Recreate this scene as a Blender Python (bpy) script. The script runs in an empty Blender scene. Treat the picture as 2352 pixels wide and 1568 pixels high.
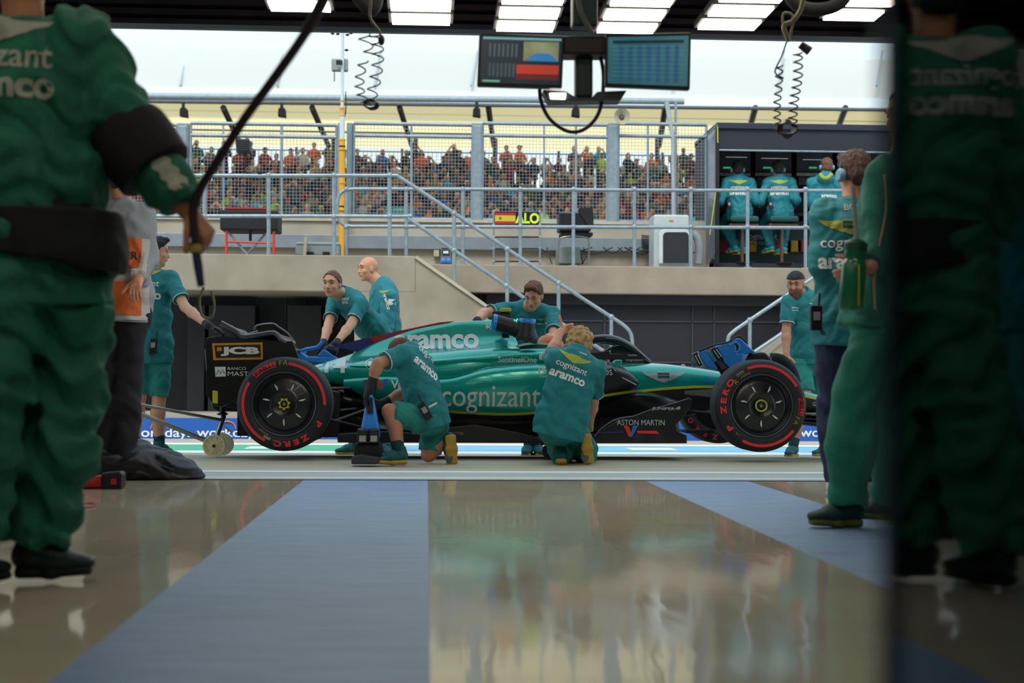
import bpy, bmesh, math, random
import numpy as np
from mathutils import Vector, Matrix
from mathutils.bvhtree import BVHTree
random.seed(7); np.random.seed(7)
SC = bpy.context.scene
COL = SC.collection
# ------------------------------------------------------------------ camera
F = 3500.0
cam_d = bpy.data.cameras.new('camera'); cam = bpy.data.objects.new('camera', cam_d); COL.objects.link(cam)
cam_d.sensor_width = 36; cam_d.lens = 36*F/2352; cam_d.clip_end = 400; cam_d.clip_start = .05
CM = Matrix.Rotation(math.radians(-3.2), 3, 'Z') @ Matrix.Rotation(math.radians(91.57), 3, 'X') @ Matrix.Rotation(math.radians(.35), 3, 'Z')
CP = Vector((0, 0, .6))
cam.matrix_world = Matrix.Translation(CP) @ CM.to_4x4()
cam_d.dof.use_dof = True; cam_d.dof.focus_distance = 12.3; cam_d.dof.aperture_fstop = 2.8
SC.camera = cam
# ------------------------------------------------------------------ view + world + sun
SC.view_settings.view_transform = 'Standard'; SC.view_settings.look = 'None'
SC.view_settings.exposure = 0.2; SC.view_settings.gamma = 1.0; SC.view_settings.use_curve_mapping = False
w = bpy.data.worlds.new('overcast_sky'); SC.world = w; w.use_nodes = True
nt = w.node_tree; bg = nt.nodes['Background']
tc = nt.nodes.new('ShaderNodeTexCoord'); sx = nt.nodes.new('ShaderNodeSeparateXYZ'); cr = nt.nodes.new('ShaderNodeValToRGB')
nt.links.new(tc.outputs['Generated'], sx.inputs[0]); nt.links.new(sx.outputs['Z'], cr.inputs[0]); nt.links.new(cr.outputs[0], bg.inputs[0])
cr.color_ramp.elements[0].position = 0.0; cr.color_ramp.elements[0].color = (.80, .93, .95, 1)
cr.color_ramp.elements[1].position = .6; cr.color_ramp.elements[1].color = (.62, .82, .95, 1)
bg.inputs[1].default_value = 1.12
sd = bpy.data.lights.new('sun', 'SUN'); sd.energy = 2.2; sd.angle = math.radians(25); sd.color = (1, .95, .86)
so = bpy.data.objects.new('sun', sd); COL.objects.link(so); so.rotation_euler = (math.radians(38), math.radians(-14), 0)

def at(px, py, Y):
    d = CM @ Vector(((px-1176)/F, -(py-784)/F, -1.0))
    return CP + d*(Y/d.y)
def gz(Y):
    if Y < 12.3: return 0.0
    if Y < 15: return -.10*(Y-12.3)/2.7
    return -.10
def gnd(px, py):           # point of the pit lane / garage floor seen at a pixel
    Y = 8.0
    for _ in range(40):
        d = CM @ Vector(((px-1176)/F, -(py-784)/F, -1.0))
        t = (gz(Y)-CP.z)/d.z; Y = (d*t).y
    return CP + d*t
def onf(px, Y, h=0.0):     # point above the ground at a pixel column and depth
    p = at(px, 1000, Y); p.z = gz(Y)+h; return p

# ------------------------------------------------------------------ materials
def lin(h):
    h = h.lstrip('#'); c = [int(h[i:i+2], 16)/255 for i in (0, 2, 4)]
    return tuple((x/12.92 if x <= .04045 else ((x+.055)/1.055)**2.4) for x in c)+(1,)
def dark(c, k): return (c[0]*k, c[1]*k, c[2]*k, 1)
MATS = {}
def mat(name, col, rough=.6, metal=0., var=.12, scale=6., bump=0., bscale=40., emit=0., coat=0., spec=.5, stretch=None):
    if name in MATS: return MATS[name]
    m = bpy.data.materials.new(name); m.use_nodes = True; n = m.node_tree; b = n.nodes['Principled BSDF']
    c = lin(col) if isinstance(col, str) else col
    b.inputs['Roughness'].default_value = rough; b.inputs['Metallic'].default_value = metal
    b.inputs['Specular IOR Level'].default_value = spec
    if coat: b.inputs['Coat Weight'].default_value = coat; b.inputs['Coat Roughness'].default_value = .05
    g = n.nodes.new('ShaderNodeTexCoord')
    mp = n.nodes.new('ShaderNodeMapping'); n.links.new(g.outputs['Object'], mp.inputs[0])
    if stretch: mp.inputs['Scale'].default_value = stretch
    no = n.nodes.new('ShaderNodeTexNoise'); no.inputs['Scale'].default_value = scale; no.inputs['Detail'].default_value = 5
    n.links.new(mp.outputs[0], no.inputs[0])
    r = n.nodes.new('ShaderNodeValToRGB'); n.links.new(no.outputs[0], r.inputs[0])
    r.color_ramp.elements[0].position = .3; r.color_ramp.elements[1].position = .7
    r.color_ramp.elements[0].color = dark(c, 1-var); r.color_ramp.elements[1].color = (min(1, c[0]*(1+var)), min(1, c[1]*(1+var)), min(1, c[2]*(1+var)), 1)
    n.links.new(r.outputs[0], b.inputs['Base Color'])
    if bump:
        n2 = n.nodes.new('ShaderNodeTexNoise'); n2.inputs['Scale'].default_value = bscale; n2.inputs['Detail'].default_value = 3
        n.links.new(mp.outputs[0], n2.inputs[0])
        bu = n.nodes.new('ShaderNodeBump'); bu.inputs['Strength'].default_value = bump; bu.inputs['Distance'].default_value = .01
        n.links.new(n2.outputs[0], bu.inputs['Height']); n.links.new(bu.outputs[0], b.inputs['Normal'])
    if emit:
        n.links.new(r.outputs[0], b.inputs['Emission Color']); b.inputs['Emission Strength'].default_value = emit
    MATS[name] = m; return m

# ------------------------------------------------------------------ mesh builder
ORG = {}
def origin(o): return ORG.get(o, Vector((0, 0, 0))) if o else Vector((0, 0, 0))
def link_mesh(name, me, m, parent=None):
    o = bpy.data.objects.new(name, me); COL.objects.link(o)
    if m is not None:
        for x in (m if isinstance(m, (list, tuple)) else [m]): me.materials.append(x)
    if parent is not None: o.parent = parent
    ORG[o] = origin(parent)
    return o
def thing(name, label, cat, loc, group=None):
    o = bpy.data.objects.new(name, None); COL.objects.link(o); o.location = loc; ORG[o] = Vector(loc)
    o.empty_display_size = .1
    o['label'] = label; o['category'] = cat
    if group: o['group'] = group
    return o
def tag(o, label=None, cat=None, group=None, kind=None):
    if label: o['label'] = label
    if cat: o['category'] = cat
    if group: o['group'] = group
    if kind: o['kind'] = kind
    return o
class MB:
    def __init__(s): s.v = []; s.f = []; s.mi = []; s.cur = 0
    def add(s, vs, fs):
        k = len(s.v); s.v += [Vector(v) for v in vs]; s.f += [tuple(i+k for i in f) for f in fs]; s.mi += [s.cur]*len(fs); return s
    def bx(s, x0, x1, y0, y1, z0, z1):
        v = [(x, y, z) for x in (x0, x1) for y in (y0, y1) for z in (z0, z1)]
        return s.add(v, [(0, 1, 3, 2), (4, 6, 7, 5), (0, 4, 5, 1), (2, 3, 7, 6), (0, 2, 6, 4), (1, 5, 7, 3)])
    def obx(s, c, ax, ay, az):   # box from centre and three half axes
        c = Vector(c); ax = Vector(ax); ay = Vector(ay); az = Vector(az)
        v = [c+ax*i+ay*j+az*k for i in (-1, 1) for j in (-1, 1) for k in (-1, 1)]
        return s.add(v, [(0, 1, 3, 2), (4, 6, 7, 5), (0, 4, 5, 1), (2, 3, 7, 6), (0, 2, 6, 4), (1, 5, 7, 3)])
    def pbx(s, x0, y0, x1, y1, Y, dep):   # box whose front face covers a photo rectangle at depth Y
        a = at(x0, y0, Y); b = at(x1, y1, Y); c = at(x0, y1, Y); d = at(x1, y0, Y)
        return s.bx((a.x+c.x)/2, (b.x+d.x)/2, Y, Y+dep, (b.z+c.z)/2, (a.z+d.z)/2)
    def poly(s, pts, y0, y1):    # prism of an XZ outline between two depths; pts are (x,z)
        n = len(pts); v = [(p[0], y0, p[1]) for p in pts]+[(p[0], y1, p[1]) for p in pts]
        f = [tuple(range(n-1, -1, -1)), tuple(range(n, 2*n))]+[(i, (i+1) % n, (i+1) % n+n, i+n) for i in range(n)]
        return s.add(v, f)
    def ppoly(s, pts, Y, dep):   # prism whose front outline is given in photo coordinates at depth Y
        return s.poly([(lambda q: (q.x, q.z))(at(a, b, Y)) for a, b in pts], Y, Y+dep)
    def tube(s, pts, r, n=8, closed=False):
        pts = [Vector(p) for p in pts]; m = len(pts)
        rs = r if isinstance(r, (list, tuple)) else [r]*m
        T = []
        for i in range(m):
            a = pts[(i-1) % m] if (i or closed) else pts[0]; b = pts[(i+1) % m] if (i < m-1 or closed) else pts[-1]
            t = (b-a); T.append(t.normalized() if t.length > 1e-9 else Vector((0, 0, 1)))
        u = T[0].orthogonal().normalized(); vs = []
        for i in range(m):
            u = (u-T[i]*u.dot(T[i])); u = u.normalized() if u.length > 1e-6 else T[i].orthogonal().normalized()
            w_ = T[i].cross(u)
            for k in range(n):
                a = 2*math.pi*k/n; vs.append(pts[i]+(u*math.cos(a)+w_*math.sin(a))*rs[i])
        fs = [(i*n+k, i*n+(k+1) % n, ((i+1) % m)*n+(k+1) % n, ((i+1) % m)*n+k) for i in range(m if closed else m-1) for k in range(n)]
        if not closed: fs += [tuple(range(n-1, -1, -1)), tuple(range((m-1)*n, m*n))]
        return s.add(vs, fs)
    def lathe(s, prof, c, ax=(0, 1, 0), n=48, close=False):   # prof: (radius, along axis)
        ax = Vector(ax).normalized(); c = Vector(c)
        u = Vector((1, 0, 0)) if abs(ax.x) < .9 else Vector((0, 0, 1)); u = (u-ax*u.dot(ax)).normalized(); w_ = ax.cross(u)
        m = len(prof); vs = []
        for r, a in prof:
            for k in range(n):
                t = 2*math.pi*k/n; vs.append(c+ax*a+(u*math.cos(t)+w_*math.sin(t))*r)
        fs = [(i*n+k, i*n+(k+1) % n, ((i+1) % m)*n+(k+1) % n, ((i+1) % m)*n+k) for i in range(m if close else m-1) for k in range(n)]
        if not close: fs += [tuple(range(n-1, -1, -1)), tuple(range((m-1)*n, m*n))]
        return s.add(vs, fs)
    def ball(s, c, r, n=10, m=7, R=None):
        c = Vector(c); r = Vector(r) if hasattr(r, '__len__') else Vector((r, r, r))
        vs = []
        for i in range(m+1):
            p = math.pi*i/m
            for k in range(n):
                t = 2*math.pi*k/n; q = Vector((r.x*math.sin(p)*math.cos(t), r.y*math.sin(p)*math.sin(t), r.z*math.cos(p)))
                vs.append(c+(R @ q if R else q))
        return s.add(vs, [(i*n+k, (i+1)*n+k, (i+1)*n+(k+1) % n, i*n+(k+1) % n) for i in range(m) for k in range(n)])
    def build(s, name, m, parent=None, smooth=False, bevel=0, fix=True):
        me = bpy.data.meshes.new(name); o0 = origin(parent)
        me.from_pydata([v-o0 for v in s.v], [], s.f)
        if any(s.mi): me.polygons.foreach_set('material_index', s.mi)
        if fix:
            b = bmesh.new(); b.from_mesh(me)
            bmesh.ops.remove_doubles(b, verts=b.verts, dist=1e-5)
            bmesh.ops.recalc_face_normals(b, faces=b.faces); b.to_mesh(me); b.free()
        o = link_mesh(name, me, m, parent)
        if bevel:
            bm_ = o.modifiers.new('bevel', 'BEVEL'); bm_.width = bevel; bm_.segments = 2; bm_.limit_method = 'ANGLE'; bm_.angle_limit = math.radians(35)
        if smooth:
            me.polygons.foreach_set('use_smooth', [True]*len(me.polygons))
            try: me.set_sharp_from_angle(angle=math.radians(smooth if smooth > 1 else 50))
            except Exception: pass
        return o
def struct(name, mb, m, parent=None, **k):
    o = mb.build(name, m, parent, **k)
    if parent is None: o['kind'] = 'structure'
    return o
def catmull(P, m):
    P = np.array(P, float); n = len(P); out = []
    for i in range(n-1):
        p0 = P[max(i-1, 0)]; p1 = P[i]; p2 = P[i+1]; p3 = P[min(i+2, n-1)]
        for j in range(m):
            t = j/m; out.append(.5*((2*p1)+(-p0+p2)*t+(2*p0-5*p1+4*p2-p3)*t*t+(-p0+3*p1-3*p2+p3)*t**3))
    out.append(P[-1]); return np.array(out)
def smooth_line(pts, m=6): return [Vector(p) for p in catmull([tuple(p) for p in pts], m)]
def loft_mb(rings, m=6, rm=4):
    """rings: closed rings of 3D points with equal count, smoothed both ways"""
    R = np.array([[tuple(p) for p in r] for r in rings], float)
    if rm > 1:
        RR = []
        for r in R:
            n = len(r); o = []
            for i in range(n):
                p0, p1, p2, p3 = r[(i-1) % n], r[i], r[(i+1) % n], r[(i+2) % n]
                for j in range(rm):
                    t = j/rm; o.append(.5*((2*p1)+(-p0+p2)*t+(2*p0-5*p1+4*p2-p3)*t*t+(-p0+3*p1-3*p2+p3)*t**3))
            RR.append(o)
        R = np.array(RR)
    S = catmull(R, m) if m > 1 else R
    mb = MB(); k, n = S.shape[0], S.shape[1]
    vs = [tuple(p) for s_ in S for p in s_]
    fs = [(i*n+j, i*n+(j+1) % n, (i+1)*n+(j+1) % n, (i+1)*n+j) for i in range(k-1) for j in range(n)]
    fs += [tuple(range(n)), tuple(range((k-1)*n, k*n))]
    mb.add(vs, fs); return mb

# ------------------------------------------------------------------ distance-field modelling (bodies, cloth, shoes)
def V3(p): return np.array(tuple(p), dtype=np.float32)
class Field:
    def __init__(s): s.p = []; s.cuts = []; s.cn = 0
    def cap(s, a, b, ra, rb, k=.02, sub=False, endcut=None):
        a = V3(a); b = V3(b); ba = b-a; L2 = max(float(ba@ba), 1e-9); r = max(ra, rb); ua = ba/math.sqrt(L2)
        def f(P):
            q = P-a; h = np.clip((q@ba)/L2, 0, 1)
            d = np.sqrt(((q-h[..., None]*ba)**2).sum(-1))-(ra+(rb-ra)*h)
            if endcut is not None: d = np.maximum(d, (P-b)@ua-endcut)
            return d
        s.p.append((f, np.minimum(a, b)-r, np.maximum(a, b)+r, k, sub)); return s
    def ell(s, c, r, axes=None, k=.02, sub=False):
        c = V3(c); r = V3(r); A = np.array([tuple(x) for x in axes], dtype=np.float32) if axes is not None else np.eye(3, dtype=np.float32); m = float(r.max()); mn = float(r.min())
        def f(P):
            q = (P-c)@A.T/r; l = np.sqrt((q**2).sum(-1)); g = np.sqrt(((q/r)**2).sum(-1))
            return l*(l-1)/np.maximum(g, 1e-6)
        s.p.append((f, c-m, c+m, k, sub)); return s
    def ecap(s, a, b, wa, da, wb, db, side, k=.03, endcut=None, pw=2.0):
        a = V3(a); b = V3(b); ba = b-a; L = float(np.sqrt(ba@ba)); ua = ba/L; sd_ = V3(side); sd_ = sd_-ua*float(sd_@ua); sd_ /= np.sqrt(sd_@sd_); td = np.cross(ua, sd_)
        m = max(wa, wb, da, db)
        def f(P):
            q = P-a; h0 = q@ua; h = np.clip(h0/L, 0, 1); w_ = wa+(wb-wa)*h; d_ = da+(db-da)*h
            ex = h0-h*L; mn = np.minimum(w_, d_)
            u = np.abs(q@sd_)/w_; v = np.abs(q@td)/d_; e = np.abs(ex)/mn
            l = (u**pw+v**pw+e**pw)**(1/pw)
            d = (l-1)*mn
            if endcut is not None: d = np.maximum(d, h0-L-endcut)
            return d
        s.p.append((f, np.minimum(a, b)-m, np.maximum(a, b)+m, k, False)); return s
    def cut(s, pt, n):   # keeps the side opposite to n
        s.cuts.append((V3(pt), V3(Vector(n).normalized()))); return s
    def mesh(s, vox, noise=0, nscale=1.0, stretch=None):
        lo = np.min([p[1] for p in s.p if not p[4]], 0)-.03; hi = np.max([p[2] for p in s.p if not p[4]], 0)+.03
        dim = np.ceil((hi-lo)/vox).astype(int)+2
        D = np.full(dim, .5, np.float32)
        ax = [(lo[i]+vox*np.arange(dim[i])).astype(np.float32) for i in range(3)]
        for f, a, b, k, sub in s.p:
            i0 = np.maximum(((a-.03-k-lo)/vox).astype(int), 0); i1 = np.minimum(((b+.03+k-lo)/vox).astype(int)+2, dim)
            if (i1 <= i0).any(): continue
            sl = tuple(slice(i0[j], i1[j]) for j in range(3))
            P = np.stack(np.meshgrid(ax[0][sl[0]], ax[1][sl[1]], ax[2][sl[2]], indexing='ij'), -1)
            d = f(P).astype(np.float32); c = D[sl]
            if sub:
                d = -d; h = np.clip(.5+.5*(d-c)/k, 0, 1); D[sl] = c*(1-h)+d*h+k*h*(1-h)
            else:
                h = np.clip(.5+.5*(c-d)/k, 0, 1); D[sl] = c*(1-h)+d*h-k*h*(1-h)
        if noise or s.cuts:
            I = np.argwhere(np.abs(D) < .06) if noise else np.argwhere(D < .03)
            P = (lo+I*vox).astype(np.float32); t = tuple(I.T); d = D[t]
            if noise:
                Q = P*(V3(stretch) if stretch is not None else 1)*nscale
                x, y, z = Q.T
                wx = x+.05*np.sin(23*z+7*y)+.03*np.sin(41*y+3); wz = z+.05*np.sin(19*x-9*y)+.03*np.sin(37*x+1.3)
                nn = np.sin(38*wz+21*wx+9*y)*.55+np.sin(61*wz-33*wx+25*y+1.7)*.3+np.sin(97*wx+70*wz-50*y)*.15
                d = d+noise*nn
            for pt, n_ in s.cuts: d = np.maximum(d, (P-pt)@n_+(s.cn*nn if s.cn else 0))
            D[t] = d
        return nets(D, lo, vox)
def nets(D, lo, vox):
    S = D < 0
    cnt = np.zeros(tuple(np.array(D.shape)-1), np.int8)
    for i in (0, 1):
        for j in (0, 1):
            for k in (0, 1): cnt += S[i:D.shape[0]-1+i, j:D.shape[1]-1+j, k:D.shape[2]-1+k]
    I = np.argwhere((cnt > 0) & (cnt < 8))
    vid = np.full(cnt.shape, -1, np.int32); vid[tuple(I.T)] = np.arange(len(I))
    pos = np.zeros((len(I), 3), np.float32); c_ = np.zeros(len(I), np.float32)
    C = [(i, j, k) for i in (0, 1) for j in (0, 1) for k in (0, 1)]
    for a in C:
        for ax in range(3):
            if a[ax] == 0:
                b = list(a); b[ax] = 1
                da = D[tuple((I+a).T)]; db = D[tuple((I+b).T)]
                x = (da < 0) != (db < 0); t = np.where(x, da/(da-db+1e-12), 0)
                pos += np.where(x[:, None], np.array(a)+np.outer(t, np.array(b)-np.array(a)), 0); c_ += x
    V = lo+(I+pos/c_[:, None])*vox
    Fs = []
    for ax in range(3):
        u, v = (ax+1) % 3, (ax+2) % 3
        s0 = [slice(0, n) for n in D.shape]; s1 = list(s0); s0[ax] = slice(0, -1); s1[ax] = slice(1, None)
        A = S[tuple(s0)]; B = S[tuple(s1)]
        E = np.argwhere(A != B); E = E[(E[:, u] > 0) & (E[:, v] > 0) & (E[:, u] < D.shape[u]-1) & (E[:, v] < D.shape[v]-1)]
        if not len(E): continue
        ins = A[tuple(E.T)]
        def cell(du, dv):
            e = E.copy(); e[:, u] -= du; e[:, v] -= dv; return vid[tuple(e.T)]
        q = np.stack([cell(1, 1), cell(0, 1), cell(0, 0), cell(1, 0)], 1)
        q[~ins] = q[~ins][:, ::-1]; Fs.append(q)
    return V, np.concatenate(Fs)
def np_obj(name, VF, m, parent=None):
    V, Q = VF; V = V-np.array(tuple(origin(parent)))
    me = bpy.data.meshes.new(name); me.vertices.add(len(V)); me.vertices.foreach_set('co', V.astype(np.float32).ravel())
    me.loops.add(Q.size); me.loops.foreach_set('vertex_index', Q.astype(np.int32).ravel())
    me.polygons.add(len(Q)); me.polygons.foreach_set('loop_start', np.arange(0, Q.size, 4, dtype=np.int32))
    try: me.polygons.foreach_set('loop_total', np.full(len(Q), 4, dtype=np.int32))
    except Exception: pass
    me.polygons.foreach_set('use_smooth', np.ones(len(Q), dtype=bool))
    me.update(calc_edges=True); me.validate()
    return link_mesh(name, me, m, parent)

# ------------------------------------------------------------------ lettering laid on surfaces
_TX = {}
def text2d(s, bold=0., space=1.0, shear=0.):
    key = (s, bold, space, shear)
    if key not in _TX:
        c = bpy.data.curves.new('t', 'FONT'); c.body = s; c.size = 1; c.offset = bold; c.space_character = space; c.shear = shear; c.resolution_u = 4
        c.align_x = 'CENTER'; c.align_y = 'CENTER'
        o = bpy.data.objects.new('t', c); COL.objects.link(o); dg = bpy.context.evaluated_depsgraph_get()
        me = bpy.data.meshes.new_from_object(o.evaluated_get(dg)); V = [(v.co.x, v.co.y) for v in me.vertices]; Fc = [tuple(p.vertices) for p in me.polygons]
        bpy.data.objects.remove(o); bpy.data.curves.remove(c); bpy.data.meshes.remove(me)
        a = np.array(V); mid = (a.max(0)+a.min(0))/2; V = [(x-mid[0], y-mid[1]) for x, y in V]
        _TX[key] = (V, Fc, a.max(0)-a.min(0))
    return _TX[key]
_BV = {}
def bvh_of(objs):
    key = tuple(o.name for o in objs)
    if key not in _BV:
        vs, fs = [], []
        for o in objs:
            k = len(vs); og = origin(o); vs += [v.co+og for v in o.data.vertices]; fs += [tuple(i+k for i in p.vertices) for p in o.data.polygons]
        _BV[key] = BVHTree.FromPolygons(vs, fs)
    return _BV[key]
def lay(name, V2, F2, c, right, up, m, parent, objs=None, off=.004, seg=.03, reach=.5):
    right = Vector(right).normalized(); up = Vector(up); up = (up-right*up.dot(right)).normalized(); n = right.cross(up)
    c = Vector(c); b = bmesh.new(); vs = [b.verts.new((x, y, 0)) for x, y in V2]
    for f in F2:
        try: b.faces.new([vs[i] for i in f])
        except Exception: pass
    bmesh.ops.triangulate(b, faces=b.faces)
    for _ in range(5):
        e = [e for e in b.edges if e.calc_length() > seg]
        if not e: break
        bmesh.ops.subdivide_edges(b, edges=e, cuts=1); bmesh.ops.triangulate(b, faces=[f for f in b.faces if len(f.verts) > 3])
    bv = bvh_of(objs) if objs else None; og = origin(parent)
    miss = []
    for v in b.verts:
        p = c+right*v.co.x+up*v.co.y
        if bv:
            h = bv.ray_cast(p+n*reach, -n, reach*2)
            if h[0] is None: miss.append(v); continue
            p = h[0]+n*off
        v.co = p-og
    if miss: bmesh.ops.delete(b, geom=miss, context='VERTS')
    if bv: bmesh.ops.delete(b, geom=[e for e in b.edges if e.calc_length() > seg*2.6+.02], context='EDGES')
    me = bpy.data.meshes.new(name); b.to_mesh(me); b.free()
    return link_mesh(name, me, m, parent)
def write(txt, c, width, right, up, m, parent, objs=None, bold=.0, name='lettering', hscale=1., shear=0., off=.004, space=1.0, height=None):
    V, Fc, sz = text2d(txt, bold, space, shear); k = width/sz[0]; ky = (height/sz[1]) if height else k*hscale
    return lay(name, [(x*k, y*ky) for x, y in V], Fc, c, right, up, m, parent, objs, off)
WING = [(-1, .20), (-.7, .15), (-.45, .145), (-.3, .15), (-.24, .19), (.24, .19), (.3, .15), (.45, .145), (.7, .15), (1, .20), (.92, .10), (.80, .02), (.70, -.02), (.58, -.09), (.46, -.13), (.34, -.19), (.2, -.22), (.1, -.27), (0, -.28), (-.1, -.27), (-.2, -.22), (-.34, -.19), (-.46, -.13), (-.58, -.09), (-.70, -.02), (-.80, .02), (-.92, .10)]
def wings(c, width, right, up, m, parent, objs=None, m2=None, txt=None, off=.004, name='winged_badge'):
    k = width/2
    o = lay(name, [(x*k, y*k*1.05) for x, y in WING], [tuple(range(len(WING)-1, -1, -1))], c, right, up, m, parent, objs, off, seg=.02)
    if m2:
        r_ = Vector(right).normalized(); u_ = Vector(up).normalized()
        lay('badge_bar', [(-.27*k, -.1*k), (.27*k, -.1*k), (.27*k, .15*k), (-.27*k, .15*k)], [(0, 1, 2, 3)], c, right, up, m2, o, objs, off+.002)
        vs_, fs_ = [], []
        for i in range(9):      # dark gaps between the feathers
            for sg in (-1, 1):
                a = math.radians(84-i*9.2); r0 = .26 if i < 5 else .34; r1 = .30+.64*((90-math.degrees(a))/90)**1.0; t_ = .011
                q = [(sg*r0*math.cos(a), .08-r0*math.sin(a)), (sg*r1*math.cos(a), .08-r1*math.sin(a)*.92)]; j = len(vs_)
                vs_ += [(q[0][0]*k, q[0][1]*k), (q[1][0]*k, q[1][1]*k), (q[1][0]*k+t_*k, (q[1][1]+t_)*k), (q[0][0]*k+t_*k, (q[0][1]+t_)*k)]; fs_.append((j, j+1, j+2, j+3))
        lay('feather_lines', vs_, fs_, c, right, up, m2, o, objs, off+.002)
        if txt: write(txt, Vector(c)+u_*.025*k, .48*k, right, up, m, o, objs, .01, off=off+.004)
    return o
# ================================================================== THE SETTING
def floor_mat():
    m = bpy.data.materials.new('epoxy_floor'); m.use_nodes = True; n = m.node_tree; L = n.links.new; b = n.nodes['Principled BSDF']
    g = n.nodes.new('ShaderNodeNewGeometry'); s = n.nodes.new('ShaderNodeSeparateXYZ'); L(g.outputs['Position'], s.inputs[0])
    def mth(op, a, v=None, c=None):
        x = n.nodes.new('ShaderNodeMath'); x.operation = op
        for i, q in enumerate((a, v, c)):
            if q is None: continue
            if isinstance(q, (int, float)): x.inputs[i].default_value = q
            else: L(q, x.inputs[i])
        return x.outputs[0]
    def band(a, c): return mth('MULTIPLY', mth('GREATER_THAN', s.outputs[0], a), mth('LESS_THAN', s.outputs[0], c))
    mask = mth('MAXIMUM', band(-.746, .012), band(1.36, 2.0))
    no = n.nodes.new('ShaderNodeTexNoise'); no.inputs['Scale'].default_value = 1.3; no.inputs['Detail'].default_value = 6; L(g.outputs['Position'], no.inputs[0])
    r1 = n.nodes.new('ShaderNodeValToRGB'); L(no.outputs[0], r1.inputs[0])
    r1.color_ramp.elements[0].position = .35; r1.color_ramp.elements[1].position = .65
    r1.color_ramp.elements[0].color = lin('b2ab98'); r1.color_ramp.elements[1].color = lin('c0b8a3')
    mp = n.nodes.new('ShaderNodeMapping'); mp.inputs['Scale'].default_value = (2, 14, 1); L(g.outputs['Position'], mp.inputs[0])
    n3 = n.nodes.new('ShaderNodeTexNoise'); n3.inputs['Scale'].default_value = 1.6; n3.inputs['Detail'].default_value = 6; L(mp.outputs[0], n3.inputs[0])
    r2 = n.nodes.new('ShaderNodeValToRGB'); L(n3.outputs[0], r2.inputs[0])
    r2.color_ramp.elements[0].position = .25; r2.color_ramp.elements[1].position = .6
    r2.color_ramp.elements[0].color = lin('627a9a'); r2.color_ramp.elements[1].color = lin('728db0')
    # tyre scuffs on the stripe
    n4 = n.nodes.new('ShaderNodeTexNoise'); n4.inputs['Scale'].default_value = 3.1; n4.inputs['Detail'].default_value = 2; L(mp.outputs[0], n4.inputs[0])
    sc_ = n.nodes.new('ShaderNodeValToRGB'); L(n4.outputs[0], sc_.inputs[0]); sc_.color_ramp.elements[0].position = .68; sc_.color_ramp.elements[1].position = .75
    sc_.color_ramp.elements[0].color = (1, 1, 1, 1); sc_.color_ramp.elements[1].color = (.55, .58, .62, 1)
    mu = n.nodes.new('ShaderNodeMixRGB'); mu.blend_type = 'MULTIPLY'; mu.inputs[0].default_value = 1; L(r2.outputs[0], mu.inputs[1]); L(sc_.outputs[0], mu.inputs[2])
    mx = n.nodes.new('ShaderNodeMixRGB'); L(mask, mx.inputs[0]); L(r1.outputs[0], mx.inputs[1]); L(mu.outputs[0], mx.inputs[2]); L(mx.outputs[0], b.inputs['Base Color'])
    L(mth('ADD', mth('MULTIPLY', mask, .42), .07), b.inputs['Roughness'])
    L(mth('ADD', mth('MULTIPLY', mask, -.2), .5), b.inputs['Specular IOR Level'])
    # gentle waviness of the poured resin
    m5 = n.nodes.new('ShaderNodeMapping'); m5.inputs['Scale'].default_value = (3.0, .55, 1); L(g.outputs['Position'], m5.inputs[0])
    n5 = n.nodes.new('ShaderNodeTexNoise'); n5.inputs['Scale'].default_value = 2.4; n5.inputs['Detail'].default_value = 3; L(m5.outputs[0], n5.inputs[0])
    bu = n.nodes.new('ShaderNodeBump'); bu.inputs['Strength'].default_value = .16; bu.inputs['Distance'].default_value = .01; L(n5.outputs[0], bu.inputs['Height']); L(bu.outputs[0], b.inputs['Normal'])
    return m
struct('floor', MB().bx(-5, 5, -4, 9.42, -.12, 0), floor_mat())
M_beige = mat('pit_lane_concrete', 'b3ab97', .75, var=.1, scale=1.2, stretch=(.3, 2.5, 1), bump=.15)
M_apron = mat('apron_concrete', 'a3a8a8', .6, var=.1, scale=1.4, stretch=(.3, 3, 1), bump=.1)
M_white = mat('lane_white_paint', 'e4e8e6', .6, var=.06)
M_green = mat('lane_green_paint', '4fb98c', .6, var=.08)
M_blue = mat('lane_blue_paint', '7fc0e0', .6, var=.08)
M_conc = mat('precast_concrete', '94897a', .85, var=.16, scale=2.2, bump=.25, bscale=60)
M_concl = mat('pale_concrete', 'a89f90', .85, var=.14, scale=2.0, bump=.2, bscale=60)
M_dark = mat('dark_cladding', '1a1a24', .55, var=.2, scale=1.5, bump=.1)
M_galv = mat('galvanised_steel', '8d9aa3', .42, metal=.35, var=.14, scale=14)
M_black = mat('black_plastic', '0c0d12', .45, var=.15)
M_matt = mat('matt_black', '08080c', .8, var=.15)
# pit lane: falls away slightly towards the pit wall
lane = MB()
ys = [9.42, 12.3, 15, 18.8]
lane.add([(x, y, gz(y)-.004*(y < 9.5)) for y in ys for x in (-14, 16)], [(2*i, 2*i+1, 2*i+3, 2*i+2) for i in range(3)])
lane.add([(x, y, -.4) for y in (9.42, 18.8) for x in (-14, 16)], [(0, 2, 3, 1)])
struct('pit_lane_ground', lane, M_beige, fix=False)
def strip(name, y0, y1, x0, x1, m, h=.003):
    b = MB(); yy = [y0]+[y for y in (12.3, 15) if y0 < y < y1]+[y1]
    b.add([(x, y, gz(y)+h) for y in yy for x in (x0, x1)], [(2*i, 2*i+1, 2*i+3, 2*i+2) for i in range(len(yy)-1)])
    o = struct(name, b, m, fix=False); return o
def gY(py): return gnd(1176, py).y
strip('ground_apron', 9.42, gY(1081), -14, 16, M_apron, .002)
strip('trim_1', 9.40, 9.43, -5, 5, mat('threshold_strip', '24242c', .5), .004)
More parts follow.
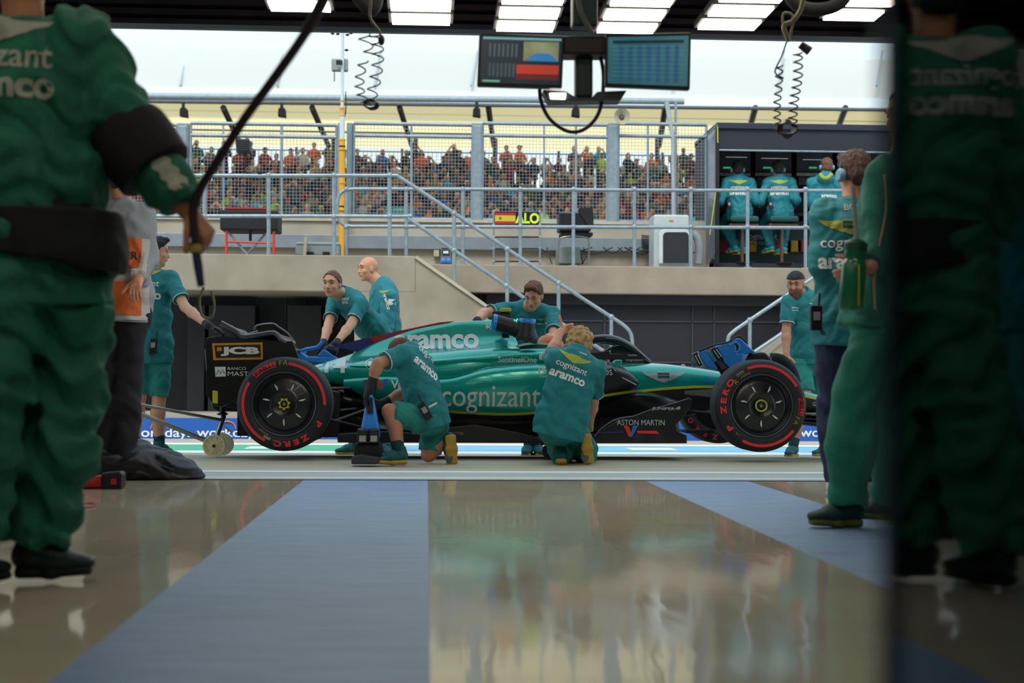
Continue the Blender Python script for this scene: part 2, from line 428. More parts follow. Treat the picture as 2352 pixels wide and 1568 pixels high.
strip('painted_line', gY(1086), gY(1083), -14, 16, M_white)
strip('painted_line', gY(1099), gY(1097.5), -14, 16, M_white)
strip('painted_line', gY(1043), gY(1037), -14, 16, M_white)
strip('painted_line', gY(1036.5), gY(1025), -14, at(900, 1030, 16).x, M_green)
strip('painted_line', gY(1036.5), gY(1025), at(900, 1030, 16).x, 16, M_blue)
strip('painted_line', gY(1033.5), gY(1028), at(560, 1030, 16).x, at(650, 1030, 16).x, M_white, .005)
strip('painted_line', gY(1033.5), gY(1028), at(1450, 1030, 16).x, at(1560, 1030, 16).x, M_white, .005)
strip('painted_line', gY(1024), gY(1020), -14, 16, M_white)
# far kerb wall with advert boards, recessed dark wall, slabs, stair block
struct('kerb_wall', MB().bx(-14, 16, 18.84, 21.4, -.4, .2), M_concl)
zL = at(600, 590, 19.6).z; zR = at(1400, 605, 20.9).z; DECK = (zL+zR)/2
xs = at(955, 590, 19.6).x
struct('platform_slab_left', MB().bx(-14, xs, 19.6, 22.3, at(600, 668, 19.6).z, DECK), M_conc, bevel=.015)
struct('platform_slab_right', MB().bx(xs, 16, 20.9, 22.3, at(1400, 675, 20.9).z, DECK), M_conc, bevel=.015)
sb = MB(); a0 = at(815, 668, 19.62); p1 = at(955, 592, 19.6); p2 = at(1118, 700, 19.6); p3 = at(1240, 790, 19.6)
sb.poly([(a0.x, .2), (a0.x, a0.z), (p1.x, a0.z), (p1.x, DECK-.01), (p2.x, p2.z), (p3.x, p3.z), (p3.x, .2)], 19.605, 20.7)
struct('stair_block', sb, M_conc)
cp_ = MB(); d_ = Vector((p3.x-p1.x, 0, p3.z-p1.z)).normalized()
cp_.obx((Vector((p1.x, 20.1, p1.z))+Vector((p3.x, 20.1, p3.z)))/2+Vector((0, 0, .012)), d_*((p3-p1).length/2), (0, .53, 0), Vector((-d_.z, 0, d_.x))*.02)
struct('stair_block_coping', cp_, mat('coping_concrete', 'b3a893', .8, bump=.2))
sr = MB(); q1 = at(1700, 870, 19.6); q2 = at(1880, 720, 19.6); q3 = at(2100, 600, 19.6)
sr.poly([(q1.x, .2), (q1.x, q1.z), (q2.x, q2.z), (q3.x, DECK-.2), (q3.x+1.5, DECK-.2), (q3.x+1.5, .2)], 19.7, 20.7)
struct('stair_block_right', sr, M_conc)
struct('wall_far', MB().bx(-14, 16, 21.2, 21.4, .2, DECK-.1), M_dark)
seam = MB()
for px in (590, 655, 700, 1250, 1388, 1590, 1640):
    p = at(px, 800, 21.19); seam.bx(p.x-.008, p.x+.008, 21.18, 21.2, .2, 1.75)
for py in (737, 831):
    z = at(1400, py, 21.19).z; seam.bx(at(1130, 700, 21.2).x, 9, 21.18, 21.2, z-.01, z+.01)
struct('trim_2', seam, mat('panel_seam', '3b3d48', .6))
lf = MB()
for x0, x1 in ((430, 470), (478, 585), (660, 738)): lf.pbx(x0, 700, x1, 945, 20.6, .5)
struct('recess_cladding', lf, mat('recess_black', '101018', .5, var=.2), bevel=.01)
struct('trim_3', MB().bx(at(1118, 690, 21).x, 16, 21.1, 21.2, at(1400, 700, 21.1).z, at(1400, 678, 21.1).z), mat('lintel_dark', '262530', .5))
# upper concrete wall behind the platform and the metal trunking on it
zt = at(1000, 506, 22.3).z
xw = at(1640, 550, 22.3).x
struct('parapet_wall', MB().bx(-14, xw, 22.3, 22.7, DECK-.8, zt), M_concl, bevel=.01)
struct('platform_deck_right', MB().bx(xw, 16, 22.3, 23.8, DECK-.4, DECK-.004), M_conc)
struct('parapet_wall', MB().bx(xw, 16, 23.8, 24.1, DECK-.8, zt), M_concl)
struct('parapet_coping', MB().bx(-14, xw, 22.26, 22.74, zt-.03, zt+.012), mat('coping_light', 'b7ad9b', .8))
trk = MB(); trk.pbx(300, 541, 1590, 572, 22.2, .1)
struct('cable_trunking', trk, mat('grey_trunking', '7f8890', .5, metal=.2, var=.1), bevel=.008)
# race track and far verge between the pit wall and the grandstand
struct('track_ground', MB().bx(-60, 70, 22.7, 90, -.6, -.3), mat('asphalt', '5a5b5c', .9))
# ---------------- garage shell
M_ceil = mat('garage_ceiling_dark', '22222c', .6, var=.15)
struct('ceiling', MB().bx(-5, 5, -4, 9.5, 3.3, 3.4), M_ceil)
M_gw = mat('garage_wall_panel', '123a3c', .45, var=.15)
struct('wall_left', MB().bx(-5.1, -5, -4, 9.42, 0, 3.3), M_gw)
struct('wall_right', MB().bx(5, 5.1, -4, 9.42, 0, 3.3), M_gw)
struct('wall_back', MB().bx(-5, 5, -4.1, -4, 0, 3.3), M_gw)
struct('door_pier_left', MB().bx(-5, -3.6, 9.42, 9.8, -.1, 3.3), M_conc)
struct('door_pier_right', MB().bx(4.4, 5, 9.42, 9.8, -.1, 3.3), M_conc)
hb = MB(); zb = at(1176, 79, 9.42).z
prof = []
for i in range(9):   # stacked shutter ribs above the opening
    z = zb+i*.062; prof += [(9.42, z), (9.36, z+.012), (9.36, z+.045), (9.42, z+.058)]
vs = [(x, y, z) for y, z in prof for x in (-5, 5)]
hb.add(vs, [(2*i, 2*i+1, 2*i+3, 2*i+2) for i in range(len(prof)-1)])
hb.bx(-5, 5, 9.42, 9.47, zb, 3.4)
M_shut = mat('shutter_ribs', '4a4550', .4, metal=.3, var=.1)
struct('shutter_header', hb, M_shut, fix=False)
struct('building_front', MB().bx(-14, 16, 9.5, 9.9, 3.3, 6.5), M_conc)
# ceiling light panels: rows of small warm LED panels under the ceiling near the door, plus added unseen ones further in
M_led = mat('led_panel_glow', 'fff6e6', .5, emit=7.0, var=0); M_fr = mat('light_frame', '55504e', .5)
LZ = 2.73
def light_panel(x, y, w_=.155, d_=.105, lab='added unseen ceiling light panel further inside the garage, brightening the foreground'):
    t = thing('ceiling_light', lab, 'ceiling light', (x, y, LZ), 'rows of ceiling light panels')
    MB().bx(x-w_, x+w_, y-d_, y+d_, LZ, LZ+.015).build('diffuser', M_led, t)
    MB().bx(x-w_-.02, x+w_+.02, y-d_-.02, y+d_+.02, LZ+.015, LZ+.05).build('frame', M_fr, t)
    MB().bx(x-.01, x+.01, y-.01, y+.01, LZ+.05, 3.3).build('hanger', M_fr, t)
def lp(px, py):
    d = CM @ Vector(((px-1176)/F, -(py-784)/F, -1.0)); t = (LZ-CP.z)/d.z; return CP+d*t
ORDN = ['first', 'second', 'third', 'fourth', 'fifth', 'sixth']
cols = [lp(688, 17), lp(967, 48), lp(1207, 64), lp(1440, 68), lp(1675, 60), lp(1960, 38)]
for i, c in enumerate(cols):
    nrow = 6 if i else 5
    for k in range(nrow):
        light_panel(c.x, c.y-.33*k, .17 if i < 5 else .15, lab='glowing white ceiling light panel, %s column from the left, %s row from the door' % (ORDN[i], ORDN[k]))
for y in (5.4, 3.6, 1.6):  # larger panels added out of view to light the foreground
    for x in (-2.6, -1.2, .3, 1.8): light_panel(x, y, .3, .14)
# ================================================================== PEOPLE
M_skin = mat('skin', 'd29778', .55, var=.07, scale=12)
M_skin2 = mat('skin_tanned', 'b07a60', .55, var=.07, scale=12)
M_lip = mat('lips', '9a5550', .5); M_eyew = mat('eye_white', '8a807a', .4); M_iris = mat('iris', '1a1512', .2)
M_teal = mat('team_shirt_teal', '0b7379', .75, var=.14, scale=9, bump=.25, bscale=160)
M_tealj = mat('team_jacket_teal', '0c7682', .65, var=.12, scale=9, bump=.2, bscale=120)
M_short = mat('team_shorts_teal', '187f78', .75, var=.12, scale=9, bump=.25, bscale=160)
M_suit = mat('race_suit_green', '176a50', .8, var=.22, scale=7, bump=.5, bscale=60)
M_suit2 = mat('race_suit_teal', '1a7a68', .8, var=.2, scale=7, bump=.4, bscale=70)
M_navy = mat('navy_trousers', '1b2547', .8, var=.15, scale=8, bump=.3)
M_blk = mat('dark_trousers', '15151f', .85, var=.2, scale=8, bump=.3)
M_glove = mat('black_glove', '14141c', .7, var=.2, bump=.3, bscale=120)
M_shoe = mat('teal_shoe_knit', '0d5458', .7, var=.25, scale=40, bump=.4, bscale=150)
M_shoed = mat('dark_green_shoe', '0c3a33', .7, var=.3, scale=40, bump=.4, bscale=150)
M_soley = mat('mustard_sole', 'a88a2c', .6, var=.15); M_soleg = mat('grey_sole_tread', '4d5a5e', .7, var=.2)
M_solew = mat('pale_sole', '9aa6a0', .6)
M_pr = mat('white_print', 'd6dede', .6, var=.03); M_pry = mat('lime_print', '9aa43a', .6, var=.08)
M_prs = mat('faded_print', 'a8ad9c', .7, var=.08)
M_h = {'brown': mat('brown_hair', '4a3028', .7, var=.4, scale=60, bump=.8, bscale=140), 'auburn': mat('auburn_hair', '6b3f2b', .7, var=.4, scale=60, bump=.8, bscale=140),
       'blonde': mat('blonde_hair', 'b08f58', .6, var=.4, scale=40, bump=.8, bscale=100), 'dark': mat('dark_hair', '1c1616', .7, var=.3, scale=60, bump=.8, bscale=140),
       'sandy': mat('sandy_hair', '6b4a38', .7, var=.3, scale=60, bump=.8, bscale=140)}
M_trim = mat('white_sleeve_trim', 'c5b8bc', .6)
UP = Vector((0, 0, 1))

def hand_prims(fd, w_, d, n, thumb, curl=.5, s=1., point=None, thumb_up=None, spread=0., r=.0088):
    d = Vector(d).normalized(); n = Vector(n); n = (n-d*n.dot(d)).normalized(); t = d.cross(n)*thumb
    for o in (.026, .009, -.009, -.026):
        fd.cap(w_+d*.008*s+t*o*.6*s, w_+d*.085*s+t*o*s, .0145*s, .0115*s, .012)
    fd.cap(w_-d*.02*s, w_+d*.02*s, .026*s, .022*s, .02)
    L = [(.042, .026, .021), (.046, .030, .022), (.042, .027, .021), (.033, .021, .018)]
    for i, o in enumerate((.028, .0095, -.0095, -.027)):
        p = w_+d*.088*s+t*o*s; a = 0; cu = curl if point is None or i != point else .05
        for j, l in enumerate(L[i]):
            a += cu*(.9, 1.15, .8)[j]*(1+.06*i)
            q = (d*math.cos(a)+n*math.sin(a)+t*(spread*(1.5-i)*.25 if j == 0 else 0)).normalized()
            p2 = p+q*l*s; rr = r*s*(1-.09*j)*(1 if i < 3 else .88)
            fd.cap(p, p2, rr, rr*.93, .004); p = p2
    p = w_+d*.022*s+t*.026*s
    tv = Vector(thumb_up).normalized() if thumb_up is not None else (t*.75+d*.65+n*.25*(1 if curl > .3 else .2)).normalized()
    p2 = p+tv*.042*s; fd.cap(p, p2, .0145*s, .011*s, .01)
    q = tv if thumb_up is not None else (tv+d*.45+n*.35*curl).normalized()
    p3 = p2+q*.033*s; fd.cap(p2, p3, .0105*s, .0095*s, .004)
    fd.cap(p3, p3+q*.022*s, .0095*s, .0085*s, .004)

def head_prims(fd, c, f, u, s_):
    ax = (s_, f, u)
    fd.ell(c+u*.022-f*.006, (.076, .095, .092), ax, .02)
    fd.ell(c-u*.05+f*.022, (.057, .068, .070), ax, .03)
    fd.ell(c-u*.103+f*.064, (.026, .02, .016), ax, .02)
    fd.cap(c+f*.086+u*.006, c+f*.104-u*.032, .008, .0125, .012)
    fd.cap(c+f*.096-u*.036+s_*.011, c+f*.096-u*.036-s_*.011, .008, .008, .008)
    fd.cap(c+f*.079+u*.032+s_*.045, c+f*.086+u*.03-s_*.0, .011, .010, .014)
    fd.cap(c+f*.079+u*.032-s_*.045, c+f*.086+u*.03, .011, .010, .014)
    for k in (-1, 1):
        fd.ell(c+f*.098+s_*.031*k+u*.010, (.019, .017, .012), ax, .012, sub=True)
        fd.cap(c+f*.079+s_*.019*k+u*.0195, c+f*.074+s_*.043*k+u*.0175, .0055, .0055, .006)
        fd.ell(c+s_*.077*k-u*.012-f*.004, (.008, .019, .031), ax, .006)
        fd.ell(c+f*.06+s_*.042*k-u*.028, (.018, .02, .018), ax, .02)
    fd.cap(c+f*.088-u*.062+s_*.018, c+f*.088-u*.062-s_*.018, .0085, .0085, .008)
def face_parts(c, f, u, s_, root, hair_m):
    for k in (-1, 1):
        e = MB().ball(c+f*.0765+s_*.031*k+u*.009, (.0125, .0125, .0085), 12, 8).build('eye', M_eyew, root, smooth=True)
        MB().ball(c+f*.0862+s_*.031*k+u*.0085, (.0058, .0058, .0058), 8, 6).build('pupil', M_iris, e, smooth=True)
        MB().tube([c+f*.0915+s_*.014*k+u*.033, c+f*.094+s_*.03*k+u*.037, c+f*.084+s_*.048*k+u*.032], [.003, .0045, .0025], 6).build('eyebrow', hair_m, root, smooth=True)
    MB().tube([c+f*.088-u*.063+s_*.024, c+f*.0975-u*.0615+s_*.008, c+f*.0975-u*.0615-s_*.008, c+f*.088-u*.063-s_*.024], [.002, .0048, .0048, .002], 6).build('mouth', M_lip, root, smooth=True)

def person(label, Y, j, front=(0, -1), look=None, lookup=None, top='tee', bottom='shorts', topm=None, botm=None, hair='brown', haircut='short', beard=0, skin=None,
           gloves=False, bulk=0., vox=.0085, hands=None, feet=None, shoem=None, solem=None, seedv=0, group=None, kind='person', wr=.006, headon=True, legs=True, cat='person', ssc=1., ns=None):
    P = {}
    for k, v in j.items(): P[k] = (at(v[0], v[1], v[2] if len(v) > 2 else Y) if not isinstance(v, Vector) else v)
    fr = Vector((front[0], front[1], 0)).normalized()
    skin = skin or M_skin; topm = topm or M_teal; botm = botm or M_short; shoem = shoem or M_shoe; solem = solem or M_soley
    pel, ch = P['pel'], P['chest']
    ax = (ch-pel).normalized(); side = fr.cross(UP).normalized()*-1     # person's left
    side = UP.cross(fr).normalized()
    base = Vector((pel.x, pel.y, 0))
    if 'anL' in P: base.z = min(P['anL'].z, P['anR'].z)-.09
    root = thing(kind, label, cat, base, group)
    shw = .175*ssc
    for k, sg in (('L', 1), ('R', -1)):
        if 'sh'+k not in P: P['sh'+k] = ch+ax*.03+side*sg*shw
        if 'hip'+k not in P: P['hip'+k] = pel-ax*.02+side*sg*.085
    sv = (P['shL']-P['shR']); sv = (sv-ax*sv.dot(ax)).normalized()
    hip_s = (P['hipL']-P['hipR']).normalized()
    neck0 = ch+ax*.10
    b = bulk
    # ---- body (skin), one continuous surface
    sk = Field()
    mid = (pel+ch)/2
    sk.ecap(pel, mid, .145, .095, .13, .09, hip_s, .04).ecap(mid, ch, .13, .09, .155, .10, sv, .05)
    sk.cap(neck0-ax*.03, P['head']-(UP*.04 if lookup is None else Vector(lookup)*.04), .066, .058, .03)
    for k in 'LR':
        sk.cap(ch+ax*.06, P['sh'+k], .055, .052, .04)
        if 'el'+k in P:
            sk.cap(P['sh'+k], P['el'+k], .052*ssc, .040*ssc, .02)
            e, w_ = P['el'+k], P['wr'+k]
            m_ = e+(w_-e)*.3
            sk.cap(e, m_, .041*ssc, .043*ssc, .02); sk.cap(m_, w_, .043*ssc, .027*ssc, .02)
        if legs and 'kn'+k in P:
            sk.cap(P['hip'+k], P['kn'+k], .08, .055, .03)
            kn, an = P['kn'+k], P['an'+k]; m_ = kn+(an-kn)*.32
            bk = -(fr if (feet or {}).get(k) is None else Vector(feet[k][0]))
            bk = (bk-(an-kn).normalized()*bk.dot((an-kn).normalized()))*.018
            sk.cap(kn, m_+bk, .055, .060, .02); sk.cap(m_+bk, an, .060, .038, .02)
            sk.cap(an, an-UP*.02, .038, .038)
    H = hands or {}
    hd = {}
    for k in 'LR':
        if 'wr'+k in P:
            d = (P['wr'+k]-P['el'+k]).normalized(); q = dict(n=fr, curl=.5); q.update(H.get(k, {}))
            dd = Vector(q.pop('d')) if 'd' in q else d; nn = Vector(q.pop('n')); th = q.pop('thumb', 1 if k == 'L' else -1)
            hd[k] = (P['wr'+k]+dd.normalized()*.01, dd, nn, th, q)
            bare = not gloves or (gloves != True and k not in gloves)
            if bare: hand_prims(sk, *hd[k][:4], **hd[k][4])
    lk = Vector(look if look else (fr.x, fr.y, 0)).normalized()
    u = Vector(lookup).normalized() if lookup else UP
    u = (u-lk*u.dot(lk)).normalized(); s_ = lk.cross(u)
    c = P['head']
    if headon: head_prims(sk, c, lk, u, s_)
    body = np_obj('body', sk.mesh(vox if gloves else min(vox, .0065)), skin, root)
    if headon:
        face_parts(c, lk, u, s_, root, M_h[hair])
        if haircut != 'none':
            hf = Field()
            if haircut == 'curly':
                hf.ell(c+u*.036-lk*.012, (.092, .105, .098), (s_, lk, u), .02)
                rr = random.Random(3)
                for _ in range(90):
                    a, e_ = rr.uniform(0, 6.28), rr.uniform(-.7, 1.4)
                    q = s_*math.cos(a)*math.cos(e_)*.092+lk*math.sin(a)*math.cos(e_)*.102+u*math.sin(e_)*.1
                    hf.ell(c+u*.036-lk*.012+q, (.02, .02, .02), None, .008)
                hf.cut(c, (lk*.8-u*.55)); 
                hf.cuts[-1] = (V3(c+lk*.045-u*.0), V3((lk*.85-u*.5).normalized())); hf.cut(c-u*.085, -u)
                np_obj('hair', hf.mesh(.006), M_h[hair], root)
            else:
                t_ = {'short': .004, 'crop': .000, 'full': .001}[haircut]; hh = {'short': .08, 'crop': .09, 'full': .082}[haircut]
                hf.ell(c+u*.027-lk*.008, (.082+t_, .102+t_, .098+t_), (s_, lk, u), .02)
                hf.ell(c-u*.02-lk*.05, (.068+t_, .056+t_, .06), (s_, lk, u), .02)
                hf.cuts.append((V3(c+lk*.072+u*hh), V3((lk*.79-u*.61).normalized())))
                if haircut == 'full': hf.ell(c+u*.072+lk*.008, (.077, .096, .062), (s_, lk, u), .02).cap(c+lk*.066+u*.108+s_*.035, c+lk*.075+u*.108-s_*.03, .018, .026, .03)
                hf.cut(c-u*.075, -u); hf.cn = .010
                # clear of the ears and temples
                np_obj('hair', hf.mesh(.0055, noise=.0055 if haircut == 'full' else .004, nscale=2.0, stretch=(1.6, 1.6, .8)), M_h[hair], root)
        if beard:
            bf = Field(); bf.ell(c-u*.062+lk*.028, (.064, .076, .074), (s_, lk, u), .02); bf.ell(c-u*.105+lk*.062, (.038, .034, .03*beard), (s_, lk, u), .02)
            bf.ell(c-u*.052+lk*.1, (.02, .03, .011), (s_, lk, u), .008, sub=True)
            bf.cn = .006; bf.cuts.append((V3(c-u*.03+lk*.04), V3((u*.9-lk*.25).normalized()))); bf.cut(c-lk*.01, -lk)
            np_obj('beard', bf.mesh(.006, noise=.003, nscale=2.), M_h['auburn' if beard > 1 else hair], root)
    # ---- upper clothing
    tf = Field(); g = .016+b
    hem = P.get('hem'); low = pel-ax*.10 if hem is None else hem
    tf.ecap(low, pel+ax*.04, .168+g, .118+g*1.1, .158+g, .108+g, hip_s, .04, endcut=None)
    tf.ecap(pel+ax*.02, mid, .155+g, .104+g, .148+g, .104+g, hip_s*.5+sv*.5, .05)
    tf.ecap(mid, ch, .148+g, .104+g, .168+g, .112+g, sv, .05)
    tf.cap(neck0-ax*.05, neck0-ax*.0, .088+b*.5, .074+b*.5, .05)
    for k in 'LR':
        tf.cap(ch+ax*.055, P['sh'+k], .064+b*.7, .062+b*.7, .05); tf.cap(neck0-ax*.01, P['sh'+k]+ax*.01, .06, .05, .05)
        if 'el'+k in P:
            sh, el = P['sh'+k], P['el'+k]
            if top == 'tee':
                e2 = sh+(el-sh)*.72; tf.cap(sh, e2, .066+b, .062+b, .025, endcut=0.)
            else:
                tf.cap(sh, el, .065+b, .056+b, .03); tf.cap(el, P['wr'+k]-(P['wr'+k]-el).normalized()*.01, .056+b, .040+b*.6, .02, endcut=0.)
    tf.cut(low-ax*.03, -ax)
    shirt = np_obj('jacket' if top != 'tee' else 'polo_shirt', tf.mesh(vox, noise=wr+b*.12, nscale=ns or (.9 if b < .02 else .6)), topm, root)
    if top == 'tee':
        for k in 'LR':
            if 'el'+k in P:
                sh, el = P['sh'+k], P['el'+k]; dd = (el-sh).normalized(); e2 = sh+(el-sh)*.72
                MB().lathe([(.0625+b, -.007), (.066+b, -.007), (.066+b, .0015), (.0625+b, .0015)], e2, dd, 28, close=True).build('sleeve_trim', M_trim, root, smooth=True)
    nd = ((P['head']-u*.05)-neck0).normalized()
    MB().lathe([(.070, -.012), (.080, -.024), (.077, .022), (.069, .022)], neck0+nd*.026, nd, 28, close=True).build('collar', topm if top != 'tee' else mat('navy_collar', '0a3f48', .7), root, smooth=True)
    # ---- lower clothing
    if legs and 'knL' in P:
        lf_ = Field()
        lf_.ecap(pel-ax*.05, pel+ax*.05, .160+b, .112+b, .150+b, .104+b, hip_s, .04)
        for k in 'LR':
            kn, an, hp = P['kn'+k], P['an'+k], P['hip'+k]
            if bottom == 'shorts':
                lf_.cap(hp, hp+(kn-hp)*1.0, .098+b, .078+b, .03, endcut=-.02)
            else:
                lf_.cap(hp, kn, .096+b, .070+b, .03); mk = kn+(an-kn)*.35; lf_.cap(kn, mk, .072+b*1.1, .082+b, .03); lf_.cap(mk, an-(an-kn).normalized()*-.01, .082+b, .058+b*.9, .03, endcut=0.)
        np_obj('shorts' if bottom == 'shorts' else 'trousers', lf_.mesh(vox, noise=wr*1.2+b*.2, nscale=ns or (.8 if b < .02 else .5)), botm, root)
        for k in 'LR':
            ff, fu = (feet or {}).get(k, (fr, UP)); shoe(P['an'+k], ff, fu, root, shoem, solem)
            if bottom == 'shorts':
                an = P['an'+k]; dn = (P['kn'+k]-an).normalized()
                MB().lathe([(.040, -.03), (.046, -.03), (.0475, .05), (.041, .052)], an+dn*.02, dn, 24, close=True).build('sock', mat('dark_teal_sock', '06383c', .9), root, smooth=True)
    for k in 'LR':
        if k in hd and gloves and (gloves is True or k in gloves):
            gf = Field(); hand_prims(gf, *hd[k][:4], r=.0102, **hd[k][4]); d0 = (P['wr'+k]-P['el'+k]).normalized()
            gf.cap(P['wr'+k]-d0*.045, P['wr'+k]+d0*.01, .036, .030, .015)
            np_obj('glove', gf.mesh(.005), M_glove, root)
    if gloves and gloves is not True and not any(k in gloves for k in 'LR'): pass
    return dict(root=root, P=P, shirt=shirt, body=body, side=side, fr=fr, ax=ax, head=c, lk=lk, u=u, s=s_)

def shoe(an, fwd, up, root, m, ms):
    f = Vector(fwd).normalized(); u = Vector(up); u = (u-f*u.dot(f)).normalized(); s = f.cross(u)
    sh = Field()
    sh.ecap(an-f*.03-u*.042, an+f*.06-u*.042, .040, .042, .046, .040, s, .03)
    sh.ecap(an+f*.05-u*.05, an+f*.155-u*.062, .047, .036, .040, .020, s, .03)
    sh.cap(an-f*.008+u*.01, an-f*.01-u*.03, .046, .044, .02)
    sh.cuts.append((V3(an+u*.035), V3((u*.95-f*.25).normalized()))); sh.cut(an-u*.086, -u)
    o = np_obj('shoe', sh.mesh(.006), m, root)
    so = Field(); so.ecap(an-f*.04-u*.088, an+f*.045-u*.088, .042, .019, .036, .019, s, .02, pw=3.).ecap(an+f*.05-u*.088, an+f*.15-u*.084, .038, .019, .043, .016, s, .02, pw=3.)
    np_obj('sole', so.mesh(.006), ms, o)
    l = MB()
    for i in range(4):
        q = an+f*(.035+.022*i)+u*(.004-.013*i); l.tube([q-s*.022-u*.004, q+u*.006, q+s*.022-u*.004], .0032, 6)
    l.build('laces', mat('lace', '7fa3a0', .7), o, smooth=True)
    return o
def jersey(pr, c, r_, u_, w_=.24, badge=True, m=None, lines=('cognizant', 'aramco'), dy=.085, m2=None, txt=None):
    m = m or M_pr; ob = [pr['shirt']]; r_ = Vector(r_); u_ = Vector(u_); c = Vector(c)
    if badge: wings(c+u_*dy, w_*.95, r_, u_, M_pry, pr['shirt'], ob, m2, txt, name='winged_badge')
    if lines[0]: write(lines[0], c, w_*.9, r_, u_, m, pr['shirt'], ob, .01)
    if lines[1]: write(lines[1], c-u_*dy, w_, r_, u_, m, pr['shirt'], ob, .035)
def radio(c, r_, u_, n, root):
    r_, u_, n = Vector(r_).normalized(), Vector(u_).normalized(), Vector(n).normalized()
    b = MB().obx(c, r_*.03, u_*.065, n*.018).build('radio', M_black, root, bevel=.005)
    MB().obx(Vector(c)+n*.019+u_*.01, r_*.018, u_*.022, n*.002).build('radio_screen', mat('radio_grey', '8b8d92', .4), b)
    MB().tube([Vector(c)+u_*.06+r_*.015, Vector(c)+u_*.13+r_*.02], .006, 8).build('antenna', M_black, b)
def headset(pr, shell='0f6f78'):
    c, s, u, f = pr['head'], pr['s'], pr['u'], pr['lk']
    M = mat('headset_teal', shell, .4)
    b = MB().tube([c+s*.088*math.cos(a)+u*(.125*math.sin(a)) for a in [math.pi*i/14 for i in range(15)]], .009, 8).build('headset_band', M_black, pr['root'], smooth=True)
    for k in (-1, 1): MB().lathe([(.02, 0), (.036, .005), (.038, .022), (.028, .034)], c+s*.074*k-u*.01, s*k, 20).build('earcup', M, pr['root'], smooth=True)

# ---- mechanic with the outstretched arm behind the rear wing
YA = 13.1
A = person('mechanic seen from behind in teal shorts, black glove on the rear wing', YA,
    dict(pel=(346, 800), chest=(345, 660), head=(360, 578), shR=(392, 640), shL=(300, 645), elR=(425, 705, 12.9), wrR=(478, 747, 12.5), elL=(285, 710), wrL=(290, 775),
         knR=(365, 915), anR=onf(366, 13.1, .10), knL=(320, 910), anL=onf(308, 13.2, .10)), front=(-.1, 1), look=(.95, .25, -.1), hair='dark', haircut='full', gloves='R',
    hands={'R': dict(n=(0, .2, -1), curl=.45, d=(.9, 0, -.35))}, feet={'R': ((.35, .9, 0), UP), 'L': ((-.1, 1, 0), UP)}, bulk=.004)
jersey(A, at(333, 655, YA), (1, 0, 0), UP, .31, dy=.1)
radio(at(352, 795, YA-.16), (1, 0, 0), (.1, 0, 1), (0, -1, 0), A['root'])
# ---- leaning mechanic behind the engine cover
YB = 13.9
B = person('mechanic in teal polo leaning over the engine cover, both gloved hands down', YB,
    dict(pel=(895, 805, 14.2), chest=(805, 695, 13.95), head=(763, 652, 13.75), shR=(768, 695, 14.1), shL=(830, 700, 13.7), elL=(806, 745, 13.55), wrL=(770, 790, 13.2), elR=(755, 745, 13.8), wrR=(742, 790, 13.3),
         knL=(880, 920, 13.9), anL=onf(873, 13.8, .10), knR=(850, 930, 14.3), anR=onf(812, 14.2, .10)), front=(-.85, -.45), look=(-.35, -.93, -.05), hair='sandy', haircut='crop', gloves=True,
    hands={'L': dict(n=(-.3, .3, -1), curl=.7, d=(-.9, -.1, -.45)), 'R': dict(n=(.3, 0, -1), curl=.6, d=(.2, -.5, -.8))}, feet={'L': ((.6, -.8, 0), UP), 'R': ((-.95, -.3, 0), UP)})
write('SIMPLE', at(806, 688, 13.9), .1, (.9, -.35, 0), (0, 0, 1), M_pr, B['shirt'], [B['shirt']], .02)
write('EPOS', at(806, 696, 13.9), .08, (.9, -.35, 0), (0, 0, 1), M_pr, B['shirt'], [B['shirt']], .02)
# ---- bald mechanic in overalls
YD = 15.0
D_ = person('bald mechanic with stubble in teal overalls looking left behind the leaning mechanic', YD,
    dict(pel=(893, 815), chest=(882, 677), head=(846, 617), shR=(868, 680, 15.3), shL=(893, 683, 14.8), elL=(888, 752, 14.75), wrL=(862, 795, 14.7), elR=(860, 755, 15.3), wrR=(845, 800, 15.2),
         knL=(890, 920), anL=onf(885, 15, .1), knR=(905, 925), anR=onf(905, 15.1, .1)), front=(-.92, -.3), look=(-.9, -.42, -.05), haircut='none', hair='dark', top='jacket', bottom='trousers', topm=M_tealj, botm=M_tealj, bulk=.012,
    hands={'L': dict(curl=.9)})
write('aramco', at(905, 700, 14.9), .16, (.25, -.2, -.9), (.9, -.3, .3), M_pr, D_['shirt'], [D_['shirt']], .03)
lay('sleeve_patch', [(-.03, -.03), (.03, -.03), (.03, .03), (-.03, .03)], [(0, 1, 2, 3)], at(893, 692, 14.6), (1, -.2, 0), UP, M_pr, D_['shirt'], [D_['shirt']])
wings(at(872, 668, 14.6), .12, (1, -.2, 0), (-.1, 0, 1), M_pry, D_['shirt'], [D_['shirt']])
# ---- kneeling mechanic at the rear wheel
YK = 11.25
K = person('crouching mechanic in teal shorts reaching down beside the rear tyre', YK,
    dict(pel=(985, 950), chest=(950, 838), head=(922, 812, 11.55), lo=(0, 0), shL=(925, 815, 11.1), shR=(975, 845, 11.5), elL=(868, 835, 10.95), wrL=(852, 883, 10.95), elR=(930, 900, 11.75), wrR=(880, 925, 11.7),
         hipL=(975, 965, 11.15), knL=(895, 945, 11.05), anL=onf(916, 11.05, .115), hipR=(1000, 975, 11.4), knR=onf(985, 11.35, .07), anR=(1031, 1012, 11.35), hem=(990, 975)),
    front=(-.75, .65), look=(-.8, .35, -.6), lookup=(-.5, .3, .8), hair='auburn', haircut='crop', gloves=True, skin=M_skin2,
    hands={'L': dict(n=(.6, -.3, 0), curl=.35, d=(-.3, 0, -1)), 'R': dict(curl=.8)}, feet={'L': ((-.85, -.3, 0), UP), 'R': ((.08, .12, -1), (-.15, 1, .12))}, bulk=.008, vox=.007, wr=.005)
nK = (Vector((.35, -.9, .25))).normalized()
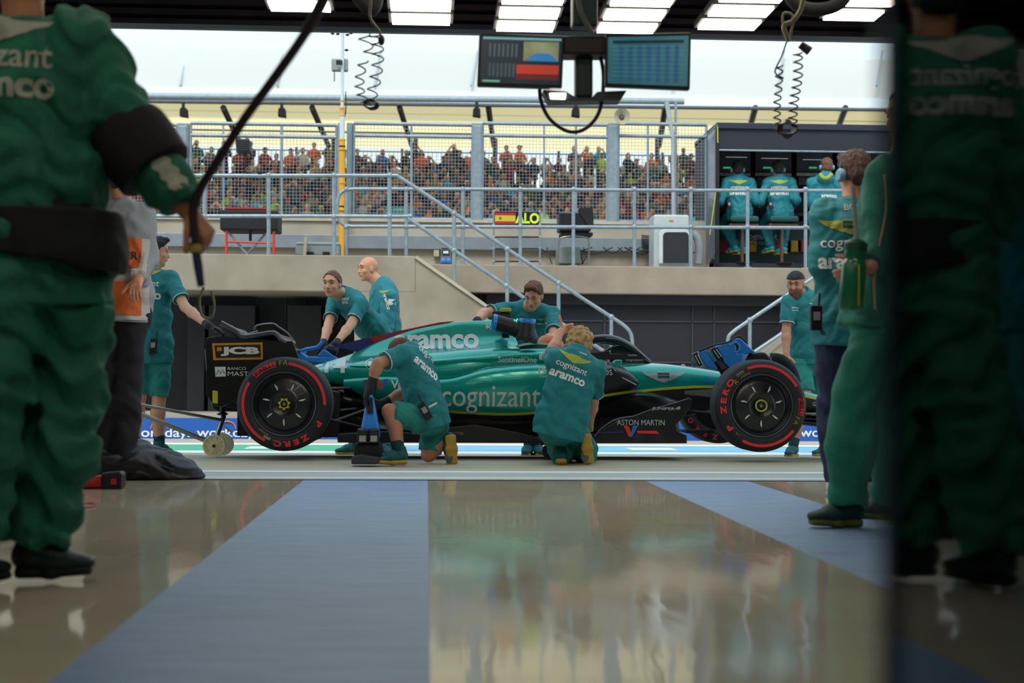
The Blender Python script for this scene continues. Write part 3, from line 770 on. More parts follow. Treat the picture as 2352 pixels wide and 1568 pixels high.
jersey(K, at(990, 835, 11.15), (.82, -.05, -.5), (.5, .1, .82), .27, badge=False, dy=-0)if 0 else None
write('cognizant', at(996, 826, 11.1), .23, (.72, .25, -.62), (.62, 0, .78), M_pr, K['shirt'], [K['shirt']], .01)
write('aramco', at(982, 848, 11.1), .25, (.72, .25, -.62), (.62, 0, .78), M_pr, K['shirt'], [K['shirt']], .035)
radio(at(976, 944, 11.0), (.85, 0, .5), (-.5, 0, .85), (.1, -1, 0), K['root'])
MB().tube([at(985, 935, 10.98), at(1004, 925, 10.98)], .007, 8).build('marker_pen', M_pr, K['root'])
def knee_sole(an, root):     # tread pattern of a sole turned to the camera
    s_ = MB(); 
    s_.ball(an+Vector((0, -.088, -.115)), (.03, .004, .045), 14, 8); s_.ball(an+Vector((0, -.088, -.02)), (.022, .004, .05), 14, 8)
    s_.build('grey_tread', M_soleg, root, smooth=True)
# ---- kneeling blond mechanic at the cockpit
YF = 11.2
Fm = person('kneeling mechanic with curly blond hair, back turned, thumb raised', YF,
    dict(pel=(1290, 965), chest=(1318, 845), head=(1333, 795, 11.35), shL=(1278, 828, 11.15), shR=(1368, 850, 11.25), elL=(1266, 812, 11.36), wrL=(1287, 762, 11.52), elR=(1362, 925, 11.45), wrR=(1355, 968, 11.6),
         hipL=(1265, 985, 11.3), hipR=(1320, 985, 11.3), knL=onf(1292, 11.75, .09), anL=(1288, 1040, 11.3), knR=onf(1345, 11.7, .07), anR=(1341, 1010, 11.3), hem=(1282, 995)),
    front=(.15, .98), look=(.35, .9, -.1), hair='blonde', haircut='curly', vox=.007, bulk=.012, wr=.005,
    hands={'L': dict(n=(.5, -.8, 0), curl=1.3, d=(.75, .6, .35), thumb_up=(-.22, 0, 1), thumb=-1, s=.95), 'R': dict(curl=.8)},
    feet={'L': ((.1, .85, -.5), (0, .5, .85)), 'R': ((.14, .12, -1), (-.12, 1, .12))}, bottom='trousers', botm=M_short)
rF = Vector((.93, .05, -.36)); uF = Vector((.36, .05, .93))
jersey(Fm, at(1311, 845, 11.1), rF, uF, .27, dy=.075)
write('JUNIPER', at(1340, 812, 11.1), .06, rF, uF, M_pr, Fm['shirt'], [Fm['shirt']], .02)
for pr, k in ((K, 'R'), (Fm, 'R')): knee_sole(pr['P']['an'+k]+Vector((0, 0, 0)), pr['root'])
# ---- mechanic behind the car with the cooling duct
YE = 13.6
E = person('mechanic with brown hair behind the cockpit looking down at the airbox', YE,
    dict(pel=(1225, 835, 13.9), chest=(1212, 728, 13.65), head=(1226, 678, 13.4), shR=(1165, 712), shL=(1268, 722), elR=(1112, 718, 13.4), wrR=(1094, 738, 13.1), elL=(1272, 775, 13.3), wrL=(1236, 782, 13.0),
         knL=(1232, 930, 13.9), anL=onf(1236, 14.0, .10), knR=(1222, 935, 14.0), anR=onf(1214, 14.0, .10)), front=(0, -1), look=(-.35, -.8, -.5), lookup=(-.1, -.5, .9), hair='auburn', haircut='full', gloves=True,
    hands={'R': dict(n=(0, .3, -1), curl=.9, d=(.2, -.2, -.95)), 'L': dict(n=(0, -1, 0), curl=1.0, d=(-.9, -.2, -.2))}, feet={'L': ((.1, -1, 0), UP), 'R': ((-.25, -1, 0), UP)}, bulk=.006)
wings(at(1244, 733, 13.5), .09, (1, 0, 0), UP, M_pry, E['shirt'], [E['shirt']])
write('cognizant', at(1244, 743, 13.5), .085, (1, 0, 0), UP, M_pr, E['shirt'], [E['shirt']], .02)
MB().tube([at(1233, 777, 13.02), at(1238, 786, 13.02)], .02, 10).build('watch', M_black, E['root'])
# ---- bearded mechanic with the backwards cap
YG = 14.2
G = person('bearded mechanic in a backwards black cap behind the front wheel', YG,
    dict(pel=(1862, 805), chest=(1848, 700), head=(1828, 652, 14.1), shR=(1812, 695, 14.1), shL=(1886, 698, 14.3), elR=(1806, 760, 14.05), wrR=(1806, 815, 13.95), elL=(1900, 765, 14.3), wrL=(1895, 820, 14.2),
         knR=(1850, 905, 14.1), anR=onf(1822, 14.0, .10), knL=(1880, 905, 14.3), anL=onf(1902, 14.3, .10)), front=(-.35, -.93), look=(-.45, -.85, -.2), hair='brown', haircut='none', beard=1.3, skin=M_skin2,
    hands={'R': dict(curl=.7)}, feet={'R': ((-.5, -.86, 0), UP), 'L': ((-.9, -.35, 0), UP)}, bulk=.006)
cf = Field(); c, lk, u, s_ = G['head'], G['lk'], G['u'], G['s']
cf.ell(c+u*.035-lk*.004, (.086, .104, .092), (s_, lk, u), .02).cut(c+u*.046, -(u*.99-lk*.12))
cap_o = np_obj('cap', cf.mesh(.006), mat('cap_black', '101117', .7), G['root'])
MB().obx(c-lk*.125-u*.0, s_*.05, lk*.045-u*.02, u*.003).build('cap_peak', mat('peak_teal', '0b4a50', .7), cap_o, bevel=.01)
write('EPOS', c+u*.062+lk*.09, .06, s_, u, M_pr, cap_o, [cap_o], .02)
wings(at(1868, 690, 14.1), .06, (1, -.3, 0), UP, M_pry, G['shirt'], [G['shirt']])
write('cognizant', at(1868, 697, 14.1), .07, (1, -.3, 0), UP, M_pr, G['shirt'], [G['shirt']], .02)
write('SIMPLE', at(1826, 706, 14.0), .06, (1, -.3, 0), UP, M_pr, G['shirt'], [G['shirt']], .02)
write('TROTTER', at(1826, 712, 14.0), .06, (1, -.3, 0), UP, M_pr, G['shirt'], [G['shirt']], .02)
# ---- headset man in teal sweatshirt and navy trousers
YH = 8.0
Hm = person('team member in teal sweatshirt and navy trousers with a headset, back turned', YH,
    dict(pel=(1948, 740), chest=(1955, 525), head=(1965, 400), shL=(1893, 490), shR=(2030, 495), elL=(1885, 610, 7.95), wrL=(1922, 690, 8.2), elR=(2045, 620), wrR=(2050, 720),
         knL=(1915, 930), anL=onf(1925, 8.0, .1), knR=(1985, 930), anR=onf(1990, 8.1, .1)), front=(.1, 1), look=(-.25, .95, -.15), hair='brown', haircut='full', top='sweat', bottom='trousers', topm=M_tealj, botm=M_navy, bulk=.01, wr=.006,
    shoem=mat('white_shoe', 'c0c0bc', .6), solem=M_solew)
jersey(Hm, at(1965, 558, 7.8), (1, .05, 0), UP, .34, dy=.1, m2=mat('badge_line_teal', '0a4a4e', .7), txt='ASTON MARTIN')
write('BOSS', at(1975, 470, 7.8), .11, (1, 0, 0), UP, M_prs, Hm['shirt'], [Hm['shirt']], .02)
headset(Hm, '6f9fb5')
radio(at(1874, 730, 7.85), (1, 0, 0), (0, 0, 1), (0, -1, 0), Hm['root'])
# ---- team member with the drinks bottle, half hidden by the glass
YI = 6.4
I_ = person('team member in padded teal race suit holding a green bottle', YI,
    dict(pel=(2020, 690), chest=(2062, 440), head=(2088, 262), shL=(2036, 410, 6.3), shR=(2085, 400, 6.7), elL=(2032, 560, 6.25), wrL=(1996, 612, 6.12), elR=(2095, 560), wrR=(2070, 640),
         knL=(1962, 920, 6.35), anL=onf(1948, 6.36, .11), knR=(2040, 930, 6.7), anR=onf(2045, 6.8, .1)), front=(-1, -.1), look=(-.95, -.1, -.2), hair='sandy', haircut='crop', top='suit', bottom='trousers', topm=M_suit2, botm=M_suit2, bulk=.024, wr=.007,
    hands={'L': dict(n=(-.1, .9, 0), curl=.75, d=(-.9, .1, -.35), thumb=-1)}, feet={'L': ((-1, -.05, 0), UP), 'R': ((-1, .1, 0), UP)}, shoem=M_shoed, solem=mat('olive_sole', '5f6a24', .6), vox=.0075)
MB().tube(smooth_line([at(2030, 400, 6.15), at(2034, 480, 6.14), at(2018, 570, 6.13), at(2008, 640, 6.13), at(2010, 710, 6.15)], 5), .006, 8).build('white_piping', mat('piping_cream', 'b8a58c', .6), I_['root'], smooth=True)
# ---- foreground mechanic in the green suit
YJ = 4.67
Jm = person('large foreground figure in a baggy green race suit gripping a hanging cable', YJ,
    dict(pel=(85, 610), chest=(62, 190), head=(50, -60), shR=(182, 95, 4.7), shL=(-60, 95, 4.6), elR=(318, 345, 4.7), wrR=(428, 478, 4.66), elL=(-120, 350), wrL=(-90, 520),
         hipR=(150, 640, 4.7), hipL=(20, 640, 4.6), knR=(150, 930, 4.7), anR=onf(85, 4.62, .12), knL=(-35, 930, 4.5), anL=onf(-90, 4.4, .12)), front=(-.12, 1), hair='dark', top='suit', bottom='trousers', topm=M_suit, botm=M_suit, bulk=.045, wr=.011, ns=.8, vox=.009,
    hands={'R': dict(n=(0, .5, -1), curl=1.0, d=(.6, .1, -.75), thumb=-1, s=1.05)}, feet={'R': ((.95, .15, 0), UP), 'L': ((.5, .8, 0), UP)}, shoem=mat('dark_boot', '0c2a2a', .5, var=.3), solem=mat('boot_sole', '0b1114', .6), ssc=1.05, skin=mat('skin_warm', 'b9805a', .6))
write('cognizant', at(-52, 116, 4.4), .36, (1, 0, 0), UP, M_prs, Jm['shirt'], [Jm['shirt']], .015, hscale=1.1)
write('aramco', at(-32, 185, 4.4), .325, (1, 0, 0), UP, M_prs, Jm['shirt'], [Jm['shirt']], .04)
wings(at(-45, 34, 4.4), .32, (1, 0, 0), UP, M_prs, Jm['shirt'], [Jm['shirt']], off=.005)
bj = MB(); 
bf = Field(); bf.ecap(at(105, 590, YJ), at(95, 500, YJ), .247, .205, .242, .20, (1, 0, 0), .03, pw=2.2); bf.cut(at(95, 488, YJ), (0, 0, 1)); bf.cut(at(95, 600, YJ), (-.15, 0, -1))
np_obj('black_waistband', bf.mesh(.009, noise=.003), mat('belt_black', '060b10', .8), Jm['root'])
ep = Field(); e0 = Jm['P']['elR']; w0 = Jm['P']['wrR']; s0 = Jm['P']['shR']
ep.cap(e0+(s0-e0)*.08, e0+(w0-e0)*.38, .128, .122, .03, endcut=0.)
np_obj('elbow_pad', ep.mesh(.009, noise=.002), mat('elbow_black', '07060c', .8), Jm['root'])
for i, t in enumerate((.52, .67, .82)):
    p = e0+(w0-e0)*t; lay('sleeve_print', [(.025*math.cos(a*.785), .03*math.sin(a*.785)) for a in range(8)], [tuple(range(8))], p+Vector((.02, 0, .03)), (w0-e0), Vector((.6, 0, .8)), M_prs, Jm['shirt'], [Jm['shirt']])
# ---- track photographer / marshal behind him in grey with an orange bib
YM = 9.35
Mm = person('person in grey sweatshirt, orange bib and dark trousers, half hidden on the left', YM,
    dict(pel=(272, 690), chest=(282, 520), head=(270, 405), shR=(322, 500), shL=(215, 500), elR=(335, 590), wrR=(318, 640, 9.15), elL=(190, 600), wrL=(200, 680),
         knR=(288, 860), anR=onf(282, 9.4, .1), knL=(240, 860), anL=onf(235, 9.4, .1)), front=(.1, 1), hair='brown', top='sweat', bottom='trousers', topm=mat('grey_sweatshirt', '8f969f', .8, var=.12, bump=.3), botm=M_blk, bulk=.022, wr=.007,
    shoem=M_shoed)
vb = [(-.15, -.22), (.15, -.22), (.15, .16), (-.15, .16)]
Mor = mat('bib_orange', 'd0692a', .7, var=.12); Mwh = mat('bib_white', 'b9b6b4', .7)
lay('bib', [(-.17, -.29), (.17, -.29), (.17, .2), (-.17, .2)], [(0, 1, 2, 3)], at(265, 620, 9.1), (1, 0, 0), UP, Mwh, Mm['root'], [Mm['shirt']], .012)
lay('bib_panel', [(-.15, -.26), (.13, -.26), (.13, -.06), (-.15, -.06)], [(0, 1, 2, 3)], at(265, 620, 9.1), (1, 0, 0), UP, Mor, Mm['root'], [Mm['shirt']], .018)
lay('bib_panel', [(-.15, .02), (.13, .02), (.13, .2), (-.15, .2)], [(0, 1, 2, 3)], at(265, 620, 9.1), (1, 0, 0), UP, Mor, Mm['root'], [Mm['shirt']], .018)
write('PIONEER', at(258, 583, 9.1), .26, (1, 0, 0), UP, mat('bib_black', '1a1a20', .7), Mm['root'], [Mm['shirt']], .03, off=.022)
# ================================================================== THE RACING CAR
def ramp_curve(n, fc, pts):
    c = fc.mapping.curves[0]
    while len(c.points) > 2: c.points.remove(c.points[1])
    c.points[0].location = pts[0]; c.points[-1].location = pts[-1]
    for p in pts[1:-1]: c.points.new(*p)
    for p in c.points: p.handle_type = 'AUTO'
    fc.mapping.update()
def livery(name, line, Yl, xcut=None):
    """teal paint above a lime coach line, bare carbon below it; line given along the flank"""
    m = bpy.data.materials.new(name); m.use_nodes = True; n = m.node_tree; L = n.links.new; b = n.nodes['Principled BSDF']
    g = n.nodes.new('ShaderNodeNewGeometry'); s = n.nodes.new('ShaderNodeSeparateXYZ'); L(g.outputs['Position'], s.inputs[0])
    P = [at(a, c, Yl) for a, c in line]; x0, x1 = P[0].x, P[-1].x; z0, z1 = 0., 1.2
    def mth(op, *a):
        x = n.nodes.new('ShaderNodeMath'); x.operation = op
        for i, q in enumerate(a):
            if isinstance(q, (int, float)): x.inputs[i].default_value = q
            else: L(q, x.inputs[i])
        return x.outputs[0]
    t = mth('DIVIDE', mth('SUBTRACT', s.outputs[0], x0), x1-x0)
    fc = n.nodes.new('ShaderNodeFloatCurve'); L(t, fc.inputs['Value']); ramp_curve(n, fc, [((p.x-x0)/(x1-x0), p.z/1.2) for p in P])
    dz = mth('SUBTRACT', s.outputs[2], mth('MULTIPLY', fc.outputs[0], 1.2))
    up = mth('GREATER_THAN', dz, .010); yl = mth('MULTIPLY', mth('LESS_THAN', mth('ABSOLUTE', dz), .0105), mth('GREATER_THAN', s.outputs[0], at(960, 930, Yl).x))
    if xcut is not None: up = mth('MULTIPLY', up, mth('LESS_THAN', s.outputs[0], xcut))
    m1 = n.nodes.new('ShaderNodeMixRGB'); L(up, m1.inputs[0]); m1.inputs[1].default_value = lin('0d0b0f'); m1.inputs[2].default_value = lin('0ca091')
    m2 = n.nodes.new('ShaderNodeMixRGB'); L(yl, m2.inputs[0]); L(m1.outputs[0], m2.inputs[1]); m2.inputs[2].default_value = lin('b9b52c')
    L(m2.outputs[0], b.inputs['Base Color']); L(mth('MULTIPLY', up, .45), b.inputs['Metallic']); L(mth('SUBTRACT', .42, mth('MULTIPLY', up, .14)), b.inputs['Roughness'])
    L(mth('MULTIPLY', up, .8), b.inputs['Coat Weight']); b.inputs['Coat Roughness'].default_value = .08
    return m
LINE = [(700, 868), (780, 890), (850, 920), (940, 941), (1030, 946), (1215, 949), (1260, 940), (1370, 912), (1450, 900), (1560, 890), (1640, 888), (1760, 895), (1960, 935)]
M_car = livery('car_flank_paint', LINE, 12.1)
M_nose = livery('car_nose_paint', LINE, 12.5)
M_tealc = mat('car_teal_paint', '0ca091', .28, metal=.45, var=.03, coat=.8)
M_carb = mat('carbon_black', '0e0c10', .42, var=.25, scale=30)
M_carbs = mat('carbon_satin', '17151a', .35, var=.2, scale=20, coat=.3)
M_lime = mat('lime_paint', 'b7b530', .45, var=.05)
M_logo = mat('logo_silver', 'c3c9c6', .45, var=.03)
M_logd = mat('logo_white', 'd5dada', .5, var=.03)
YC = 12.7
car = thing('racing_car', 'teal and black open-wheel racing car with red-marked tyres, raised on jacks in the pit lane', 'racing car', (at(1176, 1018, YC).x, YC, 0))
def ring(px, Yx, half, bot):   # half: (dy, py) top centre to bottom edge ; mirrored
    X = at(px, 850, Yx).x; zs = [(dy, at(px, py, YC-dy).z) for dy, py in half]
    r = [(X, YC-dy, z) for dy, z in zs]+[(X, YC+dy, z) for dy, z in reversed(zs[1:] if zs[0][0] < .001 else zs)]
    return r
EC = [(695, [(0, 846), (.02, 847), (.07, 850), (.12, 856), (.10, 866)]),
      (725, [(0, 837), (.03, 839), (.10, 844), (.17, 852), (.15, 872)]),
      (780, [(0, 821), (.03, 824), (.12, 832), (.24, 844), (.21, 885)]),
      (820, [(0, 806), (.03, 810), (.12, 824), (.28, 840), (.25, 888)]),
      (865, [(0, 785), (.03, 790), (.12, 814), (.33, 838), (.30, 890)]),
      (950, [(0, 757), (.035, 762), (.12, 797), (.42, 833), (.36, 900)]),
      (1050, [(0, 740), (.04, 745), (.13, 792), (.47, 817), (.40, 900)]),
      (1110, [(0, 737), (.05, 742), (.15, 790), (.50, 812), (.40, 900)]),
      (1150, [(0, 739), (.07, 745), (.15, 785), (.50, 810), (.40, 900)]),
      (1190, [(0, 775), (.07, 780), (.17, 795), (.50, 811), (.40, 900)])]
ec = loft_mb([ring(p, 12.5, h, 0) for p, h in EC], 8, 4).build('engine_cover', M_car, car, smooth=True)
MO = [(1150, [(0, 800), (.16, 800), (.26, 808), (.30, 850), (.28, 960)]),
      (1260, [(0, 798), (.18, 798), (.28, 806), (.32, 850), (.30, 965)]),
      (1300, [(0, 822), (.16, 816), (.27, 822), (.32, 850), (.30, 965)]),
      (1400, [(0, 836), (.14, 834), (.26, 842), (.30, 880), (.28, 965)]),
      (1480, [(0, 833), (.12, 835), (.23, 848), (.27, 885), (.24, 962)]),
      (1560, [(0, 838), (.11, 840), (.19, 852), (.23, 885), (.20, 952)]),
      (1660, [(0, 852), (.10, 855), (.16, 864), (.19, 890), (.16, 938)]),
      (1780, [(0, 878), (.09, 881), (.13, 888), (.15, 905), (.13, 940)]),
      (1880, [(0, 903), (.08, 906), (.11, 911), (.13, 925), (.11, 948)]),
      (1955, [(0, 925), (.05, 927), (.08, 931), (.09, 937), (.07, 948)])]
mono = loft_mb([ring(p, 12.5, h, 0) for p, h in MO], 8, 4).build('monocoque', M_nose, car, smooth=True)
def pod(sgn):
    S = [(790, .30, 868, 885, 905), (880, .42, 862, 893, 926), (960, .55, 866, 908, 946), (1030, .64, 868, 905, 950), (1110, .69, 848, 890, 953), (1200, .71, 838, 884, 953), (1300, .71, 836, 880, 945), (1380, .69, 839, 872, 925), (1440, .64, 852, 874, 905), (1464, .58, 872, 880, 888)]
    R = []
    for px, w_, t, m_, b_ in S:
        X = at(px, 870, YC-w_+.05).x; z = lambda py, dy: at(px, py, YC-dy).z
        zi = z(t, w_-.1)+(.015 if px > 1050 else -.035)
        R.append([(X, YC-sgn*.22, zi), (X, YC-sgn*(w_-.16), zi-.005), (X, YC-sgn*(w_-.05), z(t+2, w_-.05)), (X, YC-sgn*(w_-.01), z((t*2+m_)/3, w_)), (X, YC-sgn*w_, z(m_, w_)), (X, YC-sgn*(w_-.02), z((m_+b_)/2, w_)), (X, YC-sgn*(w_-.08), z(b_, w_-.05)), (X, YC-sgn*(w_-.22), z(b_+22, w_-.1)), (X, YC-sgn*.22, z(b_+25, w_-.1))])
    return loft_mb(R, 8, 3)
xc = at(1368, 870, 12.05).x
M_pod = livery('sidepod_paint', LINE, 12.05, xc)
pods = pod(1).build('sidepod', M_pod, car, smooth=True); pod(-1).build('sidepod', M_pod, car, smooth=True)
# upper flank crease: sculpted gully between engine cover and pod
fl = []
for px, dy, t, b_ in ((800, .27, 832, 905), (900, .40, 832, 900), (1000, .48, 824, 900), (1100, .54, 816, 890), (1200, .58, 808, 880), (1300, .55, 812, 880), (1380, .45, 836, 880)):
    X = at(px, 850, 12.2).x; z = lambda py: at(px, py, YC-dy).z
    fl.append([(X, YC-.1, z(t)), (X, YC-dy+.06, z(t)), (X, YC-dy, z(t+8)), (X, YC-dy+.03, z(t+22)), (X, YC-dy+.04, z(b_)), (X, YC-.1, z(b_)), (X, YC+.1, z(b_)), (X, YC+dy-.04, z(b_)), (X, YC+dy-.03, z(t+22)), (X, YC+dy, z(t+8)), (X, YC+dy-.06, z(t)), (X, YC+.1, z(t))])
shl = loft_mb(fl, 8, 3).build('upper_flank', M_tealc, car, smooth=True)
# underbody and floor
ub = []
for px, w_, t, b_ in ((760, .25, 900, 1000), (850, .42, 915, 1004), (1000, .55, 935, 1006), (1250, .60, 935, 1008), (1450, .52, 900, 1010), (1570, .30, 915, 1012)):
    X = at(px, 980, 12.2).x; z = lambda py: at(px, py, 12.2).z
    ub.append([(X, YC-w_+.1, z(t)), (X, YC-w_, z(t+20)), (X, YC-w_+.06, z((t+b_)/2)), (X, YC-w_, z(b_)), (X, YC+w_, z(b_)), (X, YC+w_-.06, z((t+b_)/2)), (X, YC+w_, z(t+20)), (X, YC+w_-.1, z(t))])
und = loft_mb(ub, 6, 2).build('underbody', M_carbs, car, smooth=True)
fb = MB(); Yf = 11.93
fb.ppoly([(775, 996), (900, 990), (1000, 1000), (1230, 1003), (1360, 996), (1500, 1004), (1577, 1004), (1577, 1018), (775, 1016)], Yf, 1.54)
fb.build('floor_edge', M_carb, car, bevel=.008)
ew = MB(); ew.ppoly([(1000, 985), (1090, 975), (1150, 985), (1225, 1000), (1225, 1014), (1000, 1014)], 11.9, .015); ew.build('edge_wing', M_carb, car, bevel=.004)
write('TROTTER', at(1046, 995, 11.89), .13, (1, 0, 0), UP, mat('grey_print', '777a78', .6), car, None, .01)
# forward floor fence with the maker's lettering
fe = MB(); fe.ppoly([(1362, 1018), (1366, 1004), (1385, 985), (1420, 965), (1452, 955), (1500, 938), (1552, 924), (1584, 913), (1590, 918), (1588, 930), (1572, 956), (1552, 975), (1556, 990), (1578, 1000), (1578, 1018)], 11.86, .03)
fen = fe.build('floor_fence', M_carbs, car, bevel=.006)
MB().tube(smooth_line([at(1366, 1003, 11.85), at(1380, 985, 11.85), at(1412, 964, 11.85), at(1450, 956, 11.85)], 5), .006, 6).build('fence_edge', mat('slate_edge', '596070', .4), fen, smooth=True)
write('ASTON MARTIN', at(1472, 970, 11.85), .375, (1, 0, 0), UP, M_logo, fen, None, .0, height=.043)
write('JUNIPER', at(1524, 939, 11.85), .18, (1, 0, -.02), UP, M_logo, fen, None, .012, height=.028)
q = at(1556, 938, 11.85); jb = MB()
for a, b_ in ((0, 0), (.013, .008), (.013, -.004), (.026, .012), (.026, 0)): jb.bx(q.x-.01+a-.005, q.x-.01+a+.005, 11.845, 11.85, q.z+b_-.005, q.z+b_+.005)
jb.build('pixel_mark', M_logo, fen)
def vmark(c, s, parent):   # red and blue V
    c = Vector(c); y = c.y
    a = MB(); a.poly([(c.x-s, c.z+s*.75), (c.x-s*.35, c.z+s*.75), (c.x+.05*s, c.z-s*.2), (c.x-s*.1, c.z-s*.75), (c.x-s*.3, c.z-s*.75)], y-.003, y)
    a.build('red_mark', mat('mark_red', 'd9332c', .5), parent)
    b_ = MB(); b_.poly([(c.x+s*.25, c.z+s*.75), (c.x+s, c.z+s*.75), (c.x+s*.15, c.z-s*.75), (c.x-s*.1, c.z-s*.75), (c.x+.05*s, c.z-s*.2)], y-.003, y)
    b_.build('blue_mark', mat('mark_blue', '2f6fc0', .5), parent)
vmark(at(1449, 990, 11.85), .058, fen)
MB().ppoly([(1370, 992), (1430, 989), (1434, 994), (1370, 996)], 11.852, .004).build('blue_stripe', mat('stripe_navy', '1d2a6a', .5), fen)
MB().ppoly([(1463, 989), (1508, 989), (1515, 996), (1465, 995)], 11.852, .004).build('red_stripe', mat('stripe_red', 'e03b2c', .5), fen)
# lettering along the flank
RT = (1, 0, 0)
allb = [ec, mono, pods, shl]
write('aramco', at(1003, 783, 12.4), .70, (1, 0, .02), UP, M_logd, car, [ec], .035, height=.125, off=.009)
write('14', at(769, 838, 12.35), .185, RT, UP, M_logd, car, [ec, pods, shl], .03, height=.125, off=.009)
write('cognizant', at(1128, 918, 12.0), .78, RT, UP, M_logo, car, [pods], .004, height=.22, off=.008)
write('SentinelOne', at(1189, 825, 12.1), .31, RT, UP, M_logd, car, [shl, pods], .02, off=.008)
hb_ = MB(); q = at(1246, 818, 12.06)
for i, (h0, h1) in enumerate(((-.02, .018), (-.028, .028), (-.01, .01), (-.028, .028), (-.02, .018))): hb_.bx(q.x-.02+i*.011-.0035, q.x-.02+i*.011+.0035, q.y, q.y+.03, q.z+h0, q.z+h1)
hb_.build('bar_mark', M_logd, car)
write('PR', at(1249, 850, 12.0), .085, RT, UP, mat('logo_cream', '9fb8a0', .5), car, [pods], .03)
write('NA', at(1249, 864, 12.0), .06, RT, UP, mat('logo_cream', '9fb8a0', .5), car, [pods], .01, hscale=.6)
write('EPOS', at(1388, 855, 12.0), .135, RT, UP, M_logo, car, [pods], .0)
write('ARLEY', at(1378, 833, 12.0), .125, RT, UP, M_logo, car, None, .02, height=.02)
vmark(at(877, 882, 12.05), .055, car)
write('Va', at(911, 883, 12.1), .095, RT, UP, M_logd, car, [pods, shl], .03)
q = at(850, 835, 12.3)   # hexagon badge
hx = [(q.x+.045*math.sin(i*math.pi/3), q.z+.05*math.cos(i*math.pi/3)) for i in range(6)]; hi = [(q.x+.038*math.sin(i*math.pi/3), q.z+.042*math.cos(i*math.pi/3)) for i in range(6)]
lay('hexagon_badge', [(a-q.x, b_-q.z) for a, b_ in hx+hi], [(i, (i+1) % 6, (i+1) % 6+6, i+6) for i in range(6)], q, RT, UP, M_logd, car, [ec, pods, shl], seg=.02)
lay('hexagon_core', [(.022*math.cos(a*.785), .024*math.sin(a*.785)) for a in range(8)], [tuple(range(8))], q, RT, UP, M_logd, car, [ec, pods, shl], seg=.02)
write('BOMBA', at(1136, 750, 12.6), .14, (1, 0, -.02), UP, M_logd, car, [ec], .03)
wings(at(1527, 863, 12.4), .37, (1, 0, 0), UP, mat('badge_silver', 'a9afb4', .4, metal=.3), car, [mono], mat('badge_green', '1a4d4a', .4), 'ASTON MARTIN')
write('NexGen', at(1453, 815, 12.4), .075, RT, UP, M_logo, car, None, .0, height=.018)
write('cognizant', at(1457, 827, 12.4), .14, RT, UP, M_logo, car, None, .0, height=.024)
write('GIRARD-PE', at(1893, 932, 12.55), .19, (1, 0, -.2), UP, M_logo, car, [mono], .0, height=.032)
# airbox, fin, headrest, mirror
ab = MB(); ab.tube([at(1152, 768, YC), at(1168, 768, YC)], [.12, .11], 20); ab.build('air_intake', M_carb, car, smooth=True)
fin = MB(); fin.ppoly([(748, 799), (848, 774), (862, 789), (820, 809), (790, 799)], YC-.006, .012); fo = fin.build('fin_blue_panel', mat('fin_navy', '14286e', .4), car)
f2 = MB(); f2.ppoly([(848, 774), (1010, 740), (1045, 737), (1000, 752), (862, 790)], YC-.006, .012); f2.build('fin_red_panel', mat('fin_red', '9e1f2c', .4), car)
hr = []
for px, t in ((1183, 806), (1190, 797), (1225, 791), (1262, 794), (1272, 808)):
    X = at(px, 800, 12.5).x; z = at(px, t, 12.5).z; hr.append([(X, YC-.24, z-.06), (X, YC-.24, z), (X, YC-.18, z+.02), (X, YC+.18, z+.02), (X, YC+.24, z), (X, YC+.24, z-.06)])
loft_mb(hr, 4, 1).build('cockpit_surround', mat('headrest_green', '0a4a33', .45), car, smooth=True)
hm = MB().ball(at(1262, 803, YC), (.13, .12, .13), 20, 12).build('driver_helmet', mat('helmet_orange', 'c8642a', .3), car, smooth=True)
MB().lathe([(.132, -.02), (.134, 0), (.132, .02)], at(1262, 803, YC), (0, 0, 1), 24, close=True).build('visor_band', mat('helmet_blue', '1f6fb0', .3), hm, smooth=True)
# halo
ha = []
hpts = [(1300, 800, -.30), (1340, 785, -.32), (1385, 777, -.28), (1420, 782, -.20), (1455, 802, -.09), (1490, 832, 0)]
for sg in (1, -1):
    MB().tube(smooth_line([at(a, b_, YC+sg*c_*1.0) if sg == 1 else Vector((at(a, b_, YC+c_).x, YC-c_, at(a, b_, YC+c_).z)) for a, b_, c_ in hpts], 6), [.032]*25+[.026]*6, 14).build('halo', mat('halo_black', '1b1c24', .25, coat=.5), car, smooth=True)
MB().tube([at(1400, 800, YC), at(1345, 832, YC-.22)], .012, 8).build('halo_strut', M_carb, car)
cs = MB(); cs.ppoly([(1405, 795), (1425, 792), (1462, 812), (1494, 832), (1400, 832)], YC-.08, .16); cs.build('cockpit_screen', M_carbs, car, bevel=.006)
sw = MB(); sw.ppoly([(1330, 812), (1400, 806), (1404, 825), (1330, 828)], YC-.28, .03); sw.build('cockpit_rim', M_carb, car, bevel=.004)
mi = MB(); mi.ppoly([(1406, 834), (1412, 826), (1430, 826), (1428, 838), (1412, 845)], 12.0, .1); mi.build('mirror', M_tealc, car, bevel=.012)
MB().tube([at(1408, 845, 12.05), at(1425, 865, 12.05), at(1462, 884, 12.05)], .006, 6).build('mirror_stay', mat('stay_grey', '9aa0a8', .4), car, smooth=True)
cb = MB(); cb.pbx(1400, 812, 1432, 826, 12.45, .06); cb.build('camera_pod', M_black, car, bevel=.006)
MB().ball(at(1569, 840, YC), (.02, .02, .015)).build('pitot_cap', M_trim, car, smooth=True)
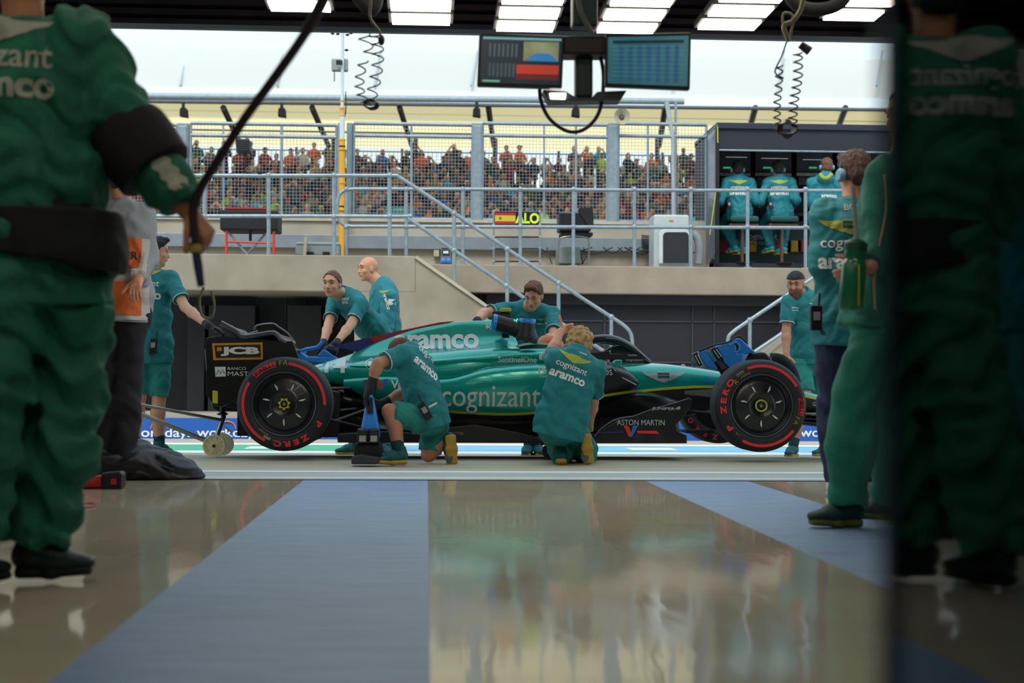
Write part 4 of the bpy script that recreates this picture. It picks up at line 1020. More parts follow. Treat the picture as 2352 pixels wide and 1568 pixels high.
# ---- wheels
M_tyre = mat('tyre_rubber', '191a1e', .62, var=.15, scale=20); M_tread = mat('tyre_tread', '34373c', .8, var=.15, scale=30, bump=.3)
M_rim = mat('wheel_cover_black', '121217', .35, var=.15, coat=.2); M_red = mat('tyre_red', 'e8323c', .6, var=.04); M_yel = mat('tyre_chalk_yellow', 'a8923a', .7)
M_slot = mat('slot_bright', 'd4dad8', .4)
def wheel(c, width, marks, parent, near=True, front=False, R=.36):
    c = Vector(c); d = -1 if near else 1      # outer face direction
    AX = Vector((0, -d, 0))                   # pointing inwards
    Wd = width
    prof = [(.235, .03), (.245, .008), (.27, -.004), (.30, -.008), (.325, -.004), (.345, .012), (.356, .035), (R, .06), (R, Wd-.06), (.356, Wd-.035), (.345, Wd-.012), (.32, Wd+.004), (.27, Wd), (.235, Wd-.03)]
    wroot = MB().lathe(prof, c, AX, 72, close=True).build('wheel', M_tyre, parent, smooth=True)
    MB().lathe([(R+.0012, .055), (R+.0012, Wd-.055), (R-.003, Wd-.05), (R-.003, .05)], c, AX, 72, close=True).build('tread', M_tread, wroot, smooth=True)
    MB().lathe([(.0, .035), (.085, .035), (.10, .022), (.12, .034), (.175, .028), (.205, .045), (.225, .03), (.236, .012), (.243, .02), (.236, .12), (0, .12)], c, AX, 64).build('wheel_cover', M_rim, wroot, smooth=True)
    MB().lathe([(.236, .006), (.244, .0), (.25, .006), (.243, .014)], c, AX, 64, close=True).build('rim_edge', mat('rim_grey', '4e5358', .35, metal=.5), wroot, smooth=True)
    if not near: 
        return wroot
    sl = MB()
    for i in range(7):
        a = math.radians(i*360/7+(12.9 if front else 90)); u = Vector((math.cos(a), 0, math.sin(a))); v = Vector((-u.z, 0, u.x))
        if not front: u = Vector((math.cos(a+math.pi), 0, math.sin(a+math.pi))); v = Vector((-u.z, 0, u.x))
        p = c+u*.138+Vector((0, .020, 0)); sl.add([p-u*.024-v*.004, p+u*.004-v*.009, p+u*.028-v*.001, p+u*.028+v*.004, p+u*.004+v*.005, p-u*.024+v*.002], [(0, 1, 2, 3, 4, 5)])
        sl.v[-6:] = [x+Vector((0, 0, 0)) for x in sl.v[-6:]]
    sl.build('cover_slots', M_slot, wroot)
    if front: MB().lathe([(.036, .02), (.046, .015), (.05, .02), (.042, .03)], c, AX, 40, close=True).build('hub_ring', mat('hub_lime', 'b7b52e', .4), wroot, smooth=True)
    else:
        n = MB(); pts = []
        for i in range(84):
            a = 2*math.pi*i/84; r = .041+.006*max(-1, min(1, 1.8*math.cos(7*a+math.pi/2*0+math.pi))); pts.append((c.x+r*math.sin(a), c.z+r*math.cos(a)))
        ins = [(c.x+.028*math.sin(2*math.pi*i/84), c.z+.028*math.cos(2*math.pi*i/84)) for i in range(84)]
        vs = [(x, c.y+.012, z) for x, z in pts]+[(x, c.y+.012, z) for x, z in ins]+[(x, c.y+.04, z) for x, z in pts]
        n.add(vs, [(i, (i+1) % 84, (i+1) % 84+84, i+84) for i in range(84)]+[(i, (i+1) % 84, (i+1) % 84+168, i+168) for i in range(84)])
        n.build('wheel_nut', mat('hub_lime', 'b7b52e', .4), wroot)
    MB().lathe([(0, .03), (.012, .018), (.02, .03)], c, AX, 20).build('axle_tip', mat('axle_metal', '8f8a86', .3, metal=.8), wroot, smooth=True)
    for kind, a0, a1, *t in marks:
        y = c.y-.0085
        if kind == 'arc':
            n = max(6, int(abs(a1-a0)/4)); v = []
            for i in range(n+1):
                a = math.radians(a0+(a1-a0)*i/n)
                for r in (.299, .321): v.append((c.x+r*math.cos(a), y+.0005*0, c.z+r*math.sin(a)))
            MB().add(v, [(2*i, 2*i+1, 2*i+3, 2*i+2) for i in range(n)]).build('red_band', M_red, wroot)
        elif kind == 'box':
            n = 6; v = []
            for i in range(n+1):
                a = math.radians(a0+(a1-a0)*i/n)
                for r in (t[0], t[1]): v.append((c.x+r*math.cos(a), y+.001, c.z+r*math.sin(a)))
            MB().add(v, [(2*i, 2*i+1, 2*i+3, 2*i+2) for i in range(n)]).build('red_plate' if t[2] == 'r' else 'chalk_plate', M_red if t[2] == 'r' else mat('chalk_cream', '8f8868', .7), wroot)
        else:
            txt, r, h, mm, bold = t; n = len(txt)
            for i, ch in enumerate(txt):
                if ch == ' ': continue
                a = math.radians(a0+(a1-a0)*(i/(n-1) if n > 1 else 0)); u = Vector((math.cos(a), 0, math.sin(a))); rt = Vector((u.z, 0, -u.x))
                V_, F_, sz = text2d(ch, bold); k = h/max(sz[1], .3)
                lay('tyre_letter', [(x*k*(1.45 if h > .04 else 1.05), z_*k) for x, z_ in V_], F_, c+u*r+Vector((0, y-c.y-.002, 0)), rt, u, mm, wroot, None, seg=1)
    return wroot
cr_ = at(655-3, 927.5, 11.7); cf_ = at(1750, 931.5, 11.7)
M_dk = mat('tyre_print_black', '16090c', .6)
wheel(cr_, .40, [('arc', 148, 243), ('arc', 84, -1), ('box', 137, 102, .287, .330, 'r'), ('txt', 133, 106, 'PIRELLI', .306, .030, M_dk, .03), ('txt', 95, 88.5, 'FA', .315, .036, M_yel, .0),
      ('txt', -30, -99, 'P ZERO', .305, .044, M_red, .05), ('box', 238, 250, .275, .300, 'c'), ('txt', 256, 257, 'R', .298, .036, M_yel, .0), ('txt', 226, 242, 'range', .262, .016, M_yel, .0)], car)
wheel(cf_, .31, [('arc', 112, 29), ('arc', 241, 322), ('box', 13, -14, .290, .332, 'r'), ('txt', 11, -12, 'PIRELLI', .310, .032, M_dk, .03), ('txt', -19, -26, 'FA', .295, .034, M_yel, .0),
      ('txt', 214, 145, 'P ZERO', .304, .046, M_red, .05), ('box', 118, 131, .292, .312, 'c'), ('txt', 138, 139, 'R', .275, .036, M_yel, .0), ('txt', 126, 112, 'range', .272, .016, M_yel, .0), ('txt', 228, 232, 'qi', .29, .02, M_yel, .0)], car, front=True)
YW = 13.7
wr_ = at(655, 930, YW); wheel((cr_.x, YW+.01, cr_.z), .40, [], car, near=False)
wf = wheel((cf_.x, YW+.01, cf_.z), .31, [], car, near=False)
# the far front tyre shows part of its inner sidewall print
for i, ch in enumerate('ZERO'):
    a = math.radians(262-i*17); u = Vector((math.cos(a), 0, math.sin(a))); rt = Vector((u.z, 0, -u.x)); V_, F_, sz = text2d(ch, .05); k = .046/sz[1]
    lay('tyre_letter', [(x*k, z_*k) for x, z_ in V_], F_, Vector((cf_.x, YW+.01-.31-.007, cf_.z))+u*.305, rt, u, M_red, wf, None, seg=1)
# ---- suspension
def arm(a, b_, r=.014, nm='suspension_arm'): MB().tube([a, b_], r, 8).build(nm, mat('arm_carbon', '2a2828', .4, var=.2), car, smooth=True)
rc, fc_ = cr_, cf_
for sg in (1, -1):
    yo = YC-sg*.85
    for dx, dz, ix, iz in ((.0, .10, .62, .13), (.0, .10, -.25, .16), (0, -.10, .75, -.02), (0, -.10, .1, -.08)): arm(Vector((rc.x+dx, yo+sg*.1, rc.z+dz)), Vector((rc.x+ix, YC-sg*.18, rc.z+iz)))
    for dx, dz, ix, iz in ((.0, .09, -.42, .10), (.0, .09, .12, .02), (0, -.10, -.5, -.05), (0, -.10, .1, -.02)): arm(Vector((fc_.x+dx, yo, fc_.z+dz)), Vector((fc_.x+ix, YC-sg*.16, fc_.z+iz)))
arm(at(765, 968, 12.0), at(842, 940, 12.2), .013); arm(at(755, 962, 11.95), at(850, 985, 12.2), .01)
pr_ = MB(); pr_.ppoly([(1574, 898), (1640, 893), (1650, 905), (1636, 912), (1574, 905)], 12.2, .03); pr_.build('brake_duct', mat('duct_grey', '5b6066', .5), car)
# ---- rear wing and tail
YR = 11.92
ep_ = MB(); ep_.ppoly([(472, 776), (500, 771), (560, 776), (640, 783), (672, 783), (690, 830), (692, 905), (640, 940), (560, 935), (535, 920), (510, 935), (490, 930), (473, 905)], YR, .018)
epl = ep_.build('wing_endplate', mat('endplate_black', '15130f', .32, var=.2, coat=.3), car, bevel=.004)
e2 = MB(); e2.ppoly([(500, 800), (640, 783), (672, 783), (690, 830), (692, 905), (560, 935), (510, 930)], 13.46, .018); e2.build('wing_endplate', M_carbs, car, bevel=.004)
jb = MB(); jb.ppoly([(487, 788), (603, 786), (604, 825), (490, 827)], YR-.004, .004); jo = jb.build('orange_plate', mat('plate_orange', 'cf8a1c', .5, var=.04), epl)
j2 = MB(); j2.ppoly([(493, 793), (598, 791), (599, 820), (496, 822)], YR-.007, .003); j2.build('black_plate', mat('plate_black', '17140f', .5), jo)
write('JCB', at(551, 807, YR-.009), .30, RT, UP, mat('plate_letter', 'd9dad4', .5), jo, None, .06, height=.072)
j3 = MB(); j3.ppoly([(498, 797), (509, 797), (509, 806), (498, 806)], YR-.010, .002); j3.build('orange_square', MATS['plate_orange'], jo)
j4 = MB(); j4.ppoly([(493, 842), (518, 842), (519, 864), (495, 865)], YR-.003, .003); jq = j4.build('white_square', M_logd, epl)
MB().tube([at(a, b_, YR-.004) for a, b_ in ((496, 860), (502, 850), (507, 858), (511, 848), (516, 858))], .0022, 6).build('zigzag', mat('plate_black', '17140f', .5), jq)
write('BANCO', at(544, 846, YR-.003), .14, RT, UP, M_logd, epl, None, .0, height=.022)
write('MAST', at(547, 858, YR-.003), .16, RT, UP, M_logd, epl, None, -.01 if 0 else .0, height=.034)
j5 = MB(); j5.ppoly([(488, 896), (500, 898), (500, 927), (488, 925)], YR-.004, .004); j5.build('lime_reflector', mat('reflector_lime', 'b9c02a', .4), epl)
gi = MB(); gi.ppoly([(470, 801), (472, 801), (475, 850), (473, 850)], YR-.003, .003); gi.build('gurney_edge', mat('gurney', '80848a', .5), epl)
def flap(name, prof, y0, y1, th, m, smooth_=8):
    pts = smooth_line([at(a, b_, YR) for a, b_ in prof], smooth_); up_ = []; lo_ = []
    for i, p in enumerate(pts):
        t = (pts[min(i+1, len(pts)-1)]-pts[max(i-1, 0)]).normalized(); nrm = Vector((-t.z, 0, t.x)); k = th*(.35+.65*math.sin(math.pi*min(1, (i+1)/len(pts))))
        up_.append((p.x+nrm.x*k, p.z+nrm.z*k)); lo_.append((p.x-nrm.x*k, p.z-nrm.z*k))
    n_ = len(pts); mb = MB(); pl = up_+lo_[::-1]; N = len(pl)
    mb.add([(x, y0, z) for x, z in pl]+[(x, y1, z) for x, z in pl], [(i, (i+1) % N, (i+1) % N+N, i+N) for i in range(N)]+[(i, i+1, N-2-i, N-1-i) for i in range(n_-1)]+[(i+N, i+1+N, 2*N-2-i, 2*N-1-i) for i in range(n_-1)])
    return mb.build(name, m, car, smooth=True)
M_flap = mat('flap_dark', '2b2f38', .3, var=.15, coat=.4)
flap('rear_flap', [(506, 744), (528, 762), (556, 775), (590, 770), (628, 766), (640, 778)], YR+.01, 13.46, .016, M_flap)
flap('rear_wing_plane', [(556, 778), (600, 786), (650, 795), (668, 800)], YR+.01, 13.46, .014, M_flap)
MB().tube(smooth_line([at(507, 741, YR), at(545, 762, YR), at(560, 773, YR), at(600, 768, YR), at(630, 765, YR), at(646, 780, YR), at(658, 786, YR)], 6), .020, 10).build('rolled_tip', mat('tip_grey', '3e434d', .3, coat=.5), car, smooth=True)
MB().tube(smooth_line([at(586, 757, 13.4), at(592, 748, 13.4), at(625, 744, 13.4), at(640, 752, 13.4), at(662, 768, 13.4), at(676, 790, 13.4), at(678, 812, 13.4)], 6), .012, 8).build('far_tip', mat('tip_grey', '3e434d', .3), car, smooth=True)
ft = MB(); ft.ppoly([(588, 757), (594, 750), (625, 746), (640, 754), (660, 770), (675, 792), (677, 815), (600, 815), (590, 770)], 13.41, .012); ft.build('far_endplate_top', M_carb, car)
ac = MB(); ac.ppoly([(520, 748), (556, 768), (562, 766), (530, 746)], 12.68, .05); ac.build('flap_actuator', M_flap, car, bevel=.01)
MB().tube([at(562, 770, 12.7), at(592, 760, 12.7)], .008, 8).build('flap_link', M_galv, car)
dq = MB(); dq.ppoly([(486, 928), (545, 940), (560, 1000), (600, 1004), (780, 1004), (780, 900), (690, 880), (560, 900)], 12.15, 1.1); dq.build('diffuser', M_carb, car, bevel=.01)
cs2 = MB(); cs2.ppoly([(484, 926), (560, 926), (566, 945), (500, 945), (488, 938)], 12.6, .2); cs2.build('crash_structure', M_carbs, car, bevel=.01)
pq = MB(); pq.ppoly([(545, 945), (585, 950), (590, 1001), (545, 1001)], 12.0, .03); pq.build('diffuser_fence', M_carb, car)
# ---- front wing
for k, (y0_, y1_) in enumerate(((948, 944), (958, 951), (968, 960), (975, 975))):
    fw = MB(); a = at(1850+12*k, y0_+2, 12.0); b_ = at(1985, y1_+6, 12.0)
    fw.add([(a.x, 11.8, a.z), (b_.x, 11.8, b_.z), (b_.x, 13.6, b_.z), (a.x, 13.6, a.z), (a.x, 11.8, a.z-.012), (b_.x, 11.8, b_.z-.012), (b_.x, 13.6, b_.z-.012), (a.x, 13.6, a.z-.012)], [(0, 1, 2, 3), (7, 6, 5, 4), (0, 4, 5, 1), (1, 5, 6, 2), (2, 6, 7, 3), (3, 7, 4, 0)])
    fw.build('front_wing_plane', mat('wing_plane_grey', '55565a', .4, var=.2), car)
# ---- jacks under the car and the long-handled rear jack
jk = thing('rear_jack', 'steel rear jack with two long handle poles and a cream spoked wheel under the tail', 'car jack', (at(495, 1000, 12.5).x, 12.5, 0))
M_st = mat('polished_steel', '9b9a98', .3, metal=.8, var=.1); M_cream = mat('cream_nylon', 'ece2bc', .5, var=.12)
Yj = 12.2
MB().tube([at(512, 965, Yj+.1), at(180, 902, Yj-.6)], .013, 10).build('handle_pole', M_st, jk, smooth=True)
MB().tube([at(478, 1014, Yj), at(150, 878, Yj-.5)], .018, 10).build('handle_pole', M_st, jk, smooth=True)
MB().tube([at(492, 1020, Yj), at(514, 955, Yj+.2)], .020, 10).build('upright', M_st, jk, smooth=True)
MB().tube([at(516, 980, Yj), at(533, 992, Yj)], .008, 8).build('pedal', M_st, jk)
MB().lathe([(.03, -.03), (.05, -.02), (.02, 0), (.02, .04), (.045, .045), (.045, .055)], at(511, 945, Yj+.2), (0, 0, 1), 20).build('jack_cup', M_black, jk)
wc = at(492, 1027, Yj-.05); wc.z = max(wc.z, .092)
wj = MB(); wj.lathe([(.0, -.012), (.03, -.015), (.07, -.004), (.078, -.018), (.088, -.018), (.090, 0), (.088, .018), (.07, .01), (0, .012)], wc, (0, 1, 0), 36)
wjo = wj.build('jack_wheel', M_cream, jk, smooth=True)
sp = MB()
for i in range(10):
    a = math.pi*2*i/10; sp.tube([wc+Vector((.02*math.cos(a), -.012, .02*math.sin(a))), wc+Vector((.078*math.cos(a), -.010, .078*math.sin(a)))], .0035, 6)
sp.build('spokes', mat('cream_light', 'd8cda6', .5), wjo); MB().lathe([(0, -.03), (.011, -.028), (.014, -.01), (0, 0)], wc, (0, 1, 0), 14).build('wheel_bolt', M_black, wjo)
MB().lathe([(.0, -.012), (.088, -.018), (.090, 0), (.088, .018), (0, .012)], wc+Vector((.02, .35, 0)), (0, 1, 0), 30).build('jack_wheel', M_cream, jk, smooth=True)
MB().tube([wc, wc+Vector((.02, .35, 0))], .01, 8).build('axle', M_st, jk)
fj = thing('side_jack', 'low black jack with a round foot under the cockpit beside the blond mechanic', 'car jack', (at(1262, 1050, 12.0).x, 12.0, 0))
MB().lathe([(.0, -.02), (.055, -.02), (.06, 0), (.055, .02), (0, .02)], at(1262, 1042, 11.9)+Vector((0, 0, .02)), (0, 1, 0), 24).build('jack_roller', M_black, fj, smooth=True)
MB().tube([at(1262, 1040, 11.9), at(1272, 1015, 12.2)], .022, 8).build('jack_post', M_black, fj); MB().tube([at(1240, 1016, 12.3), at(1300, 1018, 12.3)], .02, 8).build('jack_pad', M_st, fj)
# front jack between wheels
k1 = MB(); k1.obx(at(1600, 990, 12.7), (.12, 0, 0), (0, .2, 0), (0, 0, .012)); k1.build('keel_plate', M_carb, car, bevel=.004)
# ---- leaf-blower cooler standing at the sidepod
bl = thing('battery_blower', 'blue battery blower standing on a black base beside the crouching mechanic', 'blower', (at(842, 1065, 11.0).x, 11.0, 0))
M_blu = mat('tool_blue', '2484dc', .38, var=.08, coat=.2); M_bat = mat('battery_black', '15151a', .45)
Yb = 10.95
b1 = MB(); b1.ppoly([(826, 1000), (838, 935), (842, 905), (856, 905), (862, 935), (874, 1000), (868, 1012), (832, 1012)], Yb, .13); b1.build('housing', M_blu, bl, bevel=.018, smooth=True)
b2 = MB(); b2.ppoly([(843, 950), (848, 912), (856, 912), (857, 950)], Yb-.02, .03); b2.build('handle_grip', M_bat, bl, bevel=.008)
MB().tube([at(850, 872, Yb+.06), at(850, 900, Yb+.06), at(850, 915, Yb+.06)], [.05, .045, .03], 14).build('intake_duct', M_bat, bl, smooth=True)
for x in (820, 846):
    bb = MB(); bb.pbx(x, 984, x+25, 1018, Yb-.03, .10); bo = bb.build('battery_pack', M_bat, bl, bevel=.012)
    bz = MB(); bz.pbx(x+5, 1000, x+20, 1014, Yb-.034, .004); bz.build('battery_label', mat('label_grey', '9ba09b', .5), bo)
b4 = MB(); b4.ppoly([(814, 1018), (876, 1018), (880, 1040), (872, 1054), (816, 1052), (812, 1040)], Yb+.0, .16); b4.build('motor_case', M_matt, bl, bevel=.02)
b5 = MB(); b5.ppoly([(806, 1066), (808, 1048), (830, 1043), (872, 1050), (868, 1066)], Yb-.04, .2); b5.build('foot', mat('foot_grey', '2f323a', .7), bl, bevel=.012)
# ---- blue blower laid over the tail of the engine cover
rb = thing('rear_blower', 'blue handled cooling blower resting on the car tail under the leaning mechanic', 'blower', at(740, 830, 12.5))
Yr = 12.84
r1 = MB(); r1.ppoly([(681, 812), (690, 806), (705, 818), (755, 818), (790, 824), (800, 828), (770, 836), (700, 832), (684, 825)], Yr, .22); r1.build('housing', M_blu, rb, bevel=.014, smooth=True)
MB().tube(smooth_line([at(686, 812, Yr+.05), at(700, 803, Yr+.05), at(726, 798, Yr+.05), at(735, 792, Yr+.05), at(742, 784, Yr+.05)], 4), .016, 10).build('handle', M_blu, rb, smooth=True)
r2 = MB(); r2.ppoly([(728, 818), (736, 808), (742, 802), (752, 806), (762, 814), (775, 822)], Yr, .2); r2.build('shroud', M_blu, rb, bevel=.01)
MB().tube([at(752, 800, Yr+.1), at(775, 808, Yr+.1)], .04, 12).build('nozzle', M_bat, rb, smooth=True)
# ---- blue twin battery cooler propped over the front wheel
fb_ = thing('front_cooler', 'blue twin cooling fan unit with black battery packs propped behind the front tyre', 'cooler', at(1680, 860, 12.2))
Yq = 12.15
def pp(m, pts, y, d, nm, bev=.01, parent=None): 
    o = MB().ppoly(pts, y, d).build(nm, m, parent or fb_, bevel=bev); return o
pp(M_blu, [(1605, 808), (1618, 800), (1630, 812), (1648, 845), (1650, 850), (1628, 845), (1612, 828)], Yq, .12, 'fan_housing', .012)
pp(M_blu, [(1645, 795), (1672, 788), (1690, 790), (1695, 812), (1710, 812), (1705, 850), (1680, 850), (1664, 835)], Yq, .12, 'fan_housing', .012)
pp(M_blu, [(1672, 788), (1695, 776), (1702, 778), (1735, 808), (1712, 814), (1712, 862), (1680, 850), (1686, 808)], Yq+.02, .14, 'fan_housing', .012)
pp(mat('hollow_dark', '16161c', .7), [(1678, 795), (1690, 788), (1697, 796), (1694, 806), (1682, 808)], Yq+.005, .14, 'handle_hollow', .004)
M_rimb = mat('rim_lightblue', '3c9be0', .3)
MB().tube(smooth_line([at(1676, 794, Yq), at(1690, 786, Yq), at(1699, 795, Yq), at(1695, 807, Yq), at(1684, 809, Yq)], 4), .007, 8, closed=False).build('handle_rim', M_rimb, fb_, smooth=True)
for pts in ([(1592, 812), (1602, 808), (1614, 838), (1605, 842)], [(1634, 800), (1646, 796), (1662, 822), (1650, 828)]):
    o = pp(M_bat, pts, Yq-.03, .12, 'battery_pack', .006)
    p, q = at(pts[0][0]+5, pts[0][1]+4, Yq-.034), at(pts[3][0]+2, pts[3][1]-6, Yq-.034)
    MB().tube([p, q], .003, 6).tube([p+Vector((.02, 0, .01)), q+Vector((.02, 0, .01))], .003, 6).build('battery_ribs', M_slot, o)
pp(mat('vent_teal', '2c8f95', .4), [(1624, 806), (1632, 804), (1648, 828), (1641, 831)], Yq-.01, .06, 'vent', .004)
gr = MB()
for i in range(6): gr.tube([at(1645+i*2.4, 831+i*3.2, Yq-.02), at(1656+i*2.4, 829+i*3.0, Yq-.02)], .004, 6)
gr.build('grille_ribs', mat('rib_grey', '5a6068', .4), fb_)
pp(M_matt, [(1643, 829), (1660, 826), (1680, 848), (1664, 866)], Yq, .10, 'nozzle', .01)
MB().tube(smooth_line([at(1604, 806, Yq), at(1640, 793, Yq), at(1672, 786, Yq), at(1694, 773, Yq), at(1703, 775, Yq), at(1716, 787, Yq)], 4), .008, 8).build('top_rail', mat('rail_dark', '22262e', .5), fb_, smooth=True)
pp(M_bat, [(1712, 826), (1722, 810), (1758, 808), (1772, 822), (1778, 835), (1715, 840)], Yq+.1, .3, 'duct_cover', .02)
MB().tube(smooth_line([at(1770, 822, 12.6), at(1795, 826, 12.6), at(1818, 850, 12.6), at(1828, 880, 12.6)], 5), .045, 12).build('flexible_hose', mat('hose_black', '191b20', .8, bump=.8, bscale=120), fb_, smooth=True)
# ---- black duct held over the airbox
dk = thing('cooling_duct', 'black two-mouthed cooling duct with bright blue rims on the airbox held by the mechanic', 'cooling duct', at(1180, 790, 12.5))
M_duct = mat('duct_black', '0d0d14', .5, var=.2)
Yd = 12.35
MB().tube(smooth_line([at(1137, 740, Yd), at(1165, 748, Yd), at(1190, 756, Yd), at(1208, 768, Yd), at(1206, 782, Yd)], 5), [.066]*6+[.07]*6+[.09]*5+[.10]*4, 20).build('duct_body', M_duct, dk, smooth=True)
MB().tube([at(1211, 738, Yd-.02), at(1206, 775, Yd-.02)], [.065, .085], 20).build('duct_mouth', M_duct, dk, smooth=True)
MB().lathe([(.060, 0), (.067, -.004), (.070, .02), (.064, .03)], at(1211, 740, Yd-.02), (.05, -.12, 1), 32, close=True).build('blue_rim', M_blu, dk, smooth=True)
MB().lathe([(.060, 0), (.067, -.004), (.070, .02), (.064, .03)], at(1139, 741, Yd), (-.95, -.05, .15), 32, close=True).build('blue_rim', M_blu, dk, smooth=True)
t1 = MB(); t1.ppoly([(1130, 716), (1138, 714), (1172, 718), (1180, 738), (1150, 745), (1136, 738)], 12.6, .06); t1.build('screen_case', M_bat, dk, bevel=.006)
t2 = MB(); t2.ppoly([(1148, 709), (1152, 706), (1173, 707), (1176, 711), (1173, 716), (1150, 716)], 12.55, .1); t2.build('lime_pad', mat('pad_lime', 'b5bd2c', .4), dk, bevel=.008)
g = MB()
for a, b_ in ((1182, 735), (1188, 733), (1186, 737)): g.ball(at(a, b_, 12.28), .006, 6, 4)
g.build('green_lights', mat('led_green', '30e080', .4, emit=3), dk)
# ================================================================== RAILINGS, PIT WALL, GRANDSTAND, GARAGE KIT
def rail(label, tubes, posts, balls, loc, r=.026, name='railing'):
    t = thing(name, label, 'railing', loc)
    for p in tubes: MB().tube(p, r, 10).build('rail_tube', M_galv, t, smooth=True)
    for a, b in posts:
        o = MB().tube([a, b], r, 10).build('post', M_galv, t, smooth=True)
        if b.z < a.z: MB().lathe([(0, 0), (.06, 0), (.06, .012), (0, .012)], Vector((b.x, b.y, b.z)), (0, 0, 1), 12).build('foot_plate', M_galv, o)
    for b in balls: MB().ball(b, r*1.55, 12, 8).build('joint', M_galv, t, smooth=True)
    return t
Y1 = 19.75; Y2 = 21.0
pa = lambda a, b: at(a, b, Y1); pb = lambda a, b: at(a, b, Y2)
xA = [470, 617, 767, 895]; sA = [(1043, 490, 652), (1165, 572, 700), (1283, 650, 772), (1404, 728, 850)]
lowA = [(1043, 575), (1163, 656), (1283, 738), (1400, 800)]
def flz(p, z): return Vector((p.x, p.y, z))
rail('grey tubular railing along the left platform running down the left concrete stair',
     [smooth_line([pa(140, 403), pa(500, 403), pa(880, 403), pa(905, 404), pa(925, 412), pa(1043, 490), pa(1165, 572), pa(1283, 650), pa(1404, 728), pa(1436, 750), pa(1450, 770), pa(1453, 805)], 4),
      smooth_line([pa(140, 496), pa(500, 496), pa(915, 497), pa(938, 502), pa(1043, 575), pa(1163, 656), pa(1283, 738), pa(1400, 815)], 4)],
     [(pa(x, 403), flz(pa(x, 590), DECK)) for x in xA]+[(pa(x, a), pa(x, b)) for x, a, b in sA],
     [pa(x, 403) for x in xA]+[pa(x, 497) for x in xA]+[pa(x, a) for x, a, b in sA]+[pa(*q) for q in lowA[:2]], pa(900, 590))
xB = [795, 933, 1063, 1195, 1317, 1457, 1587, 1717, 1850, 1985]
rail('long level grey railing along the right platform in front of the pit wall stand',
     [smooth_line([pb(810, 434), pb(900, 434), pb(1200, 435), pb(1600, 437), pb(2200, 438)], 3), smooth_line([pb(806, 520), pb(900, 520), pb(1200, 521), pb(1600, 522), pb(2200, 524)], 3),
      smooth_line([pb(812, 434), pb(790, 438), pb(778, 452), pb(775, 478), pb(778, 502), pb(788, 515), pb(808, 520)], 4)],
     [(pb(x, 434), flz(pb(x, 600), DECK)) for x in xB], [pb(x, 435) for x in xB]+[pb(x, 521) for x in xB], pb(1300, 600))
Y3 = 19.6; pc = lambda a, b: at(a, b, Y3)
rail('grey handrail climbing to the right behind the bearded mechanic',
     [smooth_line([pc(1672, 800), pc(1672, 780), pc(1680, 765), pc(1722, 735), pc(1870, 636), pc(2050, 515)], 4), smooth_line([pc(1733, 808), pc(1800, 763), pc(1870, 716), pc(2050, 600)], 4)],
     [(pc(1722, 735), pc(1722, 870))], [pc(1722, 735)], pc(1722, 870))

# ---- debris fence on the parapet
YF_ = 22.5; pf = lambda a, b: at(a, b, YF_)
fence = thing('debris_fence', 'tall wire mesh debris fence with galvanised posts on top of the concrete parapet', 'fence', Vector((pf(1000, 506).x, YF_, zt)))
def fpost(px, w_=24):
    m = MB(); a = pf(px-w_/2, 283); b = pf(px+w_/2, 283); m.bx(a.x, b.x, YF_-.06, YF_+.10, zt, a.z)
    m.bx(a.x+.02, b.x-.02, YF_-.075, YF_-.06, zt, a.z-.05); m.build('fence_post', M_galv, fence, bevel=.01)
bays = [(150, 405), (437, 772), (812, 1085), (1108, 1395), (1420, 1622)]
for px in (421, 1096, 1408): fpost(px)
for px in (782, 803): fpost(px, 12)
M_wire = mat('fence_wire', '9aa5ad', .45, metal=.3)
for x0, x1 in bays:
    a, b = pf(x0, 400).x, pf(x1, 400).x; z0 = zt+.02; z1 = pf((x0+x1)/2, 285).z; z2 = pf((x0+x1)/2, 313).z
    fr_ = MB()
    for z in (z0+.02, z1, z2): fr_.tube([(a, YF_, z), (b, YF_, z)], .028 if z > z0+.1 else .02, 8)
    for x in (a, b): fr_.tube([(x, YF_, z0), (x, YF_, z1)], .022, 8)
    nb = max(1, round((b-a)/.72))
    fo_ = fr_.build('panel_frame', M_galv, fence, smooth=True)
    me = MB(); s_ = .05; n = int((b-a)/s_)
    for i in range(1, n): x = a+i*s_; me.bx(x-.0022, x+.0022, YF_-.002, YF_+.002, z0, z1)
    for i in range(1, int((z1-z0)/s_)): z = z0+i*s_; me.bx(a, b, YF_-.0065, YF_-.002, z-.0022, z+.0022)
    tag(me.build('wire_mesh', M_wire, fo_, fix=False), kind=None)
for px in (513, 647, 945, 1250, 1323, 1488): MB().tube([pf(px, 283), pf(px, 500)], .012 if px in (513, 1250) else .018, 8).build('stay_pole', M_galv, fence, smooth=True)
MB().tube([pf(1531, 234), pf(1546, 320), pf(1548, 495)], .035, 10).build('stay_pole', mat('pale_steel', 'a9b2b8', .4, metal=.2), fence, smooth=True)
MB().tube([pf(1552, 234), pf(1552, 495)], .02, 8).build('stay_pole', M_galv, fence, smooth=True)

